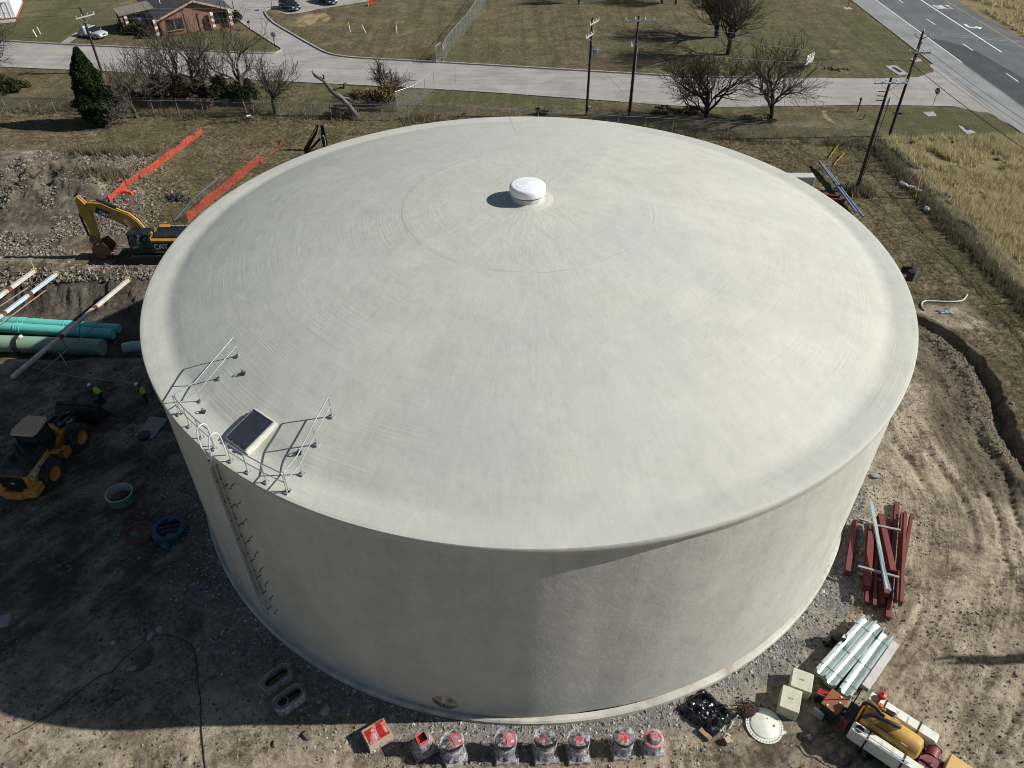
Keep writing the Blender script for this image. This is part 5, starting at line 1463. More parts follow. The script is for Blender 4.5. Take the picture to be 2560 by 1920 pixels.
# boom: upper and lower edge traced in its own vertical plane
up_e = [E_(880, 870), E_(1010, 880), E_(1160, 945), E_(1280, 990), E_(1370, 1060), E_(1450, 1150), E_(1530, 1200)]
lo_e = [E_(1490, 1300), E_(1400, 1205), E_(1300, 1140), E_(1230, 1090), E_(1100, 1032), E_(960, 975), E_(850, 935)]
plate(MB(), up_e + lo_e, BY - 0.24, BY + 0.24).build('boom', CAT_YEL, ex, world=True, bevel=0.025)
mb = MB()
for s in (-0.17, 0.17):
    mb.pipe([(x, BY + s, z + 0.06) for x, z in up_e[1:]], 0.03, 6)
mb.build('hydraulic_hose', BLACK_P, ex, world=True)
st_o = [E_(752, 850), E_(770, 812), E_(850, 885), E_(905, 960), E_(985, 1200), E_(985, 1240), E_(930, 1240), E_(870, 1090), E_(800, 990)]
plate(MB(), st_o, BY - 0.19, BY + 0.19).build('stick', CAT_YEL, ex, world=True, bevel=0.025)
a = E_(1160, 945); b = E_(800, 815)
mb = MB(); mb.tube((a[0], BY, a[1] + 0.15), (a[0] * 0.45 + b[0] * 0.55, BY, a[1] * 0.45 + b[1] * 0.55 + 0.2), 0.11, n=10); mb.build('stick_cylinder', BLACK_P, ex, world=True, smooth=True)
MB().tube((a[0] * 0.45 + b[0] * 0.55, BY, a[1] * 0.45 + b[1] * 0.55 + 0.2), (b[0], BY, b[1] + 0.1), 0.055, n=8).build('cylinder_rod', CHROME, ex, world=True, smooth=True)
for s in (-0.36, 0.36):
    a = E_(1245, 1035); b = E_(1370, 1215)
    MB().tube((a[0], BY + s, a[1]), (a[0] * 0.5 + b[0] * 0.5, BY + s, a[1] * 0.5 + b[1] * 0.5), 0.05, n=8).build('cylinder_rod', CHROME, ex, world=True, smooth=True)
    MB().tube((a[0] * 0.5 + b[0] * 0.5, BY + s, a[1] * 0.5 + b[1] * 0.5), (b[0], BY + s, b[1]), 0.10, n=10).build('boom_cylinder', BLACK_P, ex, world=True, smooth=True)
a = E_(800, 990); b = E_(900, 1210)
MB().tube((a[0] - 0.12, BY, a[1]), (b[0] - 0.15, BY, b[1]), 0.09, n=10).build('bucket_cylinder', BLACK_P, ex, world=True, smooth=True)
plate(MB(), [E_(905, 1180), E_(960, 1210), E_(1000, 1260), E_(940, 1300), E_(890, 1240)], BY - 0.22, BY + 0.22).build('linkage', MUDDY, ex, world=True, bevel=0.02)
# bucket: curved shell with open mouth toward the machine, teeth
bk = [E_(935, 1290), E_(950, 1340), E_(985, 1395), E_(1035, 1412), E_(1085, 1400), E_(1140, 1330)]
mouth = [E_(1140, 1330), E_(1045, 1240), E_(935, 1290)]
mb = MB(); n = len(bk)
for side in (0,):
    outer = [(x, z) for x, z in bk]
    cxy = (sum(p[0] for p in bk) / n, sum(p[1] for p in bk) / n)
    inner = [(x + (cxy[0] - x) * 0.07, z + (cxy[1] - z) * 0.07) for x, z in bk]
    ring_ = outer + inner[::-1]
    plate(mb, ring_, BY - 0.62, BY + 0.62)
for s in (-0.62, 0.60):
    plate(mb, bk + [E_(1045, 1240)], BY + s, BY + s + 0.03)
mb.build('bucket', MUDDY, ex, world=True)
for k in range(5):
    y = BY - 0.52 + 0.26 * k; p = bk[-1]
    MB().hexa([(p[0] - 0.1, y - 0.06, p[1] - 0.03), (p[0] - 0.1, y + 0.06, p[1] - 0.03), (p[0] - 0.1, y + 0.06, p[1] + 0.05), (p[0] - 0.1, y - 0.06, p[1] + 0.05), (p[0] + 0.16, y - 0.03, p[1] - 0.08), (p[0] + 0.16, y + 0.03, p[1] - 0.08), (p[0] + 0.16, y + 0.03, p[1] - 0.05), (p[0] + 0.16, y - 0.03, p[1] - 0.05)]).build('tooth', MUDDY, ex, world=True)
# tracks
for y in (BY - 1.25, BY + 1.25):
    L0, L1 = -33.4, -28.6
    out = [(L0 + 0.35, 0.02), (L1 - 0.35, 0.02), (L1, 0.35), (L1, 0.6), (L1 - 0.35, 0.92), (L0 + 0.35, 0.92), (L0, 0.6), (L0, 0.35)]
    tr = plate(MB(), out, y - 0.30, y + 0.30).build('track', BLACK_P, ex, world=True)
    for k in range(20):
        x = L0 + 0.4 + k * (L1 - L0 - 0.8) / 19
        MB().box((x, y, 0.94), (0.10, 0.6, 0.05)).build('track_shoe', DARK_BUCKET, tr, world=True)
        if k % 2 == 0: MB().box((x, y - 0.28, 0.45), (0.16, 0.06, 0.2)).build('roller', DARK_BUCKET, tr, world=True)
MB().lathe([(0.9, 0.7), (0.9, 1.1)], 20, (-31, BY, 0)).build('slew_ring', BLACK_P, ex, world=True)
MB().box((-31, BY, 0.6), (3.0, 1.7, 0.5)).build('undercarriage', BLACK_P, ex, world=True, bevel=0.04)
plate(MB(), [(-32.9, 1.1), (-28.0, 1.1), (-27.8, 1.4), (-27.8, 2.2), (-28.2, 2.35), (-31.4, 2.35), (-31.6, 1.75), (-32.9, 1.6)], BY - 1.35, BY + 1.35).build('upper_body', CAT_YEL, ex, world=True, bevel=0.05)
MB().box((-29.7, BY - 0.05, 2.42), (2.7, 1.9, 0.14)).build('engine_hood', BLACK_P, ex, world=True, bevel=0.03)
for k in range(7):
    MB().box((-30.8 + k * 0.33, BY - 0.5, 2.505), (0.07, 0.8, 0.03)).build('hood_louvre', DARK_STEEL, ex, world=True)
MB().box((-30.6, BY + 0.9, 2.45), (0.9, 0.5, 0.16)).build('tool_box', CAT_YEL, ex, world=True, bevel=0.02)
# cab on the near side
cx0, cx1, cy0, cy1, cz0, cz1 = -33.0, -31.15, BY - 1.36, BY - 0.30, 1.12, 2.85
cabf = bpy.data.objects.new('cab', None); COL.objects.link(cabf); cabf.parent = ex; cabf.location = (cx0 + 31.0, cy0 - BY, cz0)
for x, y in ((cx0, cy0), (cx1, cy0), (cx0, cy1), (cx1, cy1)):
    MB().beam((x, y, cz0), (x + (0.12 if x == cx0 else 0), y, cz1), 0.10, 0.10, up=(1, 0, 0)).build('pillar', BLACK_P, cabf, world=True)
MB().box(((cx0 + cx1) / 2 + 0.04, (cy0 + cy1) / 2, cz1 + 0.05), (cx1 - cx0 + 0.12, cy1 - cy0 + 0.14, 0.12)).build('cab_roof', BLACK_P, cabf, world=True, bevel=0.04)
MB().box(((cx0 + cx1) / 2, (cy0 + cy1) / 2, cz0 + 0.2), (cx1 - cx0, cy1 - cy0, 0.40)).build('cab_floor', BLACK_P, cabf, world=True)
MB().box((cx0 + 1.0, (cy0 + cy1) / 2, cz0 + 0.75), (0.5, 0.55, 0.9)).build('operator_seat', BLACK_P, cabf, world=True, bevel=0.06)
MB().beam((cx0 + 0.04, (cy0 + cy1) / 2, cz0 + 0.4), (cx0 + 0.14, (cy0 + cy1) / 2, cz1), 0.9, 0.015, up=(1, 0, 0)).build('windscreen', CAB_GLASS, cabf, world=True)
MB().box(((cx0 + cx1) / 2 + 0.45, cy0 - 0.005, (cz0 + cz1) / 2 + 0.18), (0.85, 0.012, 1.25)).build('side_window', CAB_GLASS, cabf, world=True)
MB().box(((cx0 + cx1) / 2 - 0.4, cy0 - 0.005, (cz0 + cz1) / 2 + 0.18), (0.75, 0.012, 1.25)).build('side_window', CAB_GLASS, cabf, world=True)
MB().box((-30.1, BY - 1.362, 1.75), (1.9, 0.012, 0.85)).build('side_panel', BLACK_P, ex, world=True)
lettering('CAT', (-30.9, BY - 1.37, 1.55), (1, 0, 0), (0, 0, 1), 0.42, WHITE_P, ex, 0.2)
MB().box((-31.5, BY - 0.7, 2.0), (0.05, 0.05, 0.6)).build('mirror_arm', BLACK_P, ex, world=True)
# handrails on the deck
for y in (BY + 0.6, BY + 1.3):
    MB().pipe([(-31.0, y, 2.35), (-31.0, y, 3.3), (-30.0, y, 3.25), (-29.9, y, 2.35)], 0.025, 6).build('handrail', BLACK_P, ex, world=True)
MB().pipe([(-29.6, BY + 0.6, 2.35), (-29.6, BY + 0.6, 3.15), (-28.8, BY + 0.6, 3.1), (-28.7, BY + 0.6, 2.35)], 0.025, 6).build('handrail', BLACK_P, ex, world=True)
# name on the boom
p0 = E_(985, 985); p1 = E_(1085, 1015); 
MB().add([(E_(950, 965)[0], BY - 0.252, E_(950, 965)[1]), (E_(1080, 1028)[0], BY - 0.252, E_(1080, 1028)[1]), (E_(1100, 965)[0], BY - 0.252, E_(1100, 965)[1]), (E_(965, 912)[0], BY - 0.252, E_(965, 912)[1])], [(0, 1, 2, 3)]).build('name_plate', BLACK_P, ex, world=True)
d = (Vector((E_(1080, 1028)[0], 0, E_(1080, 1028)[1])) - Vector((E_(950, 965)[0], 0, E_(950, 965)[1]))).normalized()
o_ = E_(1000, 975)
lettering('CAT', (o_[0], BY - 0.257, o_[1]), d, (-d.z, 0, d.x), 0.26, WHITE_P, ex, 0.24)

# --- dark folded digging arm sticking up behind the tank (small excavator, body hidden)
KY = 43.6
W_ = lambda x, y: ZY('W', x, y, KY)
bh = thing('mini_excavator', 'small machine behind the tank with folded black digging arm', 'excavator', (-22.6, KY - 1.2, 0))
bx = lambda L, y0, y1, nm, m, bev=0.02: plate(MB(), L, y0, y1).build(nm, m, bh, world=True, bevel=bev)
bx([W_(1110, 300), W_(1190, 320), W_(1120, 640), W_(760, 1330), W_(520, 1420), W_(640, 1180)], KY - 0.14, KY + 0.14, 'boom', BLACK_S)
bx([W_(1250, 310), W_(1370, 340), W_(1520, 1000), W_(1500, 1200), W_(1360, 1200), W_(1290, 820)], KY - 0.12, KY + 0.12, 'stick', BLACK_S)
a, b = W_(1240, 830), W_(760, 1340)
MB().beam((a[0], KY - 0.05, a[1]), (b[0], KY - 0.05, b[1]), 0.22, 0.24, up=(0, 1, 0)).build('lower_arm', BLACK_S, bh, world=True)
a, b = W_(1150, 390), W_(680, 1210)
MB().tube((a[0] - 0.06, KY - 0.16, a[1]), (b[0] - 0.06, KY - 0.16, b[1]), 0.035, n=8).build('cylinder_rod', CHROME, bh, world=True)
MB().tube(((a[0] + b[0]) / 2 - 0.06, KY - 0.16, (a[1] + b[1]) / 2), (b[0] - 0.06, KY - 0.16, b[1]), 0.07, n=8).build('cylinder', BLACK_S, bh, world=True)
MB().pipe(curve_pts([(W_(1320, 740)[0], KY - 0.14, W_(1320, 740)[1]), (W_(1360, 690)[0], KY - 0.18, W_(1360, 690)[1]), (W_(1420, 800)[0], KY - 0.18, W_(1420, 800)[1]), (W_(1470, 1120)[0], KY - 0.16, W_(1470, 1120)[1])], 4), 0.03, 6).build('hose', pm('pale_hose', (0.55, 0.55, 0.52), 0.6), bh, world=True)
MB().beam((W_(700, 1300)[0], KY, W_(700, 1300)[1]), (-20.8, KY - 3.7, 0.9), 0.3, 0.35).build('boom_foot', BLACK_S, bh, world=True)
MB().box((-20.6, KY - 4.6, 0.85), (2.0, 1.9, 1.0)).build('upper_body', BLACK_P, bh, world=True, bevel=0.06)
MB().box((-20.6, KY - 4.8, 1.6), (1.0, 1.0, 0.7)).build('cab', BLACK_P, bh, world=True, bevel=0.06)
for s in (-0.75, 0.75):
    MB().box((-20.6 + s, KY - 4.6, 0.25), (0.35, 2.3, 0.5)).build('track', BLACK_P, bh, world=True, bevel=0.08)
a, b = W_(900, 1300), W_(1080, 1130)
d = (Vector((b[0], 0, b[1])) - Vector((a[0], 0, a[1]))).normalized()
lettering('DEERE', Vector((a[0], KY - 0.18, a[1])) - d * 0.42, d, (-d.z, 0, d.x), 0.17, WHITE_P, bh, 0.22)

# --- wheel loader in the tank's shadow: drives toward +y
ld = thing('wheel_loader', 'yellow and black wheel loader with bucket lowered, parked in the tank shadow', 'wheel loader', (-29.55, -3.4, ground_z(-29.55, -3.4)), math.radians(-5.5))
def wheel(parent, c, R=0.84, w=0.58, name='wheel', lug=18):
    wo = bpy.data.objects.new(name, None); COL.objects.link(wo); wo.parent = parent; wo.location = c
    MB().lathe([(R * 0.56, -w / 2 * 0.8), (R * 0.62, -w / 2), (R * 0.92, -w / 2), (R, -w * 0.36), (R, w * 0.36), (R * 0.92, w / 2), (R * 0.62, w / 2), (R * 0.56, w / 2 * 0.8)], 28, axis='X').build('tyre', RUBBER, wo, smooth=True)
    for k in range(lug):
        a = 2 * math.pi * k / lug; 
        for s in (-1, 1):
            aa = a + (0.5 * 2 * math.pi / lug if s > 0 else 0)
            M = Matrix.Rotation(aa, 3, 'X')
            c0 = M @ Vector((0.125 * s * w / 0.56, 0, R + 0.012))
            MB().box(c0, (w * 0.46, R * 0.17, 0.07), M=M @ Matrix.Rotation(0.35 * s, 3, 'Z')).build('tread_block', RUBBER, wo)
    return wo
def rim(wo, side, R=0.84, w=0.58, mat=None):
    MB().lathe([(0.0, 0.10 * side), (R * 0.22, 0.12 * side), (R * 0.25, 0.06 * side), (R * 0.42, 0.08 * side), (R * 0.5, w / 2 * 0.72 * side), (R * 0.575, w / 2 * 0.80 * side)], 24, axis='X').build('rim', mat or JD_YEL, wo, smooth=True)
for (x, y, s) in ((1.2, 1.5, 1), (-1.2, 1.5, -1), (1.2, -1.6, 1), (-1.2, -1.6, -1)):
    rim(wheel(ld, (x, y, 0.84)), s)
# rear frame and hood: hood is black on top with yellow flanks
hood = [(-1.0, -3.15), (1.0, -3.15), (0.92, -0.75), (-0.92, -0.75)]
def slab(mb, quad, z0, z1, quad2=None):
    q2 = quad2 or quad
    mb.hexa([(x, y, z0) for x, y in quad] + [(x, y, z1) for x, y in q2]); return mb
slab(MB(), [(-1.02, -3.1), (1.02, -3.1), (0.95, -0.7), (-0.95, -0.7)], 1.05, 1.95).build('engine_side', JD_YEL, ld, bevel=0.05)
slab(MB(), [(-0.98, -3.0), (0.98, -3.0), (0.92, -0.7), (-0.92, -0.7)], 1.955, 2.35, [(-0.72, -2.75), (0.72, -2.75), (0.72, -0.7), (-0.72, -0.7)]).build('hood', BLACK_P, ld, bevel=0.04)
MB().box((0, -3.13, 1.5), (1.5, 0.10, 0.95)).build('grille', BLACK_P, ld, bevel=0.02)
MB().pipe([(-0.10, -3.19, 1.45), (0.0, -3.19, 1.52), (0.14, -3.19, 1.47), (0.03, -3.19, 1.60)], 0.02, 5).build('emblem', WHITE_P, ld)
for s in (-1, 1):
    MB().box((0.62 * s, -2.98, 2.03), (0.28, 0.06, 0.10)).build('tail_light', pm('tail_lens', (0.35, 0.07, 0.03), 0.2), ld)
    MB().hexa([(0.55 * s, -3.55, 0.62), (1.28 * s, -3.35, 0.62), (1.32 * s, -2.55, 0.62), (0.55 * s, -2.55, 0.62), (0.55 * s, -3.50, 1.08), (1.28 * s, -3.30, 1.08), (1.32 * s, -2.55, 1.20), (0.55 * s, -2.55, 1.20)]).build('counterweight_wing', JD_YEL, ld, bevel=0.03)
    # fender over the rear wheel and front fender
    MB().add([(0.86 * s, -0.75, 1.62), (1.40 * s, -0.75, 1.62), (1.40 * s, -0.35, 1.55), (0.86 * s, -0.35, 1.55), (0.86 * s, 0.15, 1.05), (1.40 * s, 0.15, 1.05)], [(0, 1, 2, 3), (3, 2, 5, 4)]).build('rear_fender', JD_YEL, ld)
    MB().box((0.95 * s, 0.25, 0.75), (0.5, 0.7, 0.5)).build('step_box', JD_YEL, ld, bevel=0.03)
    MB().add([(0.84 * s, 0.95, 1.45), (1.38 * s, 0.95, 1.45), (1.38 * s, 1.3, 1.72), (0.84 * s, 1.3, 1.72), (0.84 * s, 1.9, 1.66), (1.38 * s, 1.9, 1.66)], [(0, 1, 2, 3), (3, 2, 5, 4)]).build('front_fender', BLACK_P, ld)
MB().box((0, -3.5, 0.82), (1.15, 0.24, 0.46)).build('rear_bumper', JD_YEL, ld, bevel=0.03)
MB().box((0, -1.5, 0.85), (0.9, 2.6, 0.5)).build('rear_frame', BLACK_P, ld)
MB().box((0, 1.2, 0.95), (1.0, 1.6, 0.8)).build('front_frame', JD_YEL, ld, bevel=0.04)
slab(MB(), [(-0.55, 1.0), (0.55, 1.0), (0.55, 1.9), (-0.55, 1.9)], 1.35, 2.0, [(-0.45, 0.9), (0.45, 0.9), (0.45, 1.4), (-0.45, 1.4)]).build('arm_tower', JD_YEL, ld, bevel=0.03)
MB().lathe([(0.09, 2.3), (0.09, 2.95), (0.07, 2.95)], 10, (-0.35, -1.4, 0)).build('exhaust', DARK_STEEL, ld)
MB().lathe([(0.16, 2.3), (0.20, 2.4), (0.20, 2.65), (0, 2.7)], 14, (-0.35, -2.0, 0)).build('air_cleaner', BLACK_P, ld)
# cab
cabl = bpy.data.objects.new('cab', None); COL.objects.link(cabl); cabl.parent = ld; cabl.location = (-0.08, -0.15, 1.3); cabl.scale = (0.88, 0.88, 0.98)
Q = [(-0.78, -0.65), (0.78, -0.65), (0.62, 0.85), (-0.62, 0.85)]
for x, y in Q:
    MB().beam((x, y, 0.2), (x * 0.92, y * 0.95, 1.85), 0.10, 0.10, up=(0, 1, 0)).build('pillar', BLACK_P, cabl)
slab(MB(), Q, 0.0, 0.65).build('cab_base', BLACK_P, cabl, bevel=0.03)
for i in range(4):
    a, b = Vector((*Q[i], 0)), Vector((*Q[(i + 1) % 4], 0))
    MB().hexa([a + Vector((0, 0, 0.652)), b + Vector((0, 0, 0.652)), b * 0.99 + Vector((0, 0, 0.652)), a * 0.99 + Vector((0, 0, 0.652)), a * 0.935 + Vector((0, 0, 1.84)), b * 0.935 + Vector((0, 0, 1.84)), b * 0.925 + Vector((0, 0, 1.84)), a * 0.925 + Vector((0, 0, 1.84))]).build('window', CAB_GLASS, cabl)
MB().box((0, -0.05, 0.95), (0.5, 0.5, 0.8)).build('operator_seat', BLACK_P, cabl, bevel=0.06)
rp = [(-0.92, -0.55), (-0.75, -0.9), (0.75, -0.9), (0.92, -0.55), (0.82, 0.75), (0.62, 1.0), (-0.62, 1.0), (-0.82, 0.75)]
rmb = MB(); n = 8
rmb.add([(x, y, 1.86) for x, y in rp] + [(x * 1.02, y * 1.02, 1.96) for x, y in rp] + [(x * 0.92, y * 0.92, 2.05) for x, y in rp], [tuple(range(7, -1, -1))] + [(i, (i + 1) % 8, 8 + (i + 1) % 8, 8 + i) for i in range(8)] + [(8 + i, 8 + (i + 1) % 8, 16 + (i + 1) % 8, 16 + i) for i in range(8)] + [tuple(range(16, 24))])
rmb.build('cab_roof', pm('dusty_cab_roof', (0.55, 0.36, 0.22), 0.7, 0, 0.1, 2.0, dirt=(0.5, 0.4, 0.3), damt=0.5), cabl, bevel=0.03)
for k in (-0.55, -0.2, 0.2, 0.55):
    MB().box((k, -0.93, 1.84), (0.14, 0.1, 0.12)).build('work_light', DARK_STEEL, cabl)
for s in (-1, 1):
    MB().pipe([(0.6 * s, 0.8, 1.7), (1.1 * s, 0.95, 1.7), (1.12 * s, 0.95, 1.3)], 0.02, 6).build('mirror_arm', BLACK_P, cabl)
    MB().box((1.12 * s, 0.95, 1.4), (0.22, 0.05, 0.36)).build('mirror', BLACK_P, cabl, bevel=0.01)
# lift arms and bucket
for s in (-1, 1):
    plate(MB(), [(1.2, 1.75), (2.0, 1.55), (2.9, 0.95), (3.35, 0.35), (3.55, 0.45), (3.2, 1.05), (2.2, 1.85), (1.2, 2.05)], 0.42 * s - 0.08, 0.42 * s + 0.08)
    m_ = MB(); out = [(1.2, 1.75), (2.0, 1.5), (2.9, 0.95), (3.35, 0.35), (3.55, 0.45), (3.2, 1.05), (2.2, 1.85), (1.2, 2.05)]
    x0, x1 = 0.50 * s - 0.08, 0.50 * s + 0.08
    k = len(out)
    m_.add([(x0, y, z) for y, z in out] + [(x1, y, z) for y, z in out], [tuple(range(k)), tuple(range(2 * k - 1, k - 1, -1))] + [((i + 1) % k, i, k + i, k + (i + 1) % k) for i in range(k)])
    m_.build('lift_arm', BLACK_P, ld, bevel=0.02)
    MB().tube((0.50 * s, 1.4, 1.15), (0.50 * s, 2.7, 1.0), 0.085, n=10).build('lift_cylinder', BLACK_P, ld)
MB().tube((0, 1.3, 1.95), (0, 2.6, 1.75), 0.09, n=10).build('tilt_cylinder', BLACK_P, ld)
MB().tube((0, 2.6, 1.75), (0, 3.0, 1.5), 0.05, n=8).build('cylinder_rod', CHROME, ld)
bo = [(4.75, 0.02), (3.75, 0.02), (3.45, 0.25), (3.40, 0.75), (3.62, 1.25), (3.95, 1.38)]
bi = [(y + 0.05 * (1 if i > 1 else 0), z + 0.05 * (1 if i < 4 else -0.4)) for i, (y, z) in enumerate(bo)]
mb = MB(); out = bo + bi[::-1]; k = len(out)
mb.add([(-1.42, y, z) for y, z in out] + [(1.42, y, z) for y, z in out], [tuple(range(k)), tuple(range(2 * k - 1, k - 1, -1))] + [((i + 1) % k, i, k + i, k + (i + 1) % k) for i in range(k)])
mb.build('bucket', DARK_BUCKET, ld)
for s in (-1, 1):
    side = [(4.6, 0.03), (3.75, 0.03), (3.46, 0.27), (3.42, 0.75), (3.63, 1.24), (3.95, 1.36)]
    x0, x1 = 1.40 * s, 1.44 * s; k = 6; mb = MB()
    mb.add([(x0, y, z) for y, z in side] + [(x1, y, z) for y, z in side], [tuple(range(k)), tuple(range(2 * k - 1, k - 1, -1))] + [((i + 1) % k, i, k + i, k + (i + 1) % k) for i in range(k)])
    mb.build('bucket_side', DARK_BUCKET, ld)
for k in (-0.7, 0.0, 0.7):
    MB().box((k, 3.42, 0.7), (0.10, 0.12, 0.8)).build('bucket_rib', DARK_BUCKET, ld)
MB().box((0, 3.94, 1.40), (2.86, 0.22, 0.05)).build('bucket_lip', DARK_BUCKET, ld)
lettering('DEERE', (1.035, -2.85, 1.55), (0, 1, 0.02), (0, 0, 1), 0.36, WHITE_P, ld, 0.18, world=False)
lettering('644K', (0.59, 1.75, 1.62), (0, 0.86, -0.30), (0, 0.30, 0.86), 0.19, WHITE_P, ld, 0.18, world=False)
# ------------------------------------------------------------------ materials stored round the tank
def wrap_mat():
    t = NT('stretch_film')
    t.color((0.78, 0.80, 0.84)); t.set(Roughness=0.18)
    n = t.noise(6, 5, 0.7)
    t.l(t.ramp(n, [(0.4, 0.04), (0.75, 0.5)]), t.b.inputs['Alpha'])
    t.bump(t.noise(9, 4, 0.6, dist=1.5), 0.8, 0.05)
    return t.m
FILM = wrap_mat()
def film2():
    t = NT('cloudy_stretch_film')
    t.color((0.82, 0.81, 0.88)); t.set(Roughness=0.16)
    t.l(t.ramp(t.noise(5, 6, 0.75, dist=1.0), [(0.40, 0.03), (0.68, 0.72)]), t.b.inputs['Alpha'])
    t.bump(t.noise(8, 4, 0.6, dist=2.0), 0.9, 0.06)
    return t.m
FILM2 = film2()
RED = pm('red_rubber_lining', (0.40, 0.018, 0.018), 0.45, 0, 0.15)
RED_FILM = pm('pink_packing', (0.50, 0.14, 0.16), 0.4, 0, 0.2)
BITUMEN = pm('bitumen_black', (0.018, 0.018, 0.022), 0.4, 0, 0.2)
IRON_GREY = pm('primed_iron', (0.22, 0.19, 0.205), 0.55, 0.2, 0.25)
WOOD = pm('pallet_wood', (0.30, 0.20, 0.12), 0.8, 0, 0.25, 4.0, 0.3, 20)
WOOD_G = pm('weathered_timber', (0.27, 0.25, 0.23), 0.85, 0, 0.2, 4.0, 0.3, 20)
CARD = pm('cardboard', (0.42, 0.28, 0.16), 0.8, 0, 0.12)
def pallet(parent, w, d, z0=0.0):
    p = bpy.data.objects.new('pallet', None); COL.objects.link(p); p.parent = parent; p.location = (0, 0, z0)
    for k in range(5):
        MB().box((0, -d / 2 + d * (k + 0.5) / 5, 0.115), (w, d / 6.2, 0.022)).build('deck_board', WOOD, p)
    for s in (-1, 0, 1):
        MB().box((s * (w / 2 - 0.05), 0, 0.052), (0.09, d, 0.10)).build('runner', WOOD, p)
    return p
def film(parent, prof, n=18, c=(0, 0, 0)):
    mb = MB(); mb.lathe(prof, n, c)
    rnd = random.Random(len(prof) + int(prof[0][0] * 1000))
    mb.v = [(x * (1 + rnd.uniform(-0.04, 0.04)), y * (1 + rnd.uniform(-0.04, 0.04)), z) for x, y, z in mb.v]
    return mb.build('plastic_wrap', FILM2, parent, smooth=False)
def fitting(kind, x, y, rz, label, tilt=0.0):
    g = ground_z(x, y)
    t = thing('wrapped_pipe_fitting', label, 'pipe fitting', (x, y, g), rz, 'wrapped pipe fittings in a row before the tank')
    R = 0.40; rsz = random.Random(int(x * 31)); t.scale = (rsz.uniform(0.9, 1.08), rsz.uniform(0.9, 1.08), rsz.uniform(0.85, 1.15))
    def lathe(name, prof, mat, M=None, c=(0, 0, 0), par=t):
        return MB().lathe(prof, 28, c, M=M).build(name, mat, par, smooth=True)
    if kind == 'crate':
        pallet(t, 1.15, 0.95)
        bxo = MB().box((0, 0, 0.36), (1.12, 0.92, 0.46)).build('carton', CARD, t, bevel=0.01)
        for k, (cx_, cy_, w, d) in enumerate(((-0.25, -0.02, 0.46, 0.76), (0.27, 0.04, 0.46, 0.80))):
            MB().box((cx_, cy_, 0.592), (w, d, 0.008)).build('printed_panel', RED, bxo)
            lettering('SIGMA', (cx_ + 0.07, cy_ + 0.26, 0.6), (0, -1, 0), (1, 0, 0), 0.12, pm('pale_print', (0.7, 0.55, 0.45), 0.6), bxo, 0.2, world=False)
        for k in (-0.25, 0.2):
            MB().box((0, k, 0.60), (1.13, 0.015, 0.012)).build('strap', BITUMEN, bxo)
        mbw = MB(); mbw.hexa([(-0.60, -0.50, 0.02), (0.60, -0.50, 0.02), (0.60, 0.50, 0.02), (-0.60, 0.50, 0.02), (-0.575, -0.475, 0.61), (0.575, -0.475, 0.61), (0.575, 0.475, 0.61), (-0.575, 0.475, 0.61)]); mbw.f = mbw.f[2:]; mbw.build('plastic_wrap', FILM2, t)
        MB().add([(-0.55, -0.46, 0.622), (-0.1, -0.46, 0.625), (0.12, 0.46, 0.625), (-0.02, 0.46, 0.622)], [(0, 1, 2, 3)]).build('film_fold', FILM, t)
        return t
    if kind == 'boxed':
        pallet(t, 1.25, 1.05)
        MB().box((0, 0, 0.19), (1.2, 1.0, 0.13)).build('timber_base', WOOD, t)
        MB().box((0.05, 0.03, 0.30), (0.95, 0.85, 0.07)).build('film_base', FILM, t)
        lathe('body', [(0.44, 0.26), (0.44, 0.34), (0.36, 0.40), (0.36, 0.85), (0.0, 0.85)], IRON_GREY)
        for k in range(4):
            a = k * math.pi / 2
            MB().box((0.24 * math.cos(a), 0.24 * math.sin(a), 1.02), (0.03, 0.5, 0.42), rz=a).build('carton_side', RED_FILM, t)
        MB().box((0, 0, 0.95), (0.44, 0.44, 0.05)).build('red_seal', RED, t)
        MB().box((0.14, 0.12, 1.03), (0.14, 0.10, 0.2)).build('valve_key', BITUMEN, t)
        film(t, [(0.6, 0.28), (0.52, 0.45), (0.46, 0.85), (0.37, 1.26)])
        return t
    pallet(t, 0.98, 0.98)
    MB().box((0, 0, 0.145), (0.92, 0.92, 0.035)).build('board', WOOD_G, t)
    lathe('base_flange', [(0.30, 0.17), (0.44, 0.17), (0.44, 0.24), (0.34, 0.25)], BITUMEN)
    M = Matrix.Rotation(tilt, 3, 'X')
    top = 1.05
    # body leans: swept between base and tilted mouth
    path = [Vector((0, 0, 0.2)), Vector((0, 0, 0.5)), Vector((0, math.sin(-tilt) * 0.12, 0.78)), Vector((0, math.sin(-tilt) * 0.3, top))]
    MB().pipe(path, [0.36, 0.36, 0.37, 0.38], 26, caps=False).build('body', IRON_GREY, t, smooth=True)
    c = path[-1]
    lathe('mouth_flange', [(0.33, -0.10), (0.46, -0.10), (0.47, 0.0), (0.35, 0.02), (0.33, -0.04)], RED_FILM if kind == 'capped' else BITUMEN, M, c)
    if kind == 'butterfly':
        lathe('red_disc', [(0.345, -0.06), (0.0, -0.05)], RED, M, c)
        MB().box(c + M @ Vector((0.13, 0, 0.0)), (0.20, 0.62, 0.05), M=M).build('dark_opening', BITUMEN, t)
        MB().box(c + M @ Vector((0, 0, 0.02)), (0.06, 0.66, 0.05), M=M).build('disc_bar', RED, t)
        MB().box(c + M @ Vector((0.1, 0, 0.03)), (0.30, 0.02, 0.03), M=M).build('cross_bar', GALV, t)
    elif kind == 'ring':
        lathe('red_disc', [(0.25, 0.0), (0.2, 0.05), (0.0, 0.04)], RED, M, c)
        lathe('dark_lining', [(0.34, -0.03), (0.25, -0.02)], BITUMEN, M, c)
    elif kind == 'half':
        lathe('red_disc', [(0.34, -0.05), (0.0, -0.05)], BITUMEN, M, c)
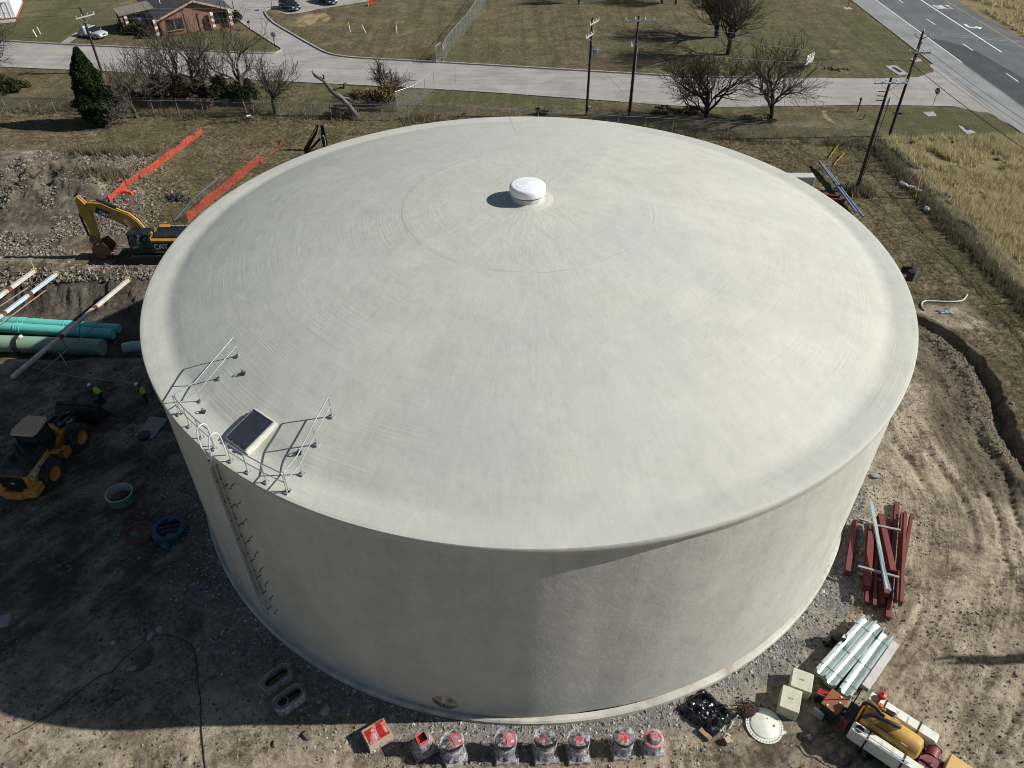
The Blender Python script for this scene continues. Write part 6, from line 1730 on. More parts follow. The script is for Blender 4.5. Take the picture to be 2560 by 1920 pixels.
        MB().box(c + M @ Vector((-0.05, 0, 0.05)), (0.10, 0.64, 0.10), M=M).build('disc_bar', RED, t)
        MB().prism([(0.02, 0), (0.40, 0), (0.38, 0.10), (0.04, 0.10)], c + M @ Vector((0, -0.36, 0)), c + M @ Vector((0, 0.36, 0)), M @ Vector((1, 0, 0)), M @ Vector((0, 0, 1))).build('packing_board', RED_FILM, t)
        MB().box(c + M @ Vector((0.28, -0.2, 0.106)), (0.12, 0.12, 0.01), M=M).build('paper_tag', WHITE_P, t)
    elif kind == 'bag':
        lathe('red_disc', [(0.30, 0.0), (0.0, 0.03)], RED, M, c)
        MB().prism([(-0.02, 0), (0.10, 0), (0.14, 0.42), (0.02, 0.46)], c + Vector((0.16, -0.52, -0.5)), c + Vector((0.30, 0.36, -0.35)), (1, 0, 0), (0, 0, 1)).build('film_fold', FILM, t)
    elif kind == 'capped':
        MB().box(c + M @ Vector((0, 0, 0.10)), (0.36, 0.36, 0.24), M=M).build('pink_cap', RED_FILM, t, bevel=0.03)
        MB().box(c + M @ Vector((0, 0, 0.225)), (0.25, 0.25, 0.02), M=M).build('red_seal', RED, t)
    # cloudy film stretched from the square board up round the mouth
    rw = random.Random(int(x * 100) + 7); n = 32; rows = []
    for i, (zz, k, rad) in enumerate(((0.06, 0.0, 0.53), (0.20, 0.05, 0.53), (0.34, 0.45, 0.50), (0.55, 0.9, 0.44), (0.80, 1.0, 0.45), (top - 0.02, 1.0, 0.50), (top + 0.05, 1.0, 0.47))):
        off = path[-1] * (max(0.0, zz - 0.4) / (top - 0.4)); r_ = []
        for j in range(n):
            a = 2 * math.pi * j / n; cc, ss = math.cos(a), math.sin(a); sq = 1.0 / max(abs(cc), abs(ss))
            rr0 = rad * ((1 - k) * min(sq, 1.36) + k) * (1 + rw.uniform(-0.05, 0.05))
            q = Vector((cc * rr0, ss * rr0 + off.y, zz + rw.uniform(-0.02, 0.02)))
            if i >= 5: q.z += -math.tan(tilt) * -ss * rad * -1.0 * 0.9
            r_.append(q)
        rows.append(r_)
    fv = [q for r_ in rows for q in r_]; ff = [(i * n + j, i * n + (j + 1) % n, (i + 1) * n + (j + 1) % n, (i + 1) * n + j) for i in range(len(rows) - 1) for j in range(n)]
    MB().add(fv, ff).build('plastic_wrap', FILM2, t)
    cv = [c + M @ Vector((0.46 * math.cos(6.2832 * j / 18), 0.46 * math.sin(6.2832 * j / 18), 0.06 + rw.uniform(-0.02, 0.03))) for j in range(18)]
    ci = [c + M @ Vector((0.22 * math.cos(6.2832 * j / 18), 0.22 * math.sin(6.2832 * j / 18), (0.27 if kind == 'capped' else 0.13) + rw.uniform(-0.02, 0.03))) for j in range(18)]
    MB().add(cv + ci + [c + M @ Vector((0, 0, 0.30 if kind == 'capped' else 0.15))], [(j, (j + 1) % 18, 18 + (j + 1) % 18, 18 + j) for j in range(18)] + [(18 + j, 18 + (j + 1) % 18, 36) for j in range(18)]).build('film_cover', FILM, t)
    if kind in ('ring', 'butterfly', 'bag', 'half'):
        for j in range(3):
            a0 = rw.uniform(0, 6.28); c2_ = c + M @ Vector((0.40 * math.cos(a0), 0.40 * math.sin(a0), 0.04))
            MB().blob(c2_, (0.12, 0.07, 0.05), 0.4, rw, 1).build('film_crumple', FILM2, t)
    return t
FT = [('crate', (205, 395), 0.58, 0, 'flat red printed carton under film, at the shadow edge'), ('boxed', (500, 465), 0.52, 0, 'pink wrapped fitting on a timber base beside the red carton'), ('half', (700, 515), 0.42, -0.35, 'smallest wrapped fitting with a pink board, next to the timber based one'),
      ('half', (1035, 500), 0.12, -0.3, 'wrapped fitting with white tag, fourth from the red carton'), ('butterfly', (1290, 500), 0.1, -0.45, 'wrapped fitting with half red half black mouth'), ('ring', (1500, 500), 0.1, -0.45, 'wrapped fitting with a round red disc in a dark mouth'),
      ('bag', (1785, 475), 0.12, -0.2, 'fitting under a folded upright sheet of film, second from the tarp end'), ('capped', (1975, 470), 0.15, 0.0, 'wrapped fitting with pink cap, nearest the black tarp')]
for kind, px, rz, tilt, lab in FT:
    p = Z('L', px[0], px[1], 0.35)
    fitting(kind, p.x, p.y, rz, lab, tilt)

# --- two wrapped oblong rubber gasket sets in the shade
def oblong(mb, a, b, R, r, z0, z1):
    """stadium shaped ring wall"""
    pts = []
    for k in range(13):
        t = math.pi * k / 12 - math.pi / 2; pts.append((a + R * math.cos(t), R * math.sin(t)))
    for k in range(13):
        t = math.pi * k / 12 + math.pi / 2; pts.append((-a + R * math.cos(t), R * math.sin(t)))
    n = len(pts)
    inn = [(x * (1 - r / (abs(a) + R)), y * (1 - r / R)) for x, y in pts]
    vs = [(x, y, z0) for x, y in pts] + [(x, y, z1) for x, y in pts] + [(x, y, z1) for x, y in inn] + [(x, y, z0) for x, y in inn]
    fs = []
    for i in range(n):
        j = (i + 1) % n
        for l in range(4):
            m = (l + 1) % 4
            fs.append((l * n + i, l * n + j, m * n + j, m * n + i))
    return mb.add(vs, fs)
for k, (px, rz, lab) in enumerate((((300, 380), 0.80, 'oblong black ring set with a red tag lying in the shade'), ((410, 560), 0.72, 'oblong black ring set wrapped in film on a pallet'))):
    p = Z('M', px[0], px[1], 0.3)
    t = thing('gasket_ring_set', lab, 'pipe rings', (p.x, p.y, ground_z(p.x, p.y)), rz)
    z = 0.0
    if k: pallet(t, 1.5, 0.85); z = 0.13
    for j in range(3):
        oblong(MB(), 0.34, 0, 0.36 + 0.01 * (j % 2), 0.10, z + 0.02 + j * 0.16, z + 0.15 + j * 0.16).build('rubber_ring', (BITUMEN, IRON_GREY, IRON_GREY)[j], t)
    if k == 0:
        MB().box((-0.35, -0.375, 0.28), (0.22, 0.02, 0.06)).build('red_tag', RED, t)
    else:
        MB().lathe([(0.26, 0.0), (0.28, 0.4), (0.24, 0.42), (0.23, 0.02)], 20, (-0.33, 0, z + 0.1)).build('inner_coil', IRON_GREY, t, smooth=True)
    mb = MB(); oblong(mb, 0.36, 0, 0.41, 0.012, z, z + 0.53); mb.build('plastic_wrap', FILM2, t)

# --- rings and valve in the deep shade
def at3(s, x, y, z): 
    p = Z(s, x, y, z); return p
p = Z('G', 1045, 1110, 0.15)
t = thing('pipe_ring', 'short green lined pipe ring standing open side up', 'pipe ring', (p.x, p.y, ground_z(p.x, p.y)), 0.3)
MB().lathe([(0.77, 0.0), (0.77, 0.58), (0.73, 0.60), (0.70, 0.58), (0.70, 0.0)], 40).build('shell', pm('mint_coating_dull', (0.07, 0.16, 0.09), 0.5), t, smooth=True)
MB().lathe([(0.695, 0.01), (0.695, 0.57)], 40).build('lining', pm('mortar_lining', (0.42, 0.43, 0.42), 0.8), t, smooth=True)
MB().lathe([(0.715, 0.602), (0.74, 0.612), (0.765, 0.602)], 40).build('rim_edge', pm('bare_rim', (0.62, 0.66, 0.58), 0.5), t, smooth=True)
p = Z('G', 1200, 1420)
t = thing('rust_hoop', 'rusty flat steel hoop on the shaded dirt', 'hoop', (p.x, p.y, ground_z(p.x, p.y) + 0.02))
MB().lathe([(0.80, 0.0), (0.80, 0.16), (0.70, 0.16), (0.70, 0.0)], 36, closed=True).build('hoop', pm('rust_red', (0.19, 0.06, 0.036), 0.8, 0.2, 0.3), t, smooth=True)
p = Z('G', 1460, 1390, 0.2)
BLUE_V = pm('blue_valve_paint', (0.04, 0.075, 0.115), 0.45, 0, 0.15)
t = thing('butterfly_valve', 'blue butterfly valve with bolt holes lying flat beside the rusty hoop', 'valve', (p.x, p.y, ground_z(p.x, p.y)), 0.25)
MB().lathe([(0.66, 0.02), (0.95, 0.02), (0.95, 0.10), (0.78, 0.12), (0.78, 0.36), (0.95, 0.38), (0.95, 0.46), (0.66, 0.46)], 44, closed=True).build('valve_body', BLUE_V, t, smooth=True)
for k in range(40):
    a = 2 * math.pi * k / 40
    MB().tube((0.87 * math.cos(a), 0.87 * math.sin(a), 0.44), (0.87 * math.cos(a), 0.87 * math.sin(a), 0.475), 0.03, n=6).build('bolt_hole', BITUMEN, t)
for k in (-0.2, 0.12):
    MB().box((0, k, 0.35), (1.3, 0.06, 0.12)).build('disc_rib', BLUE_V, t)
MB().lathe([(0.0, 0.2), (0.66, 0.2)], 32).build('disc', BITUMEN, t)
for s in (-1, 1):
    MB().box((0.1, 0.55 * s, 0.42), (0.30, 0.16, 0.05)).build('lug', BLUE_V, t)
MB().box((-0.1, -1.15, 0.2), (0.36, 0.40, 0.36)).build('gear_box', BLUE_V, t, bevel=0.04)
# blue cooler, wire coil and cover sheet by the worker
p = Z('G', 865, 300)
t = thing('tool_case', 'dark blue case on the ground beside the bending worker', 'case', gnd(p), 0.5)
MB().box((0, 0, 0.2), (0.75, 0.35, 0.4)).build('case_body', pm('navy_plastic', (0.012, 0.022, 0.08), 0.5), t, bevel=0.03)
MB().box((0, 0, 0.42), (0.77, 0.37, 0.06)).build('lid', pm('navy_plastic', (0.012, 0.022, 0.08)), t, bevel=0.02)
p = Z('G', 1015, 425)
t = thing('hose_coil', 'loose coil of dark hose near the loader bucket', 'hose', gnd(p, 0.03))
pts = [Vector((0.42 * math.cos(a) * (1 + 0.05 * k), 0.36 * math.sin(a), 0.02 * (k % 3))) for k, a in enumerate(np.linspace(0, 13, 40))]
pts += [Vector((0.9, -0.35, 0)), Vector((1.6, -0.55, 0)), Vector((2.4, -0.2, 0)), Vector((2.9, 0.3, 0))]
MB().pipe(pts, 0.022, 6).build('hose', DARK_STEEL, t, smooth=True)
p = Z('G', 1310, 510)
t = thing('plywood_sheet', 'grey sheet lying flat in the shade by the tank foot', 'sheet', gnd(p, 0.03), -0.2)
MB().box((0, 0, 0.02), (1.3, 1.9, 0.03)).build('panel', WOOD_G, t)
MB().lathe([(0.4, 0.0), (0.4, 0.16), (0, 0.18)], 24, (0.0, -0.85, 0)).build('lid', BITUMEN, t)
# black hose across the foreground
H_ = [Z('Q', *q) for q in [(1615, 1660), (1600, 1500), (1580, 1300), (1575, 1100), (1555, 950), (1540, 800), (1515, 680), (1470, 630), (1330, 585), (1200, 590), (1100, 655), (900, 830), (700, 960), (520, 1110), (300, 1260), (40, 1400)]]
hs = curve_pts([gnd(q, 0.03) for q in H_], 5)
for q in hs: q.z = ground_z(q.x, q.y) + 0.03
tag(MB().pipe(hs, 0.022, 6).build('black_hose', BITUMEN, smooth=True, loc=hs[0]), 'black hose bent across the front yard from shade into sun', 'hose')
# white hose, grey scrap on the right
hs = curve_pts([gnd(Z('I', *q), 0.08) for q in [(1175, 1155), (1150, 1120), (1180, 1090), (1330, 1095), (1440, 1085), (1480, 1040)]], 6)
tag(MB().pipe(hs, 0.062, 8).build('suction_hose', pm('pale_pvc_hose', (0.50, 0.53, 0.50), 0.5), smooth=True, loc=hs[0]), 'pale S-shaped suction hose on the dirt by the ditch', 'hose')
p = gnd(Z('I', 1320, 1160))
rs = random.Random(3)
t = thing('crumpled_tarp', 'small crumpled grey tarp near the pale hose', 'tarp', p)
mb = MB()
for k in range(8): mb.blob((rs.uniform(-0.7, 0.7), rs.uniform(-0.25, 0.25), 0.06), (0.32, 0.2, 0.13), 0.3, rs)
mb.build('folds', pm('grey_tarp', (0.20, 0.22, 0.24), 0.5), t)
p = gnd(Z('I', 1065, 265))
t = thing('white_sheeting', 'crumpled white plastic sheeting caught at the side fence', 'sheeting', p)
mb = MB()
for k in range(9): mb.blob((-0.5 + 0.14 * k, 0.8 - 0.22 * k + rs.uniform(-0.1, 0.1), 0.15), (0.22, 0.24, 0.2), 0.35, rs)
mb.build('folds', pm('white_poly', (0.74, 0.74, 0.72), 0.5), t)
for (s, px, lab) in (('B', (90, 1020), 'white bag lying at the back fence below the scrub'), ('I', (1190, 425), 'small white scrap below the side fence')):
    p = gnd(Z(s, *px)); t = thing('litter_bag', lab, 'bag', p)
    mb = MB(); mb.blob((0, 0, 0.18), (0.55 if s == 'B' else 0.3, 0.3, 0.24), 0.28, rs, 2); mb.build('bag', pm('white_poly', (0.74, 0.74, 0.72)), t)

# --- pit pipes
MINT = pm('mint_pipe_coating', (0.13, 0.52, 0.46), 0.5, 0, 0.12, 1.0, dirt=(0.25, 0.22, 0.17), damt=0.4)
MINT_D = pm('dull_mint_pipe', (0.21, 0.34, 0.25), 0.6, 0, 0.15, 1.0, dirt=(0.25, 0.22, 0.17), damt=0.5)
PZ = -1.85
def pit_pipe(label, a, b, r, m, joints, z):
    a = Z('F', a[0], a[1], z); b = Z('F', b[0], b[1], z)
    d = (b - a).normalized(); a = a - d * 14
    t = thing('water_pipe', label, 'pipe', (b.x, b.y, z), group='coated pipes in the pit')
    MB().tube(a, b, r, n=28).build('barrel', m, t, world=True, smooth=True)
    for q in joints:
        c = Z('F', q[0], q[1], z); c = a + d * (c - a).dot(d)
        for k in (-0.22, 0.0, 0.2):
            MB().tube(c + d * (k - 0.06), c + d * (k + 0.06), r * 1.07, n=28).build('coupling_band', m, t, world=True, smooth=True)
    MB().lathe([(r * 0.93, 0.0), (r * 0.93, 0.02), (0, 0.02)], 24, b, M=d.to_track_quat('Z', 'Y').to_matrix()).build('end_cap', m, t, world=True)
    return t
pit_pipe('mint green pipe against the pit wall, farther of the twin pipes', (0, 668), (1270, 758), 0.36, MINT, ((240, 690), (730, 720)), PZ)
pit_pipe('mint green pipe, nearer of the twin pipes in the pit', (0, 740), (1205, 818), 0.42, MINT, ((205, 752),), PZ + 0.05)
bigp = pit_pipe('thick dull green pipe with black strap on the pit floor', (0, 915), (1090, 960), 0.66, MINT_D, (), -1.6)
sp_ = Z('F', 205, 925, -1.6)
MB().lathe([(0.68, -0.22), (0.70, -0.2), (0.70, 0.2), (0.68, 0.22)], 28, sp_, 'X').build('black_strap', BITUMEN, bigp, world=True)
MB().blob(sp_ + Vector((0.35, 0.1, 0.66)), 0.16, 0.3, rs).build('strap_tail', pm('white_poly', (0.74, 0.74, 0.72)), bigp, world=True)
t = thing('pipe_elbow', 'pale green pipe end emerging beside the tank at the pit corner', 'pipe', Z('F', 1400, 960, -1.6))
MB().pipe(curve_pts([Z('F', 1320, 975, -1.6), Z('F', 1420, 955, -1.5), Z('F', 1560, 950, -1.3), Z('F', 1750, 950, -1.0)], 4), 0.45, 22).build('barrel', pm('pale_mint', (0.36, 0.46, 0.36), 0.6), t, world=True, smooth=True)
# long shoring beams laid across the pit, with thinner rails
RUSTW = pm('rusty_white_beam', (0.62, 0.58, 0.50), 0.6, 0.2, 0.2, 1.5, dirt=(0.25, 0.10, 0.05), damt=0.8, dscale=1.2)
SKYB = pm('pale_blue_beam', (0.52, 0.62, 0.66), 0.5, 0.2, 0.15, 1.5, dirt=(0.25, 0.10, 0.05), damt=0.5, dscale=1.2)
def shore(label, a, b, za, zb, w, m, rail=None, ext=0.0, legs=()):
    a = Z('F', a[0], a[1], za); b = Z('F', b[0], b[1], zb); d = (b - a).normalized(); b = b + d * ext
    t = thing('shoring_beam', label, 'beam', a, group='long shoring beams across the pit')
    L = (b - a).length
    MB().beam(a, b, w, w * 0.9).build('beam', m, t, world=True, bevel=0.02)
    for k in (0.32, 0.62):
        c = a.lerp(b, k); MB().beam(c - d * 0.18, c + d * 0.18, w * 1.08, w * 1.0).build('splice_plate', pm('rust_red', (0.13, 0.045, 0.03)), t, world=True)
    e = MB(); e.box(a + Vector((0, 0, 0.05)), (0.36, 0.16, 0.36), rz=0.4); e.box(a + Vector((0.05, 0.12, 0.1)), (0.2, 0.3, 0.12), rz=0.4)
    e.build('end_clamp', pm('clamp_yellow', (0.42, 0.32, 0.16), 0.7), t, world=True)
    if rail:
        p, q = [Z('F', *k, z) for k, z in zip(rail, (za - 0.3, zb - 0.3))]; q = q + (q - p).normalized() * ext
        MB().tube(p, q, 0.05, n=8).build('side_rail', pm('rust_tube', (0.26, 0.19, 0.15), 0.7), t, world=True)
        for k in legs:
            MB().tube(a.lerp(b, k), p.lerp(q, k), 0.03, n=6).build('tie_bar', DARK_STEEL, t, world=True)
    return t
shore('yellowish white beam over the pit, farthest from the tank', (365, 145), (-60, 455), 0.45, 0.1, 0.30, RUSTW, ((300, 320), (-60, 560)), 4.0)
shore('pale blue beam over the pit, between two whitish beams', (600, 180), (0, 630), 0.45, 0.1, 0.28, SKYB, ((490, 350), (0, 710)), 3.0)
shore('longest rusty white beam crossing above the green pipes', (1365, 245), (130, 1275), 0.45, 0.25, 0.28, RUSTW, ((1150, 610), (430, 1230)), 0.0, (0.45, 0.62, 0.75))
t = thing('timber_prop', 'loose timber prop standing against the longest beam', 'timber', Z('F', 715, 1155))
MB().beam(Z('F', 715, 1155, 0.05), Z('F', 630, 1015, 0.7), 0.09, 0.09).build('timber', WOOD, t, world=True)
# flagged rope line along the pit edge
rp_ = [Z('F', *q, 0.9) for q in [(-100, 30), (330, 40), (930, 85), (1330, 98), (1750, 90)]]
t = thing('flag_line', 'rope with red flags strung along the far pit edge', 'rope', gnd(rp_[1]))
for q in rp_[1:]:
    MB().tube(gnd(q, -0.1), q + Vector((0, 0, 0.08)), 0.025, n=6).build('stake', pm('pale_stake', (0.6, 0.58, 0.52), 0.7), t, world=True)
MB().pipe(rp_, 0.012, 4).build('rope', pm('pale_rope', (0.55, 0.5, 0.42), 0.8), t, world=True)
for (x, y) in ((480, 55), (540, 58), (1120, 110), (1230, 115), (1275, 125), (1395, 112), (75, 40)):
    q = Z('F', x, y, 0.85)
    MB().add([q + Vector((-0.05, 0, 0)), q + Vector((0.05, 0, 0)), q + Vector((0.03, 0.02, -0.3)), q + Vector((-0.03, 0.02, -0.3))], [(0, 1, 2, 3)]).build('flag', RED, t, world=True)
t = thing('string_line', 'thin string line across the shaded yard beside the pit', 'string', gnd(Z('F', 290, 1190)))
MB().pipe([gnd(Z('F', *q), 0.35) for q in [(0, 1150), (290, 1190), (820, 1310), (1470, 1390)]], 0.01, 4).build('string', pm('pale_rope', (0.55, 0.5, 0.42)), t, world=True)

# --- orange safety netting
def net_mat(nm, col, lo, hi):
    t = NT(nm)
    t.color(t.ramp(t.noise(1.1, 4), [(0.3, tuple(c * 0.75 for c in col)), (0.7, col)])); t.set(Roughness=0.7)
    n = t.noise(3.5, 6, 0.75)
    t.l(t.ramp(n, [(0.35, lo), (0.65, hi)]), t.b.inputs['Alpha'])
    return t.m
NET = net_mat('orange_net', (0.56, 0.085, 0.045), 0.35, 0.85)
NET_DARK = net_mat('dark_orange_net', (0.44, 0.06, 0.03), 0.3, 0.7)  # darker red and more open than the other net
def netting(label, line, hs, seed, mat=None):
    rg_ = random.Random(seed)
    pts = [gnd(p) for p in line]
    fine = []
    for i in range(len(pts) - 1):
        for k in range(6): fine.append((pts[i].lerp(pts[i + 1], k / 6), hs[i] + (hs[i + 1] - hs[i]) * k / 6))
    fine.append((pts[-1], hs[-1]))
    t = thing('safety_netting', label, 'netting', pts[0], group='orange safety netting runs')
    vs = []; fs = []
    for p, h in fine:
        g = ground_z(p.x, p.y); s = rg_.uniform(-0.12, 0.12)
        vs += [(p.x + s * 0.6, p.y, g + 0.02), (p.x + s * 0.5, p.y + rg_.uniform(-0.06, 0.06), g + h * 0.5), (p.x - s * 0.4, p.y, g + h - 0.12 * math.sin(math.pi * (len(vs) // 3 % 6) / 6) + rg_.uniform(-0.015, 0.015))]
    for i in range(len(fine) - 1):
        for k in range(2): fs.append((3 * i + k, 3 * i + 3 + k, 3 * i + 4 + k, 3 * i + 1 + k))
    MB().add(vs, fs).build('net', mat or NET, t, world=True)
    for p, h in fine[::6]:
        MB().tube(gnd(p, -0.1), gnd(p, h + 0.1), 0.02, n=5).build('stake', DARK_STEEL, t, world=True)
    return t
netting('long orange netting run between the spoil heap and the excavator', poly('E', [(2020, 215), (1860, 330), (1690, 465), (1475, 640), (1285, 790), (1110, 925)]), [0.85, 0.85, 0.85, 0.85, 0.85, 0.7], 1)
netting('orange netting run close behind the tank roof edge', poly('H', [(1050, 440), (800, 650), (510, 880), (300, 1060)]), [1.0, 1.0, 1.0, 0.9], 2, NET_DARK)
netting('low sagging tail of orange netting near the black digging arm', poly('H', [(1300, 215), (1240, 290), (1150, 360), (1055, 450)]), [0.5, 0.3, 0.2, 0.4], 3, NET_DARK)
for (s, a, b, lab) in (('E', (1200, 835), (1330, 850), 'rolled bundle of orange netting at the fold of the long run'), ('E', (930, 1010), (1000, 985), 'orange netting end behind the excavator stick')):
    a, b = gnd(Z(s, *a), 0.15), gnd(Z(s, *b), 0.15)
    mb = MB(); mb.pipe([a, a.lerp(b, 0.5) + Vector((0, 0.1, 0.03)), b], [0.28, 0.24, 0.16], 8)
    tag(mb.build('netting_roll', pm('orange_roll', (0.72, 0.07, 0.03), 0.6), loc=a), lab, 'netting')
# blue strap-like pipe and black pile behind the excavator
bl = [gnd(Z('H', *q), 0.06) for q in [(660, 570), (450, 740), (310, 880), (150, 1060)]]
tag(MB().pipe(curve_pts(bl, 4), 0.04, 6).build('blue_pipe', pm('blue_poly_pipe', (0.07, 0.11, 0.24), 0.5), loc=bl[0]), 'thin blue pipe lying on the grass behind the excavator', 'pipe')
p = gnd(Z('E', 1750, 865)); t = thing('asphalt_pile', 'small pile of black lumps on the grass behind the excavator', 'pile', p)
for k in range(60):
    q = Vector((rs.gauss(0, 0.55), rs.gauss(0, 0.35), 0.08 + abs(rs.gauss(0, 0.07))))
    MB().blob(q, rs.uniform(0.07, 0.15), 0.35, rs).build('lump', BITUMEN, t)

# --- steel beams stacked on timbers, on the right
PRIMER = pm('red_primer_steel', (0.15, 0.034, 0.030), 0.55, 0.1, 0.2, 1.5, dirt=(0.10, 0.04, 0.035), damt=0.5, dscale=1.5)
def ibeam(label, a, b, z, w=0.34, h=0.36, roll=0.0, m=PRIMER, name='steel_beam', group='red primed steel beams in the stack'):
    w *= 0.72
    a, b = Z('f', a[0], a[1], z), Z('f', b[0], b[1], z)
    g = 0.0
    d = (b - a).normalized(); s = d.cross(Vector((0, 0, 1))).normalized(); u = s.cross(d)
    if roll:
        Rm = Matrix.Rotation(roll, 3, d); s, u = Rm @ s, Rm @ u
    f = 0.035
    prof = [(-w / 2, -h / 2), (w / 2, -h / 2), (w / 2, -h / 2 + f), (f / 2, -h / 2 + f), (f / 2, h / 2 - f), (w / 2, h / 2 - f), (w / 2, h / 2), (-w / 2, h / 2), (-w / 2, h / 2 - f), (-f / 2, h / 2 - f), (-f / 2, -h / 2 + f), (-w / 2, -h / 2 + f)]
    t = thing(name, label, 'beam', (a.x, a.y, z), group=group)
    MB().prism(prof, a, b, s, u).build('section', m, t, world=True)
    for e in (a + d * 0.02, b - d * 0.02):
        MB().prism([(-w / 2, -h / 2), (w / 2, -h / 2), (w / 2, h / 2), (-w / 2, h / 2)], e - d * 0.015, e + d * 0.015, s, u).build('end_plate', m, t, world=True)
    return t
ibeam('shorter beam lying apart, closest to the tank wall', (175, 1050), (270, 430), 0.30, 0.36, 0.40)
ibeam('broad beam with a wide sunny flange under the timbers', (410, 1240), (470, 480), 0.45, 0.46, 0.46)
ibeam('slanting broad beam beside the pale galvanised angle', (735, 1050), (580, 350), 0.80, 0.42, 0.36)
ibeam('narrow beam edging the stack on the track side', (830, 1430), (885, 320), 0.85, 0.22, 0.34)
ibeam('thin outermost beam leaning away at the track side', (850, 1000), (965, 345), 0.62, 0.22, 0.30)
ibeam('longest beam whose two ends stick out of the stack', (670, 1610), (785, 200), 0.22, 0.34, 0.30)
ibeam('low dark beam under the slanting one', (600, 1440), (690, 380), 0.22, 0.26, 0.26)
ibeam('low beam at the bottom beside the broad one', (505, 1460), (540, 420), 0.22, 0.24, 0.26)
ibeam('bottom beam with bright flange end toward the pump trailer', (410, 1420), (470, 560), 0.20, 0.24, 0.22)
ibeam('bottom beam tucked under the track side edge', (770, 1400), (850, 330), 0.40, 0.24, 0.28)
ibeam('stub of beam showing between broad and slanting beams', (655, 1320), (630, 1060), 0.62, 0.36, 0.30)
for k, (a, b, z, lab) in enumerate((((375, 435), (830, 530), 0.98, 'upper timber cross bearer across the beams, far end'), ((310, 965), (810, 1105), 0.98, 'upper timber cross bearer across the beams, near end'), ((305, 1050), (590, 1140), 0.12, 'lower timber bearer under the beams, near end'), ((320, 385), (430, 420), 0.12, 'lower timber bearer under the beams, far end'))):
    a, b = Z('f', *a, z), Z('f', *b, z)
    t = thing('timber_bearer', lab, 'timber', a, group='timber bearers under and over the beams')
    MB().beam(a, b, 0.13, 0.11).build('timber', WOOD_G, t, world=True, bevel=0.01)
GALVB = pm('new_galvanised', (0.52, 0.60, 0.58), 0.4, 0.5, 0.1, 2.0)
a, b = Z('f', 665, 1245, 1.12), Z('f', 470, 185, 1.12)
t = thing('galvanised_angle', 'long pale galvanised angle lying on top of the red beams', 'angle', a)
d = (b - a).normalized(); s = d.cross(Vector((0, 0, 1))).normalized()
MB().prism([(-0.11, 0), (0.11, 0), (0.11, 0.02), (-0.09, 0.02), (-0.09, 0.16), (-0.11, 0.16)], a, b, s, Vector((0, 0, 1))).build('angle', GALVB, t, world=True)
a2, b2 = Z('f', 705, 1275, 1.12), Z('f', 560, 700, 1.12)
t = thing('galvanised_angle', 'shorter bluish galvanised strip beside the long pale angle', 'angle', a2)
MB().beam(a2, b2, 0.08, 0.06).build('strip', pm('blue_galv', (0.25, 0.36, 0.45), 0.4, 0.5), t, world=True)
for k, (a, b, z, lab) in enumerate((((780, 1610), (700, 1180), 0.9, 'thin dark rod hanging out of the beam stack'), ((160, 670), (200, 685), 0.3, 'short bar stub by the tank wall beside the beams'))):
    a, b = Z('f', *a, 0.05), Z('f', *b, z)
    tag(MB().tube(a, b, 0.025, n=6).build('steel_rod', PRIMER, loc=a), lab, 'rod')

# --- two strapped bundles of galvanised channel + carton
def channel_bundle(label, near, far, cross, z, nprof, rz=0):
    """near/far: pixel ends of the left edge; cross: pixel of the near right edge"""
    a, b, c = Z('K', *near, z), Z('K', *far, z), Z('K', *cross, z)
    d = (b - a).normalized(); w = (c - a).dot(d.cross(Vector((0, 0, 1))).normalized()); s = d.cross(Vector((0, 0, 1))).normalized()
    L = (b - a).length
    t = thing('channel_bundle', label, 'channel bundle', (a.x, a.y, ground_z(a.x, a.y)), group='strapped bundles of galvanised channel')
    for k in (0.15, 0.8):
        q = a + d * L * k; MB().beam(q - s * 0.25 + Vector((0, 0, 0.05 - z)), q + s * (w + 0.05) + Vector((0, 0, 0.05 - z)), 0.12, 0.1).build('timber', WOOD_G, t, world=True)
    for k in range(nprof):
        o0 = s * (w * (k + 0.5) / nprof); W = w / nprof * 0.96
        f = 0.13 * W; hgt = 0.46
        pr = [(-W / 2, 0.0), (-W / 2 + f, 0.0), (-W / 2 + f * 1.2, -0.04), (-W / 4, -hgt * 0.45), (0, -hgt * 0.55), (W / 4, -hgt * 0.45), (W / 2 - f * 1.2, -0.04), (W / 2 - f, 0.0), (W / 2, 0.0), (W / 2, -hgt), (-W / 2, -hgt)]
        MB().prism(pr, a + o0 - d * 0.1 * k, b + o0 + d * 0.08 * ((k % 2) * 2 - 1), s, Vector((0, 0, 1))).build('channel', GALVB, t, world=True)
    for k in (0.10, 0.42, 0.82):
        q = a + d * L * k
        MB().pipe([q - s * 0.02 + Vector((0, 0, -0.4)), q - s * 0.02 + Vector((0, 0, 0.015)), q + s * (w + 0.02) + Vector((0, 0, 0.015)), q + s * (w + 0.02) + Vector((0, 0, -0.4))], 0.02, 4).build('strap', pm('green_strap', (0.02, 0.07, 0.05), 0.5), t, world=True)
    return t
channel_bundle('larger strapped bundle of three galvanised channels by the tank', (140, 720), (600, 210), (345, 880), 0.62, 2)
channel_bundle('narrower strapped bundle of galvanised channels on the track side', (360, 905), (770, 345), (470, 1010), 0.62, 1)
a, b = Z('K', 600, 920, 0.3), Z('K', 890, 500, 0.3)
t = thing('wrapped_tube', 'long film wrapped carton beside the galvanised channels', 'carton', gnd(a))
MB().beam(a, b, 0.34, 0.3).build('carton', pm('pale_carton', (0.5, 0.46, 0.44), 0.6), t, world=True, bevel=0.02)
MB().beam(a, b, 0.42, 0.36).build('plastic_wrap', FILM, t, world=True, bevel=0.03)
p = Z('K', 330, 470, 0.15); t = thing('black_bag', 'shiny black bag slumped on the galvanised bundle', 'bag', gnd(p))
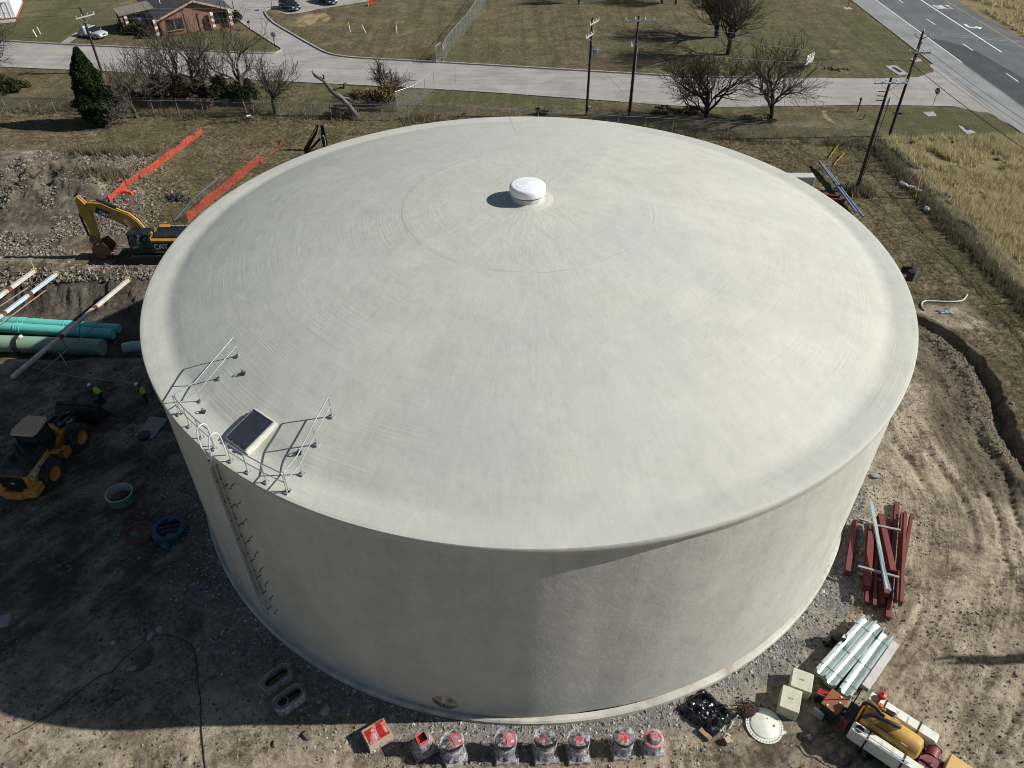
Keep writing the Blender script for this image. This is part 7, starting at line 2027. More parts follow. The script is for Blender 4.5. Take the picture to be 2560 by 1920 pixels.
mb = MB(); mb.blob((0, 0, 0.55), (0.42, 0.36, 0.32), 0.22, rs, 2); mb.blob((-0.35, -0.1, 0.25), (0.3, 0.25, 0.25), 0.25, rs, 2); mb.build('bag', pm('gloss_black_film', (0.008, 0.008, 0.01), 0.18), t)

# --- concrete blocks, blind flange, black tarp, scraps
CONC_Y = pm('block_concrete', (0.50, 0.49, 0.37), 0.85, 0, 0.15, 2.0, 0.3, 10, dirt=(0.20, 0.15, 0.10), damt=0.6, dscale=1.6)
def block(label, top4, h):
    P = [Z('d', *q, h) for q in top4]
    # square the traced corners up into a real cuboid
    c = sum(P, Vector()) / 4
    e1 = ((P[1] - P[0]) + (P[2] - P[3])) / 2; e2 = ((P[3] - P[0]) + (P[2] - P[1])) / 2
    e1.z = e2.z = 0; l1, l2 = e1.length, e2.length; e1.normalize(); e2 = Vector((-e1.y, e1.x, 0)) * (1 if Vector((-e1.y, e1.x, 0)).dot(e2) > 0 else -1)
    t = thing('concrete_block', label, 'concrete block', (c.x, c.y, ground_z(c.x, c.y)), math.atan2(e1.y, e1.x), 'pale concrete blocks')
    MB().box((0, 0, h / 2 - 0.03), (l1, l2, h + 0.06)).build('body', CONC_Y, t, bevel=0.02)
    MB().pipe([(-0.1, 0, h - 0.02), (-0.06, 0, h + 0.05), (0.06, 0, h + 0.05), (0.1, 0, h - 0.02)], 0.012, 5).build('lifting_loop', DARK_STEEL, t)
    return t
block('concrete block topped with loose dirt, nearer the white flange', [(1600, 170), (1885, 285), (1850, 605), (1565, 500)], 0.75)
block('clean concrete block partly behind the dirt topped one', [(1790, -40), (2125, 40), (1965, 300), (1690, 150)], 0.70)
p = Z('d', 1330, 790)
t = thing('blind_flange', 'white dished flange ringed with bolt holes, dark mud spilled over one side', 'flange', gnd(p, 0.03), 0.4)
FLW = pm('white_primed_steel', (0.66, 0.68, 0.60), 0.5, 0.1, 0.08, 2.0, dirt=(0.25, 0.12, 0.06), damt=0.5, dscale=3.0)
MB().lathe([(0.0, 0.20), (0.35, 0.18), (0.62, 0.10), (0.64, 0.06), (0.84, 0.06), (0.84, 0.0), (0.0, 0.0)], 44).build('disc', FLW, t, smooth=True)
for k in range(36):
    a = 2 * math.pi * k / 36; MB().tube((0.76 * math.cos(a), 0.76 * math.sin(a), 0.05), (0.76 * math.cos(a), 0.76 * math.sin(a), 0.066), 0.028, n=6).build('bolt_hole', BITUMEN, t)
for q in ((0.25, 0.18), (0.32, -0.22)):
    MB().blob((q[0], q[1], 0.17), (0.06, 0.06, 0.03), 0.3, rs).build('hole', BITUMEN, t)
MB().box((0.62, -0.62, 0.03), (0.2, 0.12, 0.05)).build('lug', FLW, t)
p = Z('d', 1120, 590); t = thing('chip_heap', 'heap of dark reddish crumbs spilled beside the white flange', 'heap', gnd(p))
mb = MB(); mb.blob((0, 0, 0.02), (0.5, 0.4, 0.13), 0.2, rs, 2)
mb.build('mound', pm('dark_crumbs', (0.06, 0.03, 0.02), 0.9, 0, 0.4, 12), t)
mb = MB()
for k in range(260):
    q = Vector((rs.gauss(0, 0.34), rs.gauss(0, 0.28), 0.0)); q.z = 0.13 * max(0, 1 - (q.x / 0.6) ** 2 - (q.y / 0.5) ** 2) + 0.02
    mb.blob(q, rs.uniform(0.02, 0.05), 0.4, rs)
struct(mb.build('crumbs', pm('dark_crumbs', (0.06, 0.03, 0.02)), t), 'stuff')
# black tarp over a low stack
cor = [Z('d', *q) for q in [(50, 560), (430, 225), (950, 630), (560, 985)]]
t = thing('black_tarp', 'crinkled glossy black plastic tarp draped over a low pallet', 'tarp', gnd(cor[0]))
N_ = 40; vs = []; fs = []
for i in range(N_ + 1):
    for j in range(N_ + 1):
        u_, v_ = i / N_, j / N_
        q = cor[0] * (1 - u_) * (1 - v_) + cor[1] * u_ * (1 - v_) + cor[2] * u_ * v_ + cor[3] * (1 - u_) * v_
        e = min(u_, 1 - u_, v_, 1 - v_)
        h = 0.42 * min(1, e / 0.16) ** 0.8
        nz1 = float(fbm(np.array([u_ * 5 + v_ * 2]), np.array([v_ * 9 - u_ * 3]), 201, 4)[0]); nz2 = float(np.abs(fbm(np.array([u_ * 9]), np.array([v_ * 9]), 203, 3)[0]))
        q = q + Vector((nz1 * 0.25 * (e < 0.05), nz1 * 0.3 * (e < 0.05), 0))
        vs.append(Vector((q.x, q.y, ground_z(q.x, q.y) + 0.02 + h * (0.75 + 0.9 * nz1) + nz1 * 0.34 * (0.3 + h) + nz2 * 0.5 * (0.2 + h))))
for i in range(N_):
    for j in range(N_): fs.append((i * (N_ + 1) + j, (i + 1) * (N_ + 1) + j, (i + 1) * (N_ + 1) + j + 1, i * (N_ + 1) + j + 1))
MB().add(vs, fs).build('sheet', pm('gloss_black_film', (0.008, 0.008, 0.01)), t, world=True, smooth=True)
MB().beam(gnd(Z('d', 390, 850), 0.12), gnd(Z('d', 540, 1000), 0.12), 0.22, 0.16).build('pallet_edge', WOOD, t, world=True)
p = Z('d', 790, 1030); t = thing('timber_offcut', 'short timber offcut beside the black tarp', 'timber', gnd(p), 0.3)
MB().box((0, 0, 0.14), (0.26, 0.26, 0.28)).build('offcut', WOOD, t, bevel=0.01)
MB().box((0, 0, 0.282), (0.24, 0.24, 0.01)).build('end_grain', pm('end_grain', (0.45, 0.33, 0.2), 0.8), t)
p = Z('d', 830, 880); t = thing('rope_scrap', 'tangled pale rope scraps beside the black tarp', 'rope', gnd(p, 0.04))
mb = MB()
q = Vector((0, 0, 0)); pts = []
for k in range(60):
    q = q + Vector((rs.uniform(-0.22, 0.22), rs.uniform(-0.2, 0.2), 0)); q = q * 0.93; pts.append(Vector((q.x, q.y, rs.uniform(0, 0.06))))
MB().pipe(curve_pts(pts, 3), 0.02, 5).build('strand', pm('pale_rope', (0.55, 0.5, 0.42)), t)
# lone boulders and slabs
for k, (s, px, r, col, lab) in enumerate((('M', (565, 860), 0.30, 0, 'pale tan boulder at the shadow edge in front'), ('M', (275, 935), 0.18, 0, 'small tan stone below the shadow edge'), ('M', (700, 650), 0.32, 1, 'flat grey slab in the shade beside the ring sets'), ('M', (655, 575), 0.18, 1, 'grey stone in the shade above the flat slab'), ('Q', (1250, 535), 0.24, 1, 'pale stone by the bend of the black hose'), ('Q', (1180, 590), 0.24, 1, 'elongated pale stone left of the hose bend'), ('Q', (40, 490), 0.5, 1, 'broad grey slab at the picture edge in shade'), ('Q', (1030, 840), 0.26, 1, 'pale flat stone inside the hose bend'), ('Q', (890, 650), 0.2, 1, 'grey stone left of the hose'), ('J', (515, 815), 0.28, 1, 'pale rock close to the tank beside the beams'), ('d', (1990, 975), 0.16, 1, 'pale stone near the pump trailer wheel'), ('J', (1470, 310), 0.2, 0, 'long tan chunk on the grass past the ditch'))):
    p = gnd(Z(s, *px)); mb = MB(); mb.blob((0, 0, r * 0.2), (r, r * 0.75, r * 0.5), 0.28, rs, 1)
    o = mb.build('boulder', (STONE_TAN, STONE_GREY)[col]); o.location = p; o.rotation_euler = (0, 0, rs.uniform(0, 3)); tag(o, lab, 'stone')
# --- crate, pipes and red beams behind the tank on the right
t = thing('wrapped_crate', 'long pale film wrapped crate peeking over the roof edge', 'crate', gnd((28.0, 35.3)))
MB().box((0, 0, 0.5), (3.0, 1.0, 0.95)).build('crate', pm('aged_crate', (0.50, 0.49, 0.42), 0.7, 0, 0.15), t, bevel=0.02)
MB().box((0, 0, 0.52), (3.08, 1.08, 1.0)).build('plastic_wrap', FILM, t, bevel=0.03)
for k in (-1.0, 0, 1.0): MB().box((k, 0, 0.0), (0.12, 1.0, 0.1)).build('runner', WOOD, t)
for k, (a, b, lab) in enumerate((((880, 145), (1640, 1200), 'grey blue conduit lying nearer the tank, of two'), ((960, 190), (1790, 1300), 'grey blue conduit lying nearer the fence, of two'))):
    a, b = gnd(Z('h', *a), 0.45), gnd(Z('h', *b), 0.45)
    t = thing('conduit_pipe', lab, 'pipe', a, group='grey blue conduits behind the tank'); MB().tube(a, b, 0.11, n=12).build('barrel', pm('conduit_blue_grey', (0.22, 0.30, 0.38), 0.4), t, world=True, smooth=True)
    c = a.lerp(b, 0.45); d = (b - a).normalized(); MB().tube(c - d * 0.12, c + d * 0.12, 0.135, n=12).build('coupling', pm('conduit_dark', (0.05, 0.07, 0.1), 0.5), t, world=True)
for k, (a, b, lab) in enumerate((((1130, 820), (1310, 830), 'short red beam end under the conduits, upper'), ((1180, 900), (1420, 915), 'short red beam end under the conduits, lower'))):
    a, b = gnd(Z('h', *a), 0.2), gnd(Z('h', *b), 0.2); a = a - (b - a).normalized() * 2.0
    t = thing('steel_beam', lab, 'beam', a); MB().beam(a, b, 0.2, 0.3).build('section', PRIMER, t, world=True)
p = gnd(Z('I', 1065, 930)); t = thing('black_drum', 'black drum half hidden by the tank roof edge', 'drum', p)
MB().lathe([(0, 0), (0.3, 0), (0.31, 0.4), (0.3, 0.85), (0, 0.86)], 18).build('body', BITUMEN, t, smooth=True)
p = gnd(Z('I', 1035, 890)); t = thing('leaning_board', 'dark board leaning beside the black drum', 'board', p)
MB().box((0, 0, 0.35), (0.9, 0.05, 0.7)).build('sheet', BITUMEN, t)
# --- pump trailer at the lower right
tc = (Z('K', 830, 1345, 0.9))
TR = math.radians(-41.5)     # long axis in plan
tr = thing('pump_trailer', 'yellow tank trailer with white side tanks and red hose reels', 'trailer', (tc.x, tc.y, ground_z(tc.x, tc.y)), TR)
TY = pm('trailer_yellow', (0.42, 0.24, 0.045), 0.55, 0, 0.15, 1.5, dirt=(0.25, 0.17, 0.08), damt=0.6, dscale=2.5)
WTANK = pm('white_poly_tank', (0.70, 0.70, 0.62), 0.5, 0, 0.08, 2.0, dirt=(0.4, 0.34, 0.26), damt=0.5, dscale=2.5)
STRAP = pm('black_strap', (0.015, 0.015, 0.016), 0.5)
REEL = pm('reel_red', (0.17, 0.022, 0.03), 0.6, 0, 0.2, 3.0, dirt=(0.25, 0.16, 0.13), damt=0.5)
MB().box((0.35, 0, 0.55), (4.4, 1.3, 0.16)).build('chassis', BLACK_P, tr)
yt = MB().lathe([(0.0, -1.32), (0.30, -1.30), (0.50, -1.20), (0.56, -1.02), (0.56, 1.0), (0.50, 1.20), (0.30, 1.30), (0.0, 1.32)], 32, (0, 0, 1.22), 'X').build('debris_tank', TY, tr, smooth=True)
MB().box((-0.25, -0.37, 1.60), (0.75, 0.03, 0.16), M=Matrix.Rotation(math.radians(48), 3, 'X')).build('name_plate', pm('maroon_plate', (0.12, 0.01, 0.02), 0.5), tr)
MB().box((0.62, -0.40, 1.585), (0.28, 0.02, 0.10), M=Matrix.Rotation(math.radians(48), 3, 'X')).build('label', WHITE_P, tr)
MB().pipe([(1.2, 0.18, 1.62), (1.27, 0.0, 1.66), (1.27, 0.12, 1.50), (1.2, 0.18, 1.62)], 0.015, 4).build('triangle_mark', STRAP, tr)
MB().tube((-0.05, 0.0, 1.6), (-0.05, 0.0, 2.0), 0.24, n=20).build('manhole', TY, tr, smooth=True)
MB().pipe(curve_pts([(-1.2, -0.35, 1.2), (-1.0, -0.3, 1.9), (-0.4, -0.25, 2.1), (0.1, -0.1, 2.05), (0.15, 0.0, 1.9)], 5), 0.10, 12).build('suction_hose', STRAP, tr, smooth=True)
MB().pipe(curve_pts([(-1.4, 0.3, 1.0), (-1.35, 0.2, 1.8), (-0.9, 0.15, 1.95), (-0.5, 0.1, 1.8)], 5), 0.07, 10).build('hose', STRAP, tr, smooth=True)
MB().lathe([(0.0, -0.04), (0.42, -0.03), (0.50, 0.04), (0.42, 0.05), (0.0, 0.05)], 24, (-1.36, 0, 1.22), 'X').build('rear_door', TY, tr, smooth=True)
MB().beam((-0.9, 0.45, 1.7), (-0.2, 0.25, 2.1), 0.22, 0.10).build('boom_arm', BLACK_P, tr)
MB().beam((-1.2, 0.35, 1.6), (-0.55, 0.30, 1.95), 0.14, 0.14).build('boom_arm', TY, tr)
for k, s in enumerate((1, -1)):
    wt = bpy.data.objects.new('side_tank', None); COL.objects.link(wt); wt.parent = tr; wt.location = (0.15, 0.92 * s, 0.62)
    MB().box((0, 0, 0.42), (3.05, 0.52, 0.80)).build('tank_shell', WTANK, wt, bevel=0.06)
    MB().tube((-1.22, 0, 0.81), (-1.22, 0, 0.87), 0.17, n=20).build('filler_cap', STRAP, wt, smooth=True)
    for x in (-0.80, 0.72):
        MB().box((x, 0, 0.42), (0.07, 0.56, 0.84)).build('strap', STRAP, wt)
    for x in (-0.2, 0.25): MB().box((x, 0.0, 0.835), (0.06, 0.3, 0.02)).build('rib', WTANK, wt)
MB().box((1.93, -0.92, 0.85), (0.42, 0.46, 0.5)).build('small_tank', WTANK, tr, bevel=0.04)
MB().tube((1.93, -0.92, 1.1), (1.93, -0.92, 1.15), 0.13, n=16).build('filler_cap', STRAP, tr)
MB().tube((-1.3, -1.25, 1.55), (1.4, -1.15, 1.50), 0.03, n=6).build('wand', GALV_DULL, tr)
MB().tube((-1.2, -1.05, 1.55), (1.1, -1.0, 1.50), 0.025, n=6).build('wand', GALV_DULL, tr)
def reel(c, axis, R, w):
    ro = bpy.data.objects.new('hose_reel', None); COL.objects.link(ro); ro.parent = tr; ro.location = c
    MB().lathe([(0.12, -w / 2), (R, -w / 2), (R, -w / 2 + 0.03), (R * 0.9, -w / 2 + 0.04), (R * 0.9, w / 2 - 0.04), (R, w / 2 - 0.03), (R, w / 2), (0.12, w / 2)], 28, axis=axis).build('drum', REEL, ro, smooth=True)
    MB().lathe([(0.0, w / 2 + 0.1), (0.09, w / 2 + 0.08), (0.13, w / 2)], 14, axis=axis).build('hub', STRAP, ro)
    MB().box((0, 0.0, 0) if axis != 'Z' else (-0.25, 0, w / 2 + 0.05), (0.3, 0.06, 0.06)).build('crank', STRAP, ro)
    return ro
reel((1.75, 0.45, 0.98), 'Y', 0.30, 0.55)
reel((1.82, -0.32, 1.15), 'Z', 0.46, 0.16)
MB().box((1.82, -0.30, 0.80), (0.9, 0.9, 0.5)).build('reel_base', BLACK_P, tr)
MB().box((2.95, -0.1, 0.98), (1.3, 1.5, 0.95)).build('engine_box', pm('engine_box_tan', (0.58, 0.37, 0.12), 0.5, 0, 0.06), tr, bevel=0.03)
MB().box((2.9, -0.3, 1.47), (0.2, 0.1, 0.06)).build('latch', STRAP, tr)
for s in (-1, 1):
    for x in (-0.45, 0.55):
        rim(wheel(tr, (x, 0.95 * s, 0.34), 0.34, 0.22, lug=0), s, 0.34, 0.22, CHROME)
    MB().box((0.05, 0.95 * s, 0.66), (1.9, 0.28, 0.03)).build('fender', BLACK_P, tr)
for a, b in (((-2.0, 0.1, 0.55), (-1.4, 0.4, 0.6)), ((-2.0, -0.1, 0.55), (-1.4, -0.4, 0.6))):
    MB().beam(a, b, 0.1, 0.12).build('drawbar', BLACK_P, tr)
MB().tube((-1.75, 0.55, 0.6), (-1.75, 0.55, 2.1), 0.03, n=6).build('mast', DARK_STEEL, tr)
MB().lathe([(0.05, 0), (0.20, 0.06), (0.16, 0.2), (0.05, 0.24)], 12, (-0.95, 0.75, 2.05)).build('red_valve_wheel', RED, tr)
MB().tube((-0.95, 0.75, 1.3), (-0.95, 0.75, 2.1), 0.06, n=8).build('valve_stem', RED, tr)
MB().lathe([(0.0, 0.0), (0.1, 0.02), (0.1, 0.12), (0, 0.14)], 10, (-0.8, 0.35, 1.95)).build('orange_beacon', pm('orange_lens', (0.6, 0.12, 0.03), 0.3), tr)
rl = MB().lathe([(0.1, -0.15), (0.32, -0.15), (0.32, -0.1), (0.24, -0.08), (0.24, 0.08), (0.32, 0.1), (0.32, 0.15), (0.1, 0.15)], 24, (-1.7, -0.75, 0.75), 'X').build('small_reel', REEL, tr, smooth=True)
# brown topped cabinet and red toolbox left of it
p = [Z('K', *q, 1.0) for q in [(330, 935), (430, 1010), (320, 1145), (215, 1045)]]
c = sum(p, Vector()) / 4; az = math.atan2((p[1] - p[0]).y, (p[1] - p[0]).x)
t = thing('equipment_cabinet', 'cabinet with rusty brown plywood top beside the channel bundles', 'cabinet', (c.x, c.y, ground_z(c.x, c.y)), az)
MB().box((0, 0, 0.45), (0.72, 0.95, 0.9)).build('body', pm('dark_cabinet', (0.03, 0.03, 0.035), 0.5), t)
MB().box((0, 0, 0.93), (0.80, 1.02, 0.05)).build('top', pm('rusty_plywood', (0.22, 0.075, 0.03), 0.8, 0, 0.25, 3.0), t, bevel=0.01)
for q in ((-0.15, -0.4), (0.2, 0.1), (0.1, 0.4)): MB().blob((q[0], q[1], 0.97), 0.05, 0.3, rs).build('clip', WHITE_P, t)
MB().box((-0.30, -0.62, 0.25), (0.5, 0.10, 0.5)).build('side_channel', GALVB, t)
p = Z('K', 215, 955, 0.6); t = thing('generator', 'small red and black generator in the shade of the bundles', 'generator', gnd(p), -0.5)
MB().box((0, 0, 0.28), (0.55, 0.45, 0.5)).build('frame', BITUMEN, t, bevel=0.04)
MB().box((0, 0, 0.56), (0.50, 0.40, 0.10)).build('cover', pm('generator_red', (0.35, 0.015, 0.02), 0.35), t, bevel=0.03)
MB().box((-0.05, -0.12, 0.615), (0.32, 0.05, 0.01)).build('label', WHITE_P, t)

# ------------------------------------------------------------------ people
def skin_body(name, verts, edges, radii, mat, parent, sub=1, root=0):
    me = bpy.data.meshes.new(name); me.from_pydata(verts, edges, [])
    o = bpy.data.objects.new(name, me); COL.objects.link(o)
    sk = o.modifiers.new('skin', 'SKIN')
    for i, r in enumerate(radii):
        me.skin_vertices[0].data[i].radius = r if hasattr(r, '__len__') else (r, r)
        me.skin_vertices[0].data[i].use_root = (i == root)
    sb = o.modifiers.new('sub', 'SUBSURF'); sb.levels = sb.render_levels = sub
    dg = bpy.context.evaluated_depsgraph_get(); dg.update()
    ev = o.evaluated_get(dg)
    nm = bpy.data.meshes.new_from_object(ev)
    bpy.data.objects.remove(o)
    o = bpy.data.objects.new(name, nm); COL.objects.link(o); nm.materials.append(mat)
    nm.polygons.foreach_set('use_smooth', [True] * len(nm.polygons))
    if parent: o.parent = parent
    return o
DENIM = pm('dark_work_trousers', (0.018, 0.022, 0.035), 0.85, 0, 0.2)
SHIRT = pm('dark_work_shirt', (0.03, 0.03, 0.035), 0.85, 0, 0.2)
SKIN = pm('skin', (0.28, 0.16, 0.11), 0.6, 0, 0.08)
VEST = pm('lime_vest', (0.36, 0.62, 0.03), 0.6, 0, 0.08)
VEST_S = pm('silver_tape', (0.6, 0.6, 0.55), 0.4, 0, 0.1)
HAT = pm('white_hard_hat', (0.78, 0.80, 0.84), 0.3, 0, 0.03)
BOOT = pm('boot_leather', (0.05, 0.03, 0.02), 0.7)
def person(label, x, y, rz, bend, lookdown):
    """faces local +y; bend = forward lean of the trunk in radians"""
    t = thing('person', label, 'person', gnd((x, y)), rz)
    sb, cb = math.sin(bend), math.cos(bend)
    hip = Vector((0, -0.10 * sb, 0.93 - 0.04 * bend))
    def tor(u, lat=0.0, fwd=0.0):
        return hip + Vector((lat, sb * u + cb * fwd, cb * u - sb * fwd))
    V_ = [hip, tor(0.22), tor(0.42), tor(0.52), tor(0.60)]                     # 0 pelvis .. 4 neck
    E_l = [(0, 1), (1, 2), (2, 3), (3, 4)]
    R_ = [(0.155, 0.11), (0.15, 0.105), (0.175, 0.115), (0.10, 0.09), (0.06, 0.06)]
    def chain(start, pts, rad):
        prev = start
        for p_, r_ in zip(pts, rad):
            V_.append(Vector(p_)); R_.append(r_); E_l.append((prev, len(V_) - 1)); prev = len(V_) - 1
        return prev
    for s in (-1, 1):
        chain(0, [(0.10 * s, hip.y, hip.z - 0.08), (0.13 * s, hip.y + 0.10 + 0.06 * s, 0.49), (0.14 * s, 0.0 + 0.07 * s, 0.09), (0.15 * s, 0.14 + 0.07 * s, 0.05)], [0.095, 0.066, 0.045, 0.042])
    hands = []
    for s in (-1, 1):
        sh = tor(0.46, 0.20 * s); el = sh + Vector((0.07 * s, 0.10 + 0.06 * bend, -0.26)); wr = el + Vector((-0.05 * s, 0.20, -0.12 - 0.10 * bend))
        chain(2, [sh, el, wr], [0.062, 0.046, 0.034]); hands.append((wr, s, (wr - el).normalized()))
    body = skin_body('body', [tuple(v) for v in V_], E_l, R_, DENIM, t, 2)
    # upper body takes the shirt material
    body.data.materials.append(SHIRT)
    for pl in body.data.polygons:
        c = pl.center
        if (c - hip).dot(Vector((0, sb, cb))) > 0.05: pl.material_index = 1
    # vest: shell around the trunk
    prof_v = [(0.0, 0.185, 0.145), (0.12, 0.185, 0.145), (0.30, 0.205, 0.15), (0.42, 0.20, 0.14), (0.50, 0.14, 0.115)]
    mb = MB(); n = 20; vs = []; fs = []
    for u, a, b in prof_v:
        for k in range(n):
            th = 2 * math.pi * k / n
            vs.append(tor(u, a * math.cos(th), b * math.sin(th)))
    for i in range(len(prof_v) - 1):
        for k in range(n): fs.append((i * n + k, i * n + (k + 1) % n, (i + 1) * n + (k + 1) % n, (i + 1) * n + k))
    vest = mb.add(vs, fs).build('vest', VEST, t, smooth=True)
    mb = MB(); vs = []; fs = []
    for u, a, b in ((0.14, 0.192, 0.15), (0.19, 0.198, 0.153)):
        for k in range(n): th = 2 * math.pi * k / n; vs.append(tor(u, a * math.cos(th), b * math.sin(th)))
    for k in range(n): fs.append((k, (k + 1) % n, n + (k + 1) % n, n + k))
    mb.add(vs, fs).build('reflective_tape', VEST_S, vest, smooth=True)
    # head with face, hard hat
    hb_ = bend * 0.6 + lookdown
    Mh = Matrix.Rotation(-hb_, 3, 'X')
    hc3 = tor(0.62) + Mh @ Vector((0, 0.03, 0.12))
    mb = MB(); bm = bmesh.new(); bmesh.ops.create_uvsphere(bm, u_segments=16, v_segments=12, radius=1)
    vs = []
    for v in bm.verts:
        q = Vector((v.co.x * 0.078, v.co.y * 0.098, v.co.z * 0.118))
        if v.co.z < -0.2: q.x *= 0.86; q.y += 0.012
        vs.append(hc3 + Mh @ q)
    fs = [tuple(v.index for v in f.verts) for f in bm.faces]; bm.free()
    head = mb.add(vs, fs).build('head', SKIN, t, smooth=True)
    mb = MB(); mb.blob(hc3 + Mh @ Vector((0, 0.105, -0.01)), (0.014, 0.022, 0.024), 0.0, rs, 1); mb.build('nose', SKIN, head, smooth=True)
    for s in (-1, 1):
        MB().blob(hc3 + Mh @ Vector((0.032 * s, 0.088, 0.018)), 0.011, 0, rs, 1).build('eye', BITUMEN, head)
        MB().blob(hc3 + Mh @ Vector((0.08 * s, 0.0, 0.0)), (0.012, 0.022, 0.032), 0, rs, 1).build('ear', SKIN, head)
    MB().box(hc3 + Mh @ Vector((0, 0.092, -0.05)), (0.045, 0.012, 0.010), M=Mh).build('mouth', pm('lips', (0.2, 0.08, 0.07), 0.6), head)
    MB().lathe([(0.086, -0.03), (0.086, 0.03)], 16, hc3 + Mh @ Vector((0, -0.014, 0.0)), M=Mh).build('hair', BITUMEN, head)
    hat = MB().lathe([(0.118, 0.0), (0.120, 0.03), (0.108, 0.085), (0.075, 0.125), (0.0, 0.142)], 20, hc3 + Mh @ Vector((0, 0, 0.035)), M=Mh).build('hard_hat', HAT, t, smooth=True)
    bmv = [hc3 + Mh @ Vector((0.125 * math.cos(a), 0.05 + 0.135 * math.sin(a), 0.037)) for a in np.linspace(0, math.pi, 12)]
    MB().add(bmv + [q + Mh @ Vector((0, 0, 0.012)) for q in bmv], [tuple(range(12)), tuple(range(23, 11, -1))] + [(i + 1, i, 12 + i, 13 + i) for i in range(11)]).build('brim', HAT, hat)
    MB().box(hc3 + Mh @ Vector((0, 0, 0.172)), (0.02, 0.16, 0.014), M=Mh).build('ridge', HAT, hat)
    # hands: palm and five bent fingers
    for wr, s, d in hands:
        side = Vector((s * -1.0, 0, 0)); dn = d.cross(side).normalized()
        verts = [wr - d * 0.02, wr + d * 0.045]; eds = [(0, 1)]; rad = [0.026, (0.036, 0.018)]
        h = skin_body('hand', [tuple(v) for v in verts], eds, rad, SKIN, t, 1)
        for k, Lf in enumerate((0.062, 0.072, 0.068, 0.054)):
            b0 = wr + d * 0.055 + side * (-0.026 + 0.0175 * k); b1 = b0 + d * Lf * 0.5 - dn * 0.006; b2 = b1 + (d * 0.6 - dn * 0.7).normalized() * Lf * 0.5
            MB().pipe([b0, b1, b2], [0.0095, 0.0088, 0.007], 6).build('finger', SKIN, h, smooth=True)
        b0 = wr + d * 0.015 - side * 0.03; b1 = b0 + (d - side * 0.9).normalized() * 0.032; b2 = b1 + d * 0.03
        MB().pipe([b0, b1, b2], [0.011, 0.010, 0.008], 6).build('thumb', SKIN, h, smooth=True)
    for s in (-1, 1):
        mb = MB(); mb.blob((0.145 * s, 0.07 + 0.07 * s, 0.055), (0.055, 0.15, 0.06), 0.03, rs, 2); mb.build('boot', BOOT, t, smooth=True)
    return t
w1 = Z('G', 895, 300); w2 = Z('G', 1275, 290)
person('worker in lime vest and white hard hat bending forward beside a blue case', w1.x, w1.y, math.radians(75), 0.75, 0.15)
person('worker in lime vest and white hard hat standing at the tank roof edge', w2.x, w2.y, math.radians(80), 0.30, 0.25)
# ------------------------------------------------------------------ brick house beyond the road
def brick_mat():
    t = NT('red_brick')
    b = t.n('ShaderNodeTexBrick'); b.inputs['Scale'].default_value = 1.0
    b.inputs['Color1'].default_value = (0.20, 0.075, 0.050, 1); b.inputs['Color2'].default_value = (0.27, 0.11, 0.075, 1); b.inputs['Mortar'].default_value = (0.25, 0.20, 0.17, 1)
    b.inputs['Brick Width'].default_value = 0.22; b.inputs['Row Height'].default_value = 0.075; b.inputs['Mortar Size'].default_value = 0.008
    sep = t.n('ShaderNodeSeparateXYZ'); t.l(t.tc.outputs['Object'], sep.inputs[0]); cb = t.n('ShaderNodeCombineXYZ')
    t.l(t.math('ADD', sep.outputs[0], sep.outputs[1]), cb.inputs[0]); t.l(sep.outputs[2], cb.inputs[1]); t.l(cb.outputs[0], b.inputs['Vector'])
    c = t.mix(t.ramp(t.noise(1.2, 4), [(0.4, 0.0), (0.7, 0.3)]), b.outputs['Color'], (0.15, 0.06, 0.045))
    t.color(c); t.set(Roughness=0.9)
    return t.m
BRICK = brick_mat()
SHINGLE = pm('roof_shingle', (0.045, 0.045, 0.047), 0.95, 0, 0.3, 6.0, 0.4, 14)
TRIM = pm('tan_trim', (0.40, 0.28, 0.20), 0.7)
PANE = pm('dark_window', (0.012, 0.014, 0.018), 0.1, 0, 0.1)
hA = Z('T', 1000, 520, 0.15); hB = Z('T', 2005, 368, 0.15)
ux = (hB - hA); ux.z = 0; HW_ = ux.length; haz = math.atan2(ux.y, ux.x)
hs_ = thing('brick_house', 'red brick house with dark shingle gable roof beyond the side road', 'house', hA, haz)
HL, EH = 15.0, 2.5
PK = max(3.9, min(5.0, rise('T', (1480, 455), (1310, 10), 0.15)))
gable = [(0, 0), (HW_, 0), (HW_, EH), (HW_ / 2, PK - 0.25), (0, EH)]
mb = MB(); n = 5
mb.add([(x, 0, z) for x, z in gable] + [(x, HL, z) for x, z in gable], [tuple(range(n)), tuple(range(2 * n - 1, n - 1, -1))] + [((i + 1) % n, i, n + i, n + (i + 1) % n) for i in range(n)])
mb.build('wall', BRICK, hs_)
sl = (PK - EH) / (HW_ / 2); ov = 0.55
rfo = None
for s in (0, 1):
    e = -ov if s == 0 else HW_ + ov
    ze = EH - ov * sl
    m = MB().hexa([(e, -ov, ze), (HW_ / 2, -ov, PK), (HW_ / 2, HL + ov, PK), (e, HL + ov, ze), (e, -ov, ze + 0.16), (HW_ / 2, -ov, PK + 0.16), (HW_ / 2, HL + ov, PK + 0.16), (e, HL + ov, ze + 0.16)]).build('roof', SHINGLE, hs_)
    MB().beam((e, -ov - 0.02, ze + 0.02), (HW_ / 2, -ov - 0.02, PK + 0.02), 0.06, 0.26).build('bargeboard', TRIM, m)
    rfo = m
MB().tube((1.6, 5.5, EH + 0.3), (1.6, 5.5, EH + 1.3), 0.08, n=8).build('vent_pipe', pm('white_vent', (0.7, 0.72, 0.74), 0.5), rfo)
def onwall(x, y):
    # photo point on the gable wall plane -> local (x, z)
    d = ray(240 + x / 5.821, y / 5.821); nrm_w = Vector((-ux.y, ux.x, 0)).normalized()
    tt = (hA - CAM).dot(nrm_w) / d.dot(nrm_w); p = CAM + d * tt
    return ((p - hA).dot(ux.normalized()), p.z - hA.z)
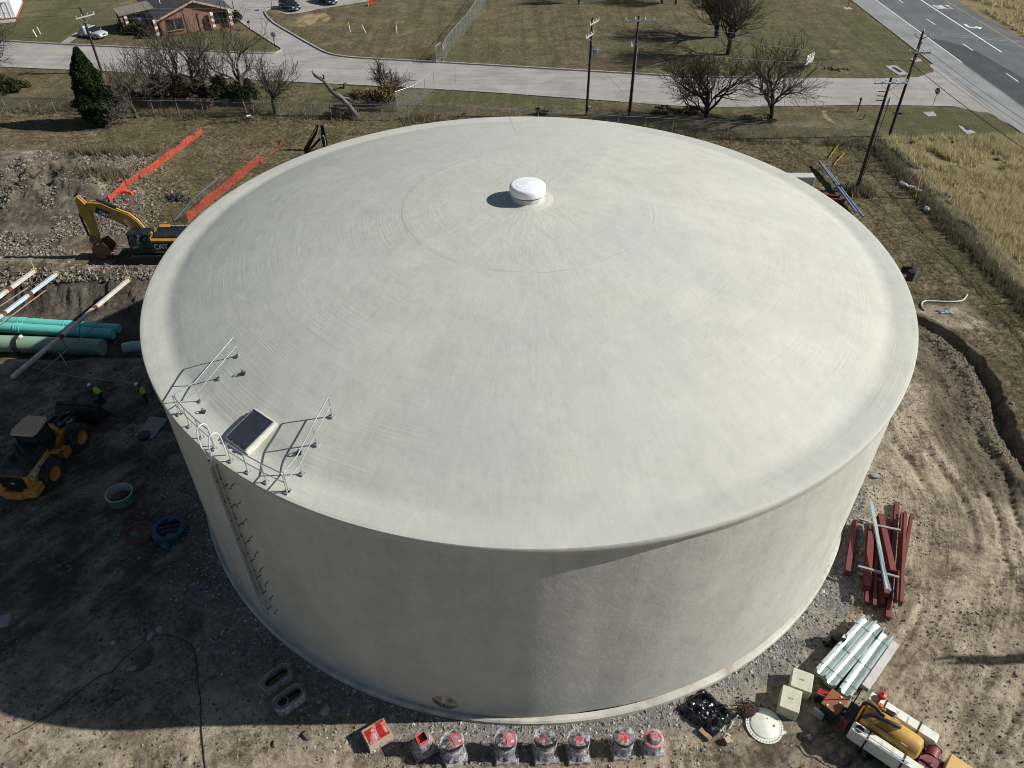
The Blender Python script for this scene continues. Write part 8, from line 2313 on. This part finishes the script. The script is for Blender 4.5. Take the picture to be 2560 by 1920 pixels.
for (x0, y0, x1, y1) in ((1080, 262, 1190, 408), (1202, 243, 1312, 398)):
    a = onwall(x0 + 8, y1); b = onwall(x1 - 8, y0)
    cx_, w_, z0, z1 = (a[0] + b[0]) / 2, abs(b[0] - a[0]), a[1], b[1]
    cx_ = HW_ * (0.135 if x0 < 1150 else 0.262); w_ = 0.92; z0, z1 = 0.75, 2.2
    wo = MB().box((cx_, -0.03, (z0 + z1) / 2), (w_ + 0.16, 0.08, z1 - z0 + 0.16)).build('window', pm('dark_frame', (0.05, 0.045, 0.04), 0.5), hs_)
    for k in (0.25, 0.75):
        MB().box((cx_, -0.075, z0 + (z1 - z0) * k), (w_, 0.03, (z1 - z0) / 2 - 0.05)).build('pane', PANE, wo)
    MB().box((cx_, -0.10, z0 - 0.1), (w_ + 0.3, 0.2, 0.08)).build('sill', TRIM, wo)
MB().box((HW_ - 1.7, -0.03, 1.45), (1.9, 0.08, 1.5)).build('window', PANE, hs_)
MB().box((HW_ * 0.53, -0.04, 1.3), (0.12, 0.1, 2.6)).build('downpipe', pm('dark_frame', (0.05, 0.045, 0.04)), hs_)
def banded_column(x, y, label_h=2.5):
    co = bpy.data.objects.new('column', None); COL.objects.link(co); co.parent = hs_; co.location = (x, y, 0)
    for k in range(6):
        z = 0.2 + k * 0.42
        MB().box((0, 0, z), (0.42, 0.42, 0.40)).build('band', pm('white_stone', (0.70, 0.69, 0.66), 0.8) if k % 2 else BRICK, co)
for x, y in ((-0.75, -0.3), (HW_ - 2.9, -0.55), (HW_ - 0.2, -0.55), (-3.9, 4.6)):
    banded_column(x, y)
# side porch with a ribbed metal roof
po = MB().hexa([(-4.8, 4.2, 2.55), (0.3, 4.2, 3.0), (0.3, 8.6, 3.0), (-4.8, 8.6, 2.55), (-4.8, 4.2, 2.68), (0.3, 4.2, 3.13), (0.3, 8.6, 3.13), (-4.8, 8.6, 2.68)]).build('porch_roof', pm('tan_metal_roof', (0.30, 0.27, 0.21), 0.5, 0.3), hs_)
for k in range(7):
    y = 4.25 + k * 0.72
    MB().beam((-4.8, y, 2.70), (0.25, y, 3.15), 0.07, 0.06).build('seam', pm('tan_seam', (0.20, 0.18, 0.15), 0.5), po)
for x in (-4.5,):
    for y in (4.6, 8.2):
        MB().box((x, y, 1.25), (0.3, 0.3, 2.5)).build('porch_post', BRICK, hs_)
MB().box((-2.0, 5.0, 1.1), (0.5, 0.5, 1.5)).build('vending_box', pm('blue_box', (0.05, 0.12, 0.35), 0.4), hs_)
# ------------------------------------------------------------------ white metal building, far left
wc = Z('U', 320, 320, 0.15); wr = Z('U', 410, 110, 0.15)
vy = (wr - wc); vy.z = 0; vy.normalize(); vx = Vector((-vy.y, vy.x, 0))   # vx points left
wz = 4.2
wb = thing('metal_building', 'corner of a white ribbed metal building at the picture edge', 'building', wc, math.atan2(vy.y, vy.x) - math.pi / 2)
WMET = pm('white_metal_siding', (0.74, 0.77, 0.80), 0.45, 0.1, 0.05)
# local +y runs along the sunny side, local -x along the front
mb = MB(); mb.box((-7, 5, wz / 2), (14, 10, wz)).build('wall', WMET, wb)
for k in range(9): MB().box((-0.6 - k * 0.75, -0.03, wz / 2), (0.06, 0.06, wz)).build('rib', WMET, wb)
for k in range(12): MB().box((0.03, 0.5 + k * 0.8, wz / 2), (0.06, 0.06, wz)).build('rib', WMET, wb)
MB().hexa([(0.4, -0.4, wz), (0.4, 10.4, wz), (-14.4, 10.4, wz), (-14.4, -0.4, wz), (0.4, -0.4, wz + 0.12), (0.4, 10.4, wz + 0.12), (-14.4, 10.4, wz + 1.2), (-14.4, -0.4, wz + 1.2)]).build('roof', pm('pale_metal_roof', (0.6, 0.6, 0.58), 0.4, 0.3), wb)
MB().box((-2.2, -0.05, 1.9), (0.9, 0.04, 1.2)).build('window', PANE, wb)
MB().box((-4, -1.4, 3.1), (8, 2.6, 0.1)).build('awning', WMET, wb)
MB().box((-7, 4.9, 0.12), (14.3, 10.5, 0.24)).build('red_plinth', pm('brick_plinth', (0.25, 0.09, 0.05), 0.9), wb)
MB().box((-4, -1.2, 0.04), (8, 2.0, 0.08)).build('concrete_apron', CURB, wb)
# concrete walk
struct(strip('walkway', [(p.x, p.y) for p in (Z('U', 1230, 790), Z('U', 1350, 700), Z('U', 1480, 615), Z('U', 1700, 500))], 1.3, 0.19, SIDE_MAT))
# ------------------------------------------------------------------ cars
def car(label, x, y, rz, body_col, suv=False, z=0.0):
    t = thing('parked_car', label, 'car', (x, y, z), rz)
    paint = pm('car_paint_%d' % int(sum(body_col) * 1000), body_col, 0.25, 0.3, 0.05, coat=0.6)
    L, W, H = 4.7, 1.85, 1.62 if suv else 1.45
    hd = 0.98 if suv else 0.90
    # cross sections front(+x) to rear: (x, half width, z bottom, z top)
    S = [(2.35, 0.66, 0.35, 0.62), (2.2, 0.82, 0.25, 0.78), (1.6, 0.91, 0.22, 0.90), (0.9, 0.925, 0.22, hd), (-1.2, 0.925, 0.22, hd + 0.03), (-1.9, 0.90, 0.24, hd), (-2.25, 0.82, 0.30, hd - 0.08), (-2.35, 0.70, 0.4, 0.7)]
    vs, fs = [], []
    for (xx, w, z0, z1) in S:
        vs += [(xx, -w * 0.92, z0), (xx, -w, z0 + 0.18), (xx, -w * 0.97, z1 - 0.08), (xx, -w * 0.84, z1), (xx, w * 0.84, z1), (xx, w * 0.97, z1 - 0.08), (xx, w, z0 + 0.18), (xx, w * 0.92, z0)]
    for i in range(len(S) - 1):
        for k in range(8): fs.append((i * 8 + k, i * 8 + (k + 1) % 8, i * 8 + 8 + (k + 1) % 8, i * 8 + 8 + k))
    fs += [tuple(range(8)), tuple(range(len(vs) - 1, len(vs) - 9, -1))]
    MB().add(vs, fs).build('body', paint, t, smooth=True)
    rb = -2.1 if suv else -1.75; rt = -1.85 if suv else -1.1
    g = [(1.0, 0.80, hd - 0.02), (0.25, 0.66, H - 0.04), (rt, 0.64, H - 0.03), (rb, 0.78, hd - 0.02)]
    MB().add([(a, -w, zz) for a, w, zz in g] + [(a, w, zz) for a, w, zz in g], [(0, 1, 2, 3), (7, 6, 5, 4), (0, 4, 5, 1), (2, 6, 7, 3)]).build('windows', PANE, t)
    MB().add([(0.30, -0.66, H - 0.03), (0.30, 0.66, H - 0.03), (rt - 0.05, 0.64, H - 0.02), (rt - 0.05, -0.64, H - 0.02), (0.20, -0.58, H + 0.03), (0.20, 0.58, H + 0.03), (rt, 0.56, H + 0.03), (rt, -0.56, H + 0.03)], [(4, 5, 6, 7), (0, 1, 5, 4), (1, 2, 6, 5), (2, 3, 7, 6), (3, 0, 4, 7)]).build('roof', paint, t)
    for s in (-1, 1):
        for xx in (1.42, -1.40):
            wo = bpy.data.objects.new('wheel', None); COL.objects.link(wo); wo.parent = t; wo.location = (xx, 0.80 * s, 0.34)
            MB().lathe([(0.2, -0.11), (0.33, -0.11), (0.34, -0.06), (0.34, 0.06), (0.33, 0.11), (0.2, 0.11)], 20, axis='Y').build('tyre', RUBBER, wo, smooth=True)
            MB().lathe([(0.0, 0.09 * s), (0.2, 0.115 * s)], 14, axis='Y').build('rim', GALV, wo)
        MB().box((2.22, 0.62 * s, 0.68), (0.16, 0.34, 0.14)).build('headlight', pm('lamp_glass', (0.6, 0.62, 0.65), 0.15), t, bevel=0.02)
        MB().box((-2.28, 0.64 * s, 0.78), (0.12, 0.26, 0.16)).build('tail_light', pm('tail_lens', (0.35, 0.07, 0.03)), t)
        MB().box((0.75, 0.98 * s, 1.0), (0.18, 0.16, 0.12)).build('wing_mirror', paint, t, bevel=0.02)
    MB().box((2.33, 0, 0.60), (0.06, 0.7, 0.16)).build('grille', DARK_STEEL, t)
    MB().box((2.375, 0, 0.42), (0.02, 0.34, 0.12)).build('number_plate', WHITE_P, t)
    return t
f1 = Z('V', 640, 205); d1 = Vector((math.cos(math.radians(-47)), math.sin(math.radians(-47)), 0))
c1 = f1 - d1 * 2.35
car('dark blue car parked nearest the driveway corner', c1.x, c1.y, math.radians(-47), (0.012, 0.018, 0.035), True)
f2 = Z('V', 1310, 95); d2 = Vector((math.cos(math.radians(-52)), math.sin(math.radians(-52)), 0)); c2 = f2 - d2 * 2.35
car('navy vehicle cut by the top picture edge, beside the bare patch', c2.x, c2.y, math.radians(-52), (0.012, 0.022, 0.05), True)
c3 = (Z('U', 1570, 640, 0.2) + Z('U', 1870, 690, 0.2)) / 2
car('silver car parked on the lawn behind the transformer pole', c3.x, c3.y + 0.5, math.radians(-24), (0.52, 0.54, 0.57), False, 0.15)
# ------------------------------------------------------------------ roadside things
# white hoarding on posts
sgp = Z('S', 860, 1345, 0.1)
q0, q1 = Z('S', 690, 1370, 0.1), Z('S', 1060, 1165, 0.1)
az = math.atan2((q1 - q0).y, (q1 - q0).x)
t = thing('roadside_sign', 'white notice board with dark red header on three posts', 'sign', ((q0.x + q1.x) / 2, (q0.y + q1.y) / 2, 0.1), az)
for x in (-0.95, 0.0, 0.95): MB().box((x, 0.05, 0.9), (0.09, 0.09, 1.8)).build('post', WOOD, t)
bd = MB().box((0, 0, 1.15), (2.2, 0.04, 1.25)).build('board', pm('sign_white', (0.76, 0.78, 0.80), 0.5, 0, 0.04), t)
MB().box((0.15, -0.025, 1.66), (1.6, 0.01, 0.10)).build('header_bar', pm('sign_maroon', (0.14, 0.015, 0.02), 0.5), bd)
for (x, z, w, h) in ((0.2, 1.38, 0.35, 0.2), (0.75, 1.42, 0.3, 0.14), (-0.75, 1.1, 0.45, 0.14), (0.0, 1.05, 0.5, 0.05), (0.45, 0.95, 0.7, 0.04), (-0.2, 0.82, 1.0, 0.04)):
    MB().box((x, -0.025, z), (w, 0.01, h)).build('printed_block', pm('sign_dark', (0.06, 0.03, 0.045), 0.5), bd)
# stop sign on a pad
p = Z('D', 1535, 830, 0.15)
t = thing('stop_sign', 'stop sign seen edge-on, on a concrete pad by the junction', 'sign', p, math.radians(200))
MB().tube((0, 0, 0), (0, 0, 2.9), 0.04, n=8).build('post', GALV_DULL, t)
o8 = [(0.38 * math.cos(math.pi / 8 + k * math.pi / 4), 0.38 * math.sin(math.pi / 8 + k * math.pi / 4)) for k in range(8)]
MB().prism(o8, (0.045, 0, 2.6), (0.06, 0, 2.6), (0, 1, 0), (0, 0, 1)).build('plate', pm('stop_red', (0.35, 0.02, 0.02), 0.5), t)
lettering('STOP', (0.066, -0.26, 2.49), (0, 1, 0), (0, 0, 1), 0.22, WHITE_P, t, 0.18, world=False, name='letter')
def pad(label, corners, holes=True, z=0.17):
    P = [Z('D', *q, z) for q in corners]; c = sum(P, Vector()) / len(P)
    t = thing('drain_inlet' if holes else 'concrete_pad', label, 'drain' if holes else 'pad', (c.x, c.y, 0.1))
    top = [Vector((q.x, q.y, z)) for q in P]
    n = len(top)
    MB().add(top + [q - Vector((0, 0, 0.3)) for q in top], [tuple(range(n))] + [(i, (i + 1) % n, n + (i + 1) % n, n + i) for i in range(n)]).build('slab', CURB, t, world=True)
    if holes:
        e1 = (top[1] - top[0]) * 0.5; e2 = (top[3] - top[0])
        a = top[0] + (top[1] - top[0]) * 0.35 + e2 * 0.2
        q4 = [a, a + (top[1] - top[0]) * 0.35, a + (top[1] - top[0]) * 0.35 + e2 * 0.55, a + e2 * 0.55]
        MB().add([q + Vector((0, 0, 0.006)) for q in q4], [(0, 1, 2, 3)]).build('opening', BITUMEN, t, world=True)
    return t
pad('concrete drain inlet on the lawn corner across the side road', [(1205, 487), (1285, 482), (1380, 548), (1305, 552)])
pad('concrete drain inlet on the green verge near the stop sign', [(1685, 868), (1760, 868), (1870, 975), (1800, 985)])
pad('small concrete pad around the stop sign post', [(1480, 822), (1560, 820), (1583, 852), (1520, 855)], False)
pad('small concrete pad at the lawn corner by the highway', [(1392, 437), (1440, 425), (1478, 448), (1420, 458)], False)
pad('small concrete pad far up the highway verge', [(903, 62), (940, 55), (975, 70), (925, 76)], False)
for (s, a, h, lab) in (('D', (935, 65), 2.6, 'slim dark sign post on the far highway verge pad'), ('D', (1430, 445), 2.4, 'dark sign post on the lawn corner pad'), ('V', (175, 150), 2.8, 'thin dark post at the driveway corner'), ):
    p = Z(s, *a, 0.15); t = thing('sign_post', lab, 'post', p); MB().tube((0, 0, 0), (0, 0, h), 0.045, n=8).build('shaft', DARK_STEEL, t); MB().box((0, 0, h - 0.15), (0.06, 0.35, 0.3)).build('plate', DARK_STEEL, t)
p = Z('D', 1005, 822, 0.1); t = thing('pipe_marker', 'dark capped marker pipe on the verge beside the worn footpath', 'post', p)
MB().tube((0, 0, 0), (0, 0, 1.5), 0.09, n=10).build('shaft', DARK_STEEL, t); MB().lathe([(0.15, 1.45), (0.15, 1.6), (0.08, 1.72), (0, 1.72)], 10).build('cap', DARK_STEEL, t)
p = Z('D', 1045, 878, 0.1); t = thing('timber_stake', 'low tan timber stake on the verge', 'stake', p)
MB().beam((0, 0, 0), (0.1, 0, 0.75), 0.09, 0.09).build('stake', WOOD, t); MB().beam((0, 0, 0.05), (-0.8, -0.05, 0.05), 0.06, 0.05).build('arm', WOOD, t)
p = Z('B', 95, 250, 0.15); t = thing('mailbox', 'dark mailbox on a post beside the driveway', 'mailbox', p)
MB().box((0, 0, 0.5), (0.1, 0.1, 1.0)).build('post', WOOD, t)
mb = MB(); pr = [(-0.13, 0), (0.13, 0), (0.13, 0.18), (0.09, 0.27), (0, 0.31), (-0.09, 0.27), (-0.13, 0.18)]; mb.prism(pr, (0, -0.3, 1.0), (0, 0.3, 1.0), (1, 0, 0), (0, 0, 1)); mb.build('box', BITUMEN, t)
p = Z('B', 315, 415, 0.15); t = thing('road_sign', 'grey backed road sign at the driveway mouth', 'sign', p)
MB().tube((0, 0, 0), (0, 0, 2.1), 0.05, n=8).build('post', DARK_STEEL, t); MB().lathe([(0, 0), (0.36, 0), (0.36, 0.02), (0, 0.02)], 20, (0, 0.05, 1.9), 'Y').build('plate', pm('sign_back', (0.4, 0.41, 0.42), 0.5), t)
for k, a in enumerate(((1910, 465), (1988, 530), (2035, 180))):
    p = Z('T', *a, 0.15); t = thing('flag_pole', ('slim black pole before the brick house, nearest its window', 'slim black pole standing farthest out on the house lawn', 'slim black pole at the house corner by the drive')[k], 'pole', p, group='slim black poles by the brick house'); MB().pipe([(0, 0, 0), (0, 0, 9)], [0.06, 0.04], 8).build('shaft', DARK_STEEL, t); MB().lathe([(0, 0.2), (0.08, 0.1), (0, 0)], 8, (0, 0, 9)).build('finial', GALV, t); MB().lathe([(0.14, 0), (0.10, 0.12), (0.06, 0.14)], 10).build('base', DARK_STEEL, t)
p = Z('V', 1950, 110, 0.15); t = thing('red_barrier', 'red slatted barrier with yellow post at the edge of the parking area', 'barrier', p, math.radians(45))
for k in range(3): MB().box((0.9, 0, 0.25 + 0.28 * k), (1.9, 0.06, 0.2)).build('slat', pm('barrier_red', (0.28, 0.03, 0.04), 0.5), t)
MB().tube((-0.1, 0, 0), (-0.1, 0, 1.2), 0.07, n=8).build('yellow_post', pm('post_yellow', YEL, 0.5), t)
for k, (a, lab) in enumerate((((690, 655), 'white stub post on the lawn by the metal building'), ((765, 605), 'tan stub post on the lawn by the metal building'))):
    p = Z('U', *a, 0.15); t = thing('stub_post', lab, 'post', p); MB().tube((0, 0, 0), (-0.15, 0, 1.0), 0.09, n=8).build('shaft', pm('stub_%d' % k, ((0.7, 0.74, 0.72), (0.6, 0.5, 0.32))[k], 0.6), t); MB().lathe([(0.1, 0), (0.09, 0.05), (0, 0.06)], 8, (-0.15, 0, 1.0)).build('cap', GALV_DULL, t)
p = Z('D', 870, 512, 0.15); t = thing('stone_heap', 'small heap of reddish stones on the lawn beside the side road', 'heap', p)
for k in range(26):
    r = rs.uniform(0.1, 0.22); MB().blob((rs.gauss(0, 0.9), rs.gauss(0, 0.3), r * 0.5), r, 0.3, rs).build('stone', pm('reddish_stone', (0.17, 0.10, 0.065), 0.9), t)
tag(MB().lathe([(0.0, 0.012), (0.4, 0.012), (0.42, 0.002)], 24).build('manhole_cover', DARK_STEEL), 'dark round manhole cover in the driveway', 'manhole').location = Z('B', 155, 82)
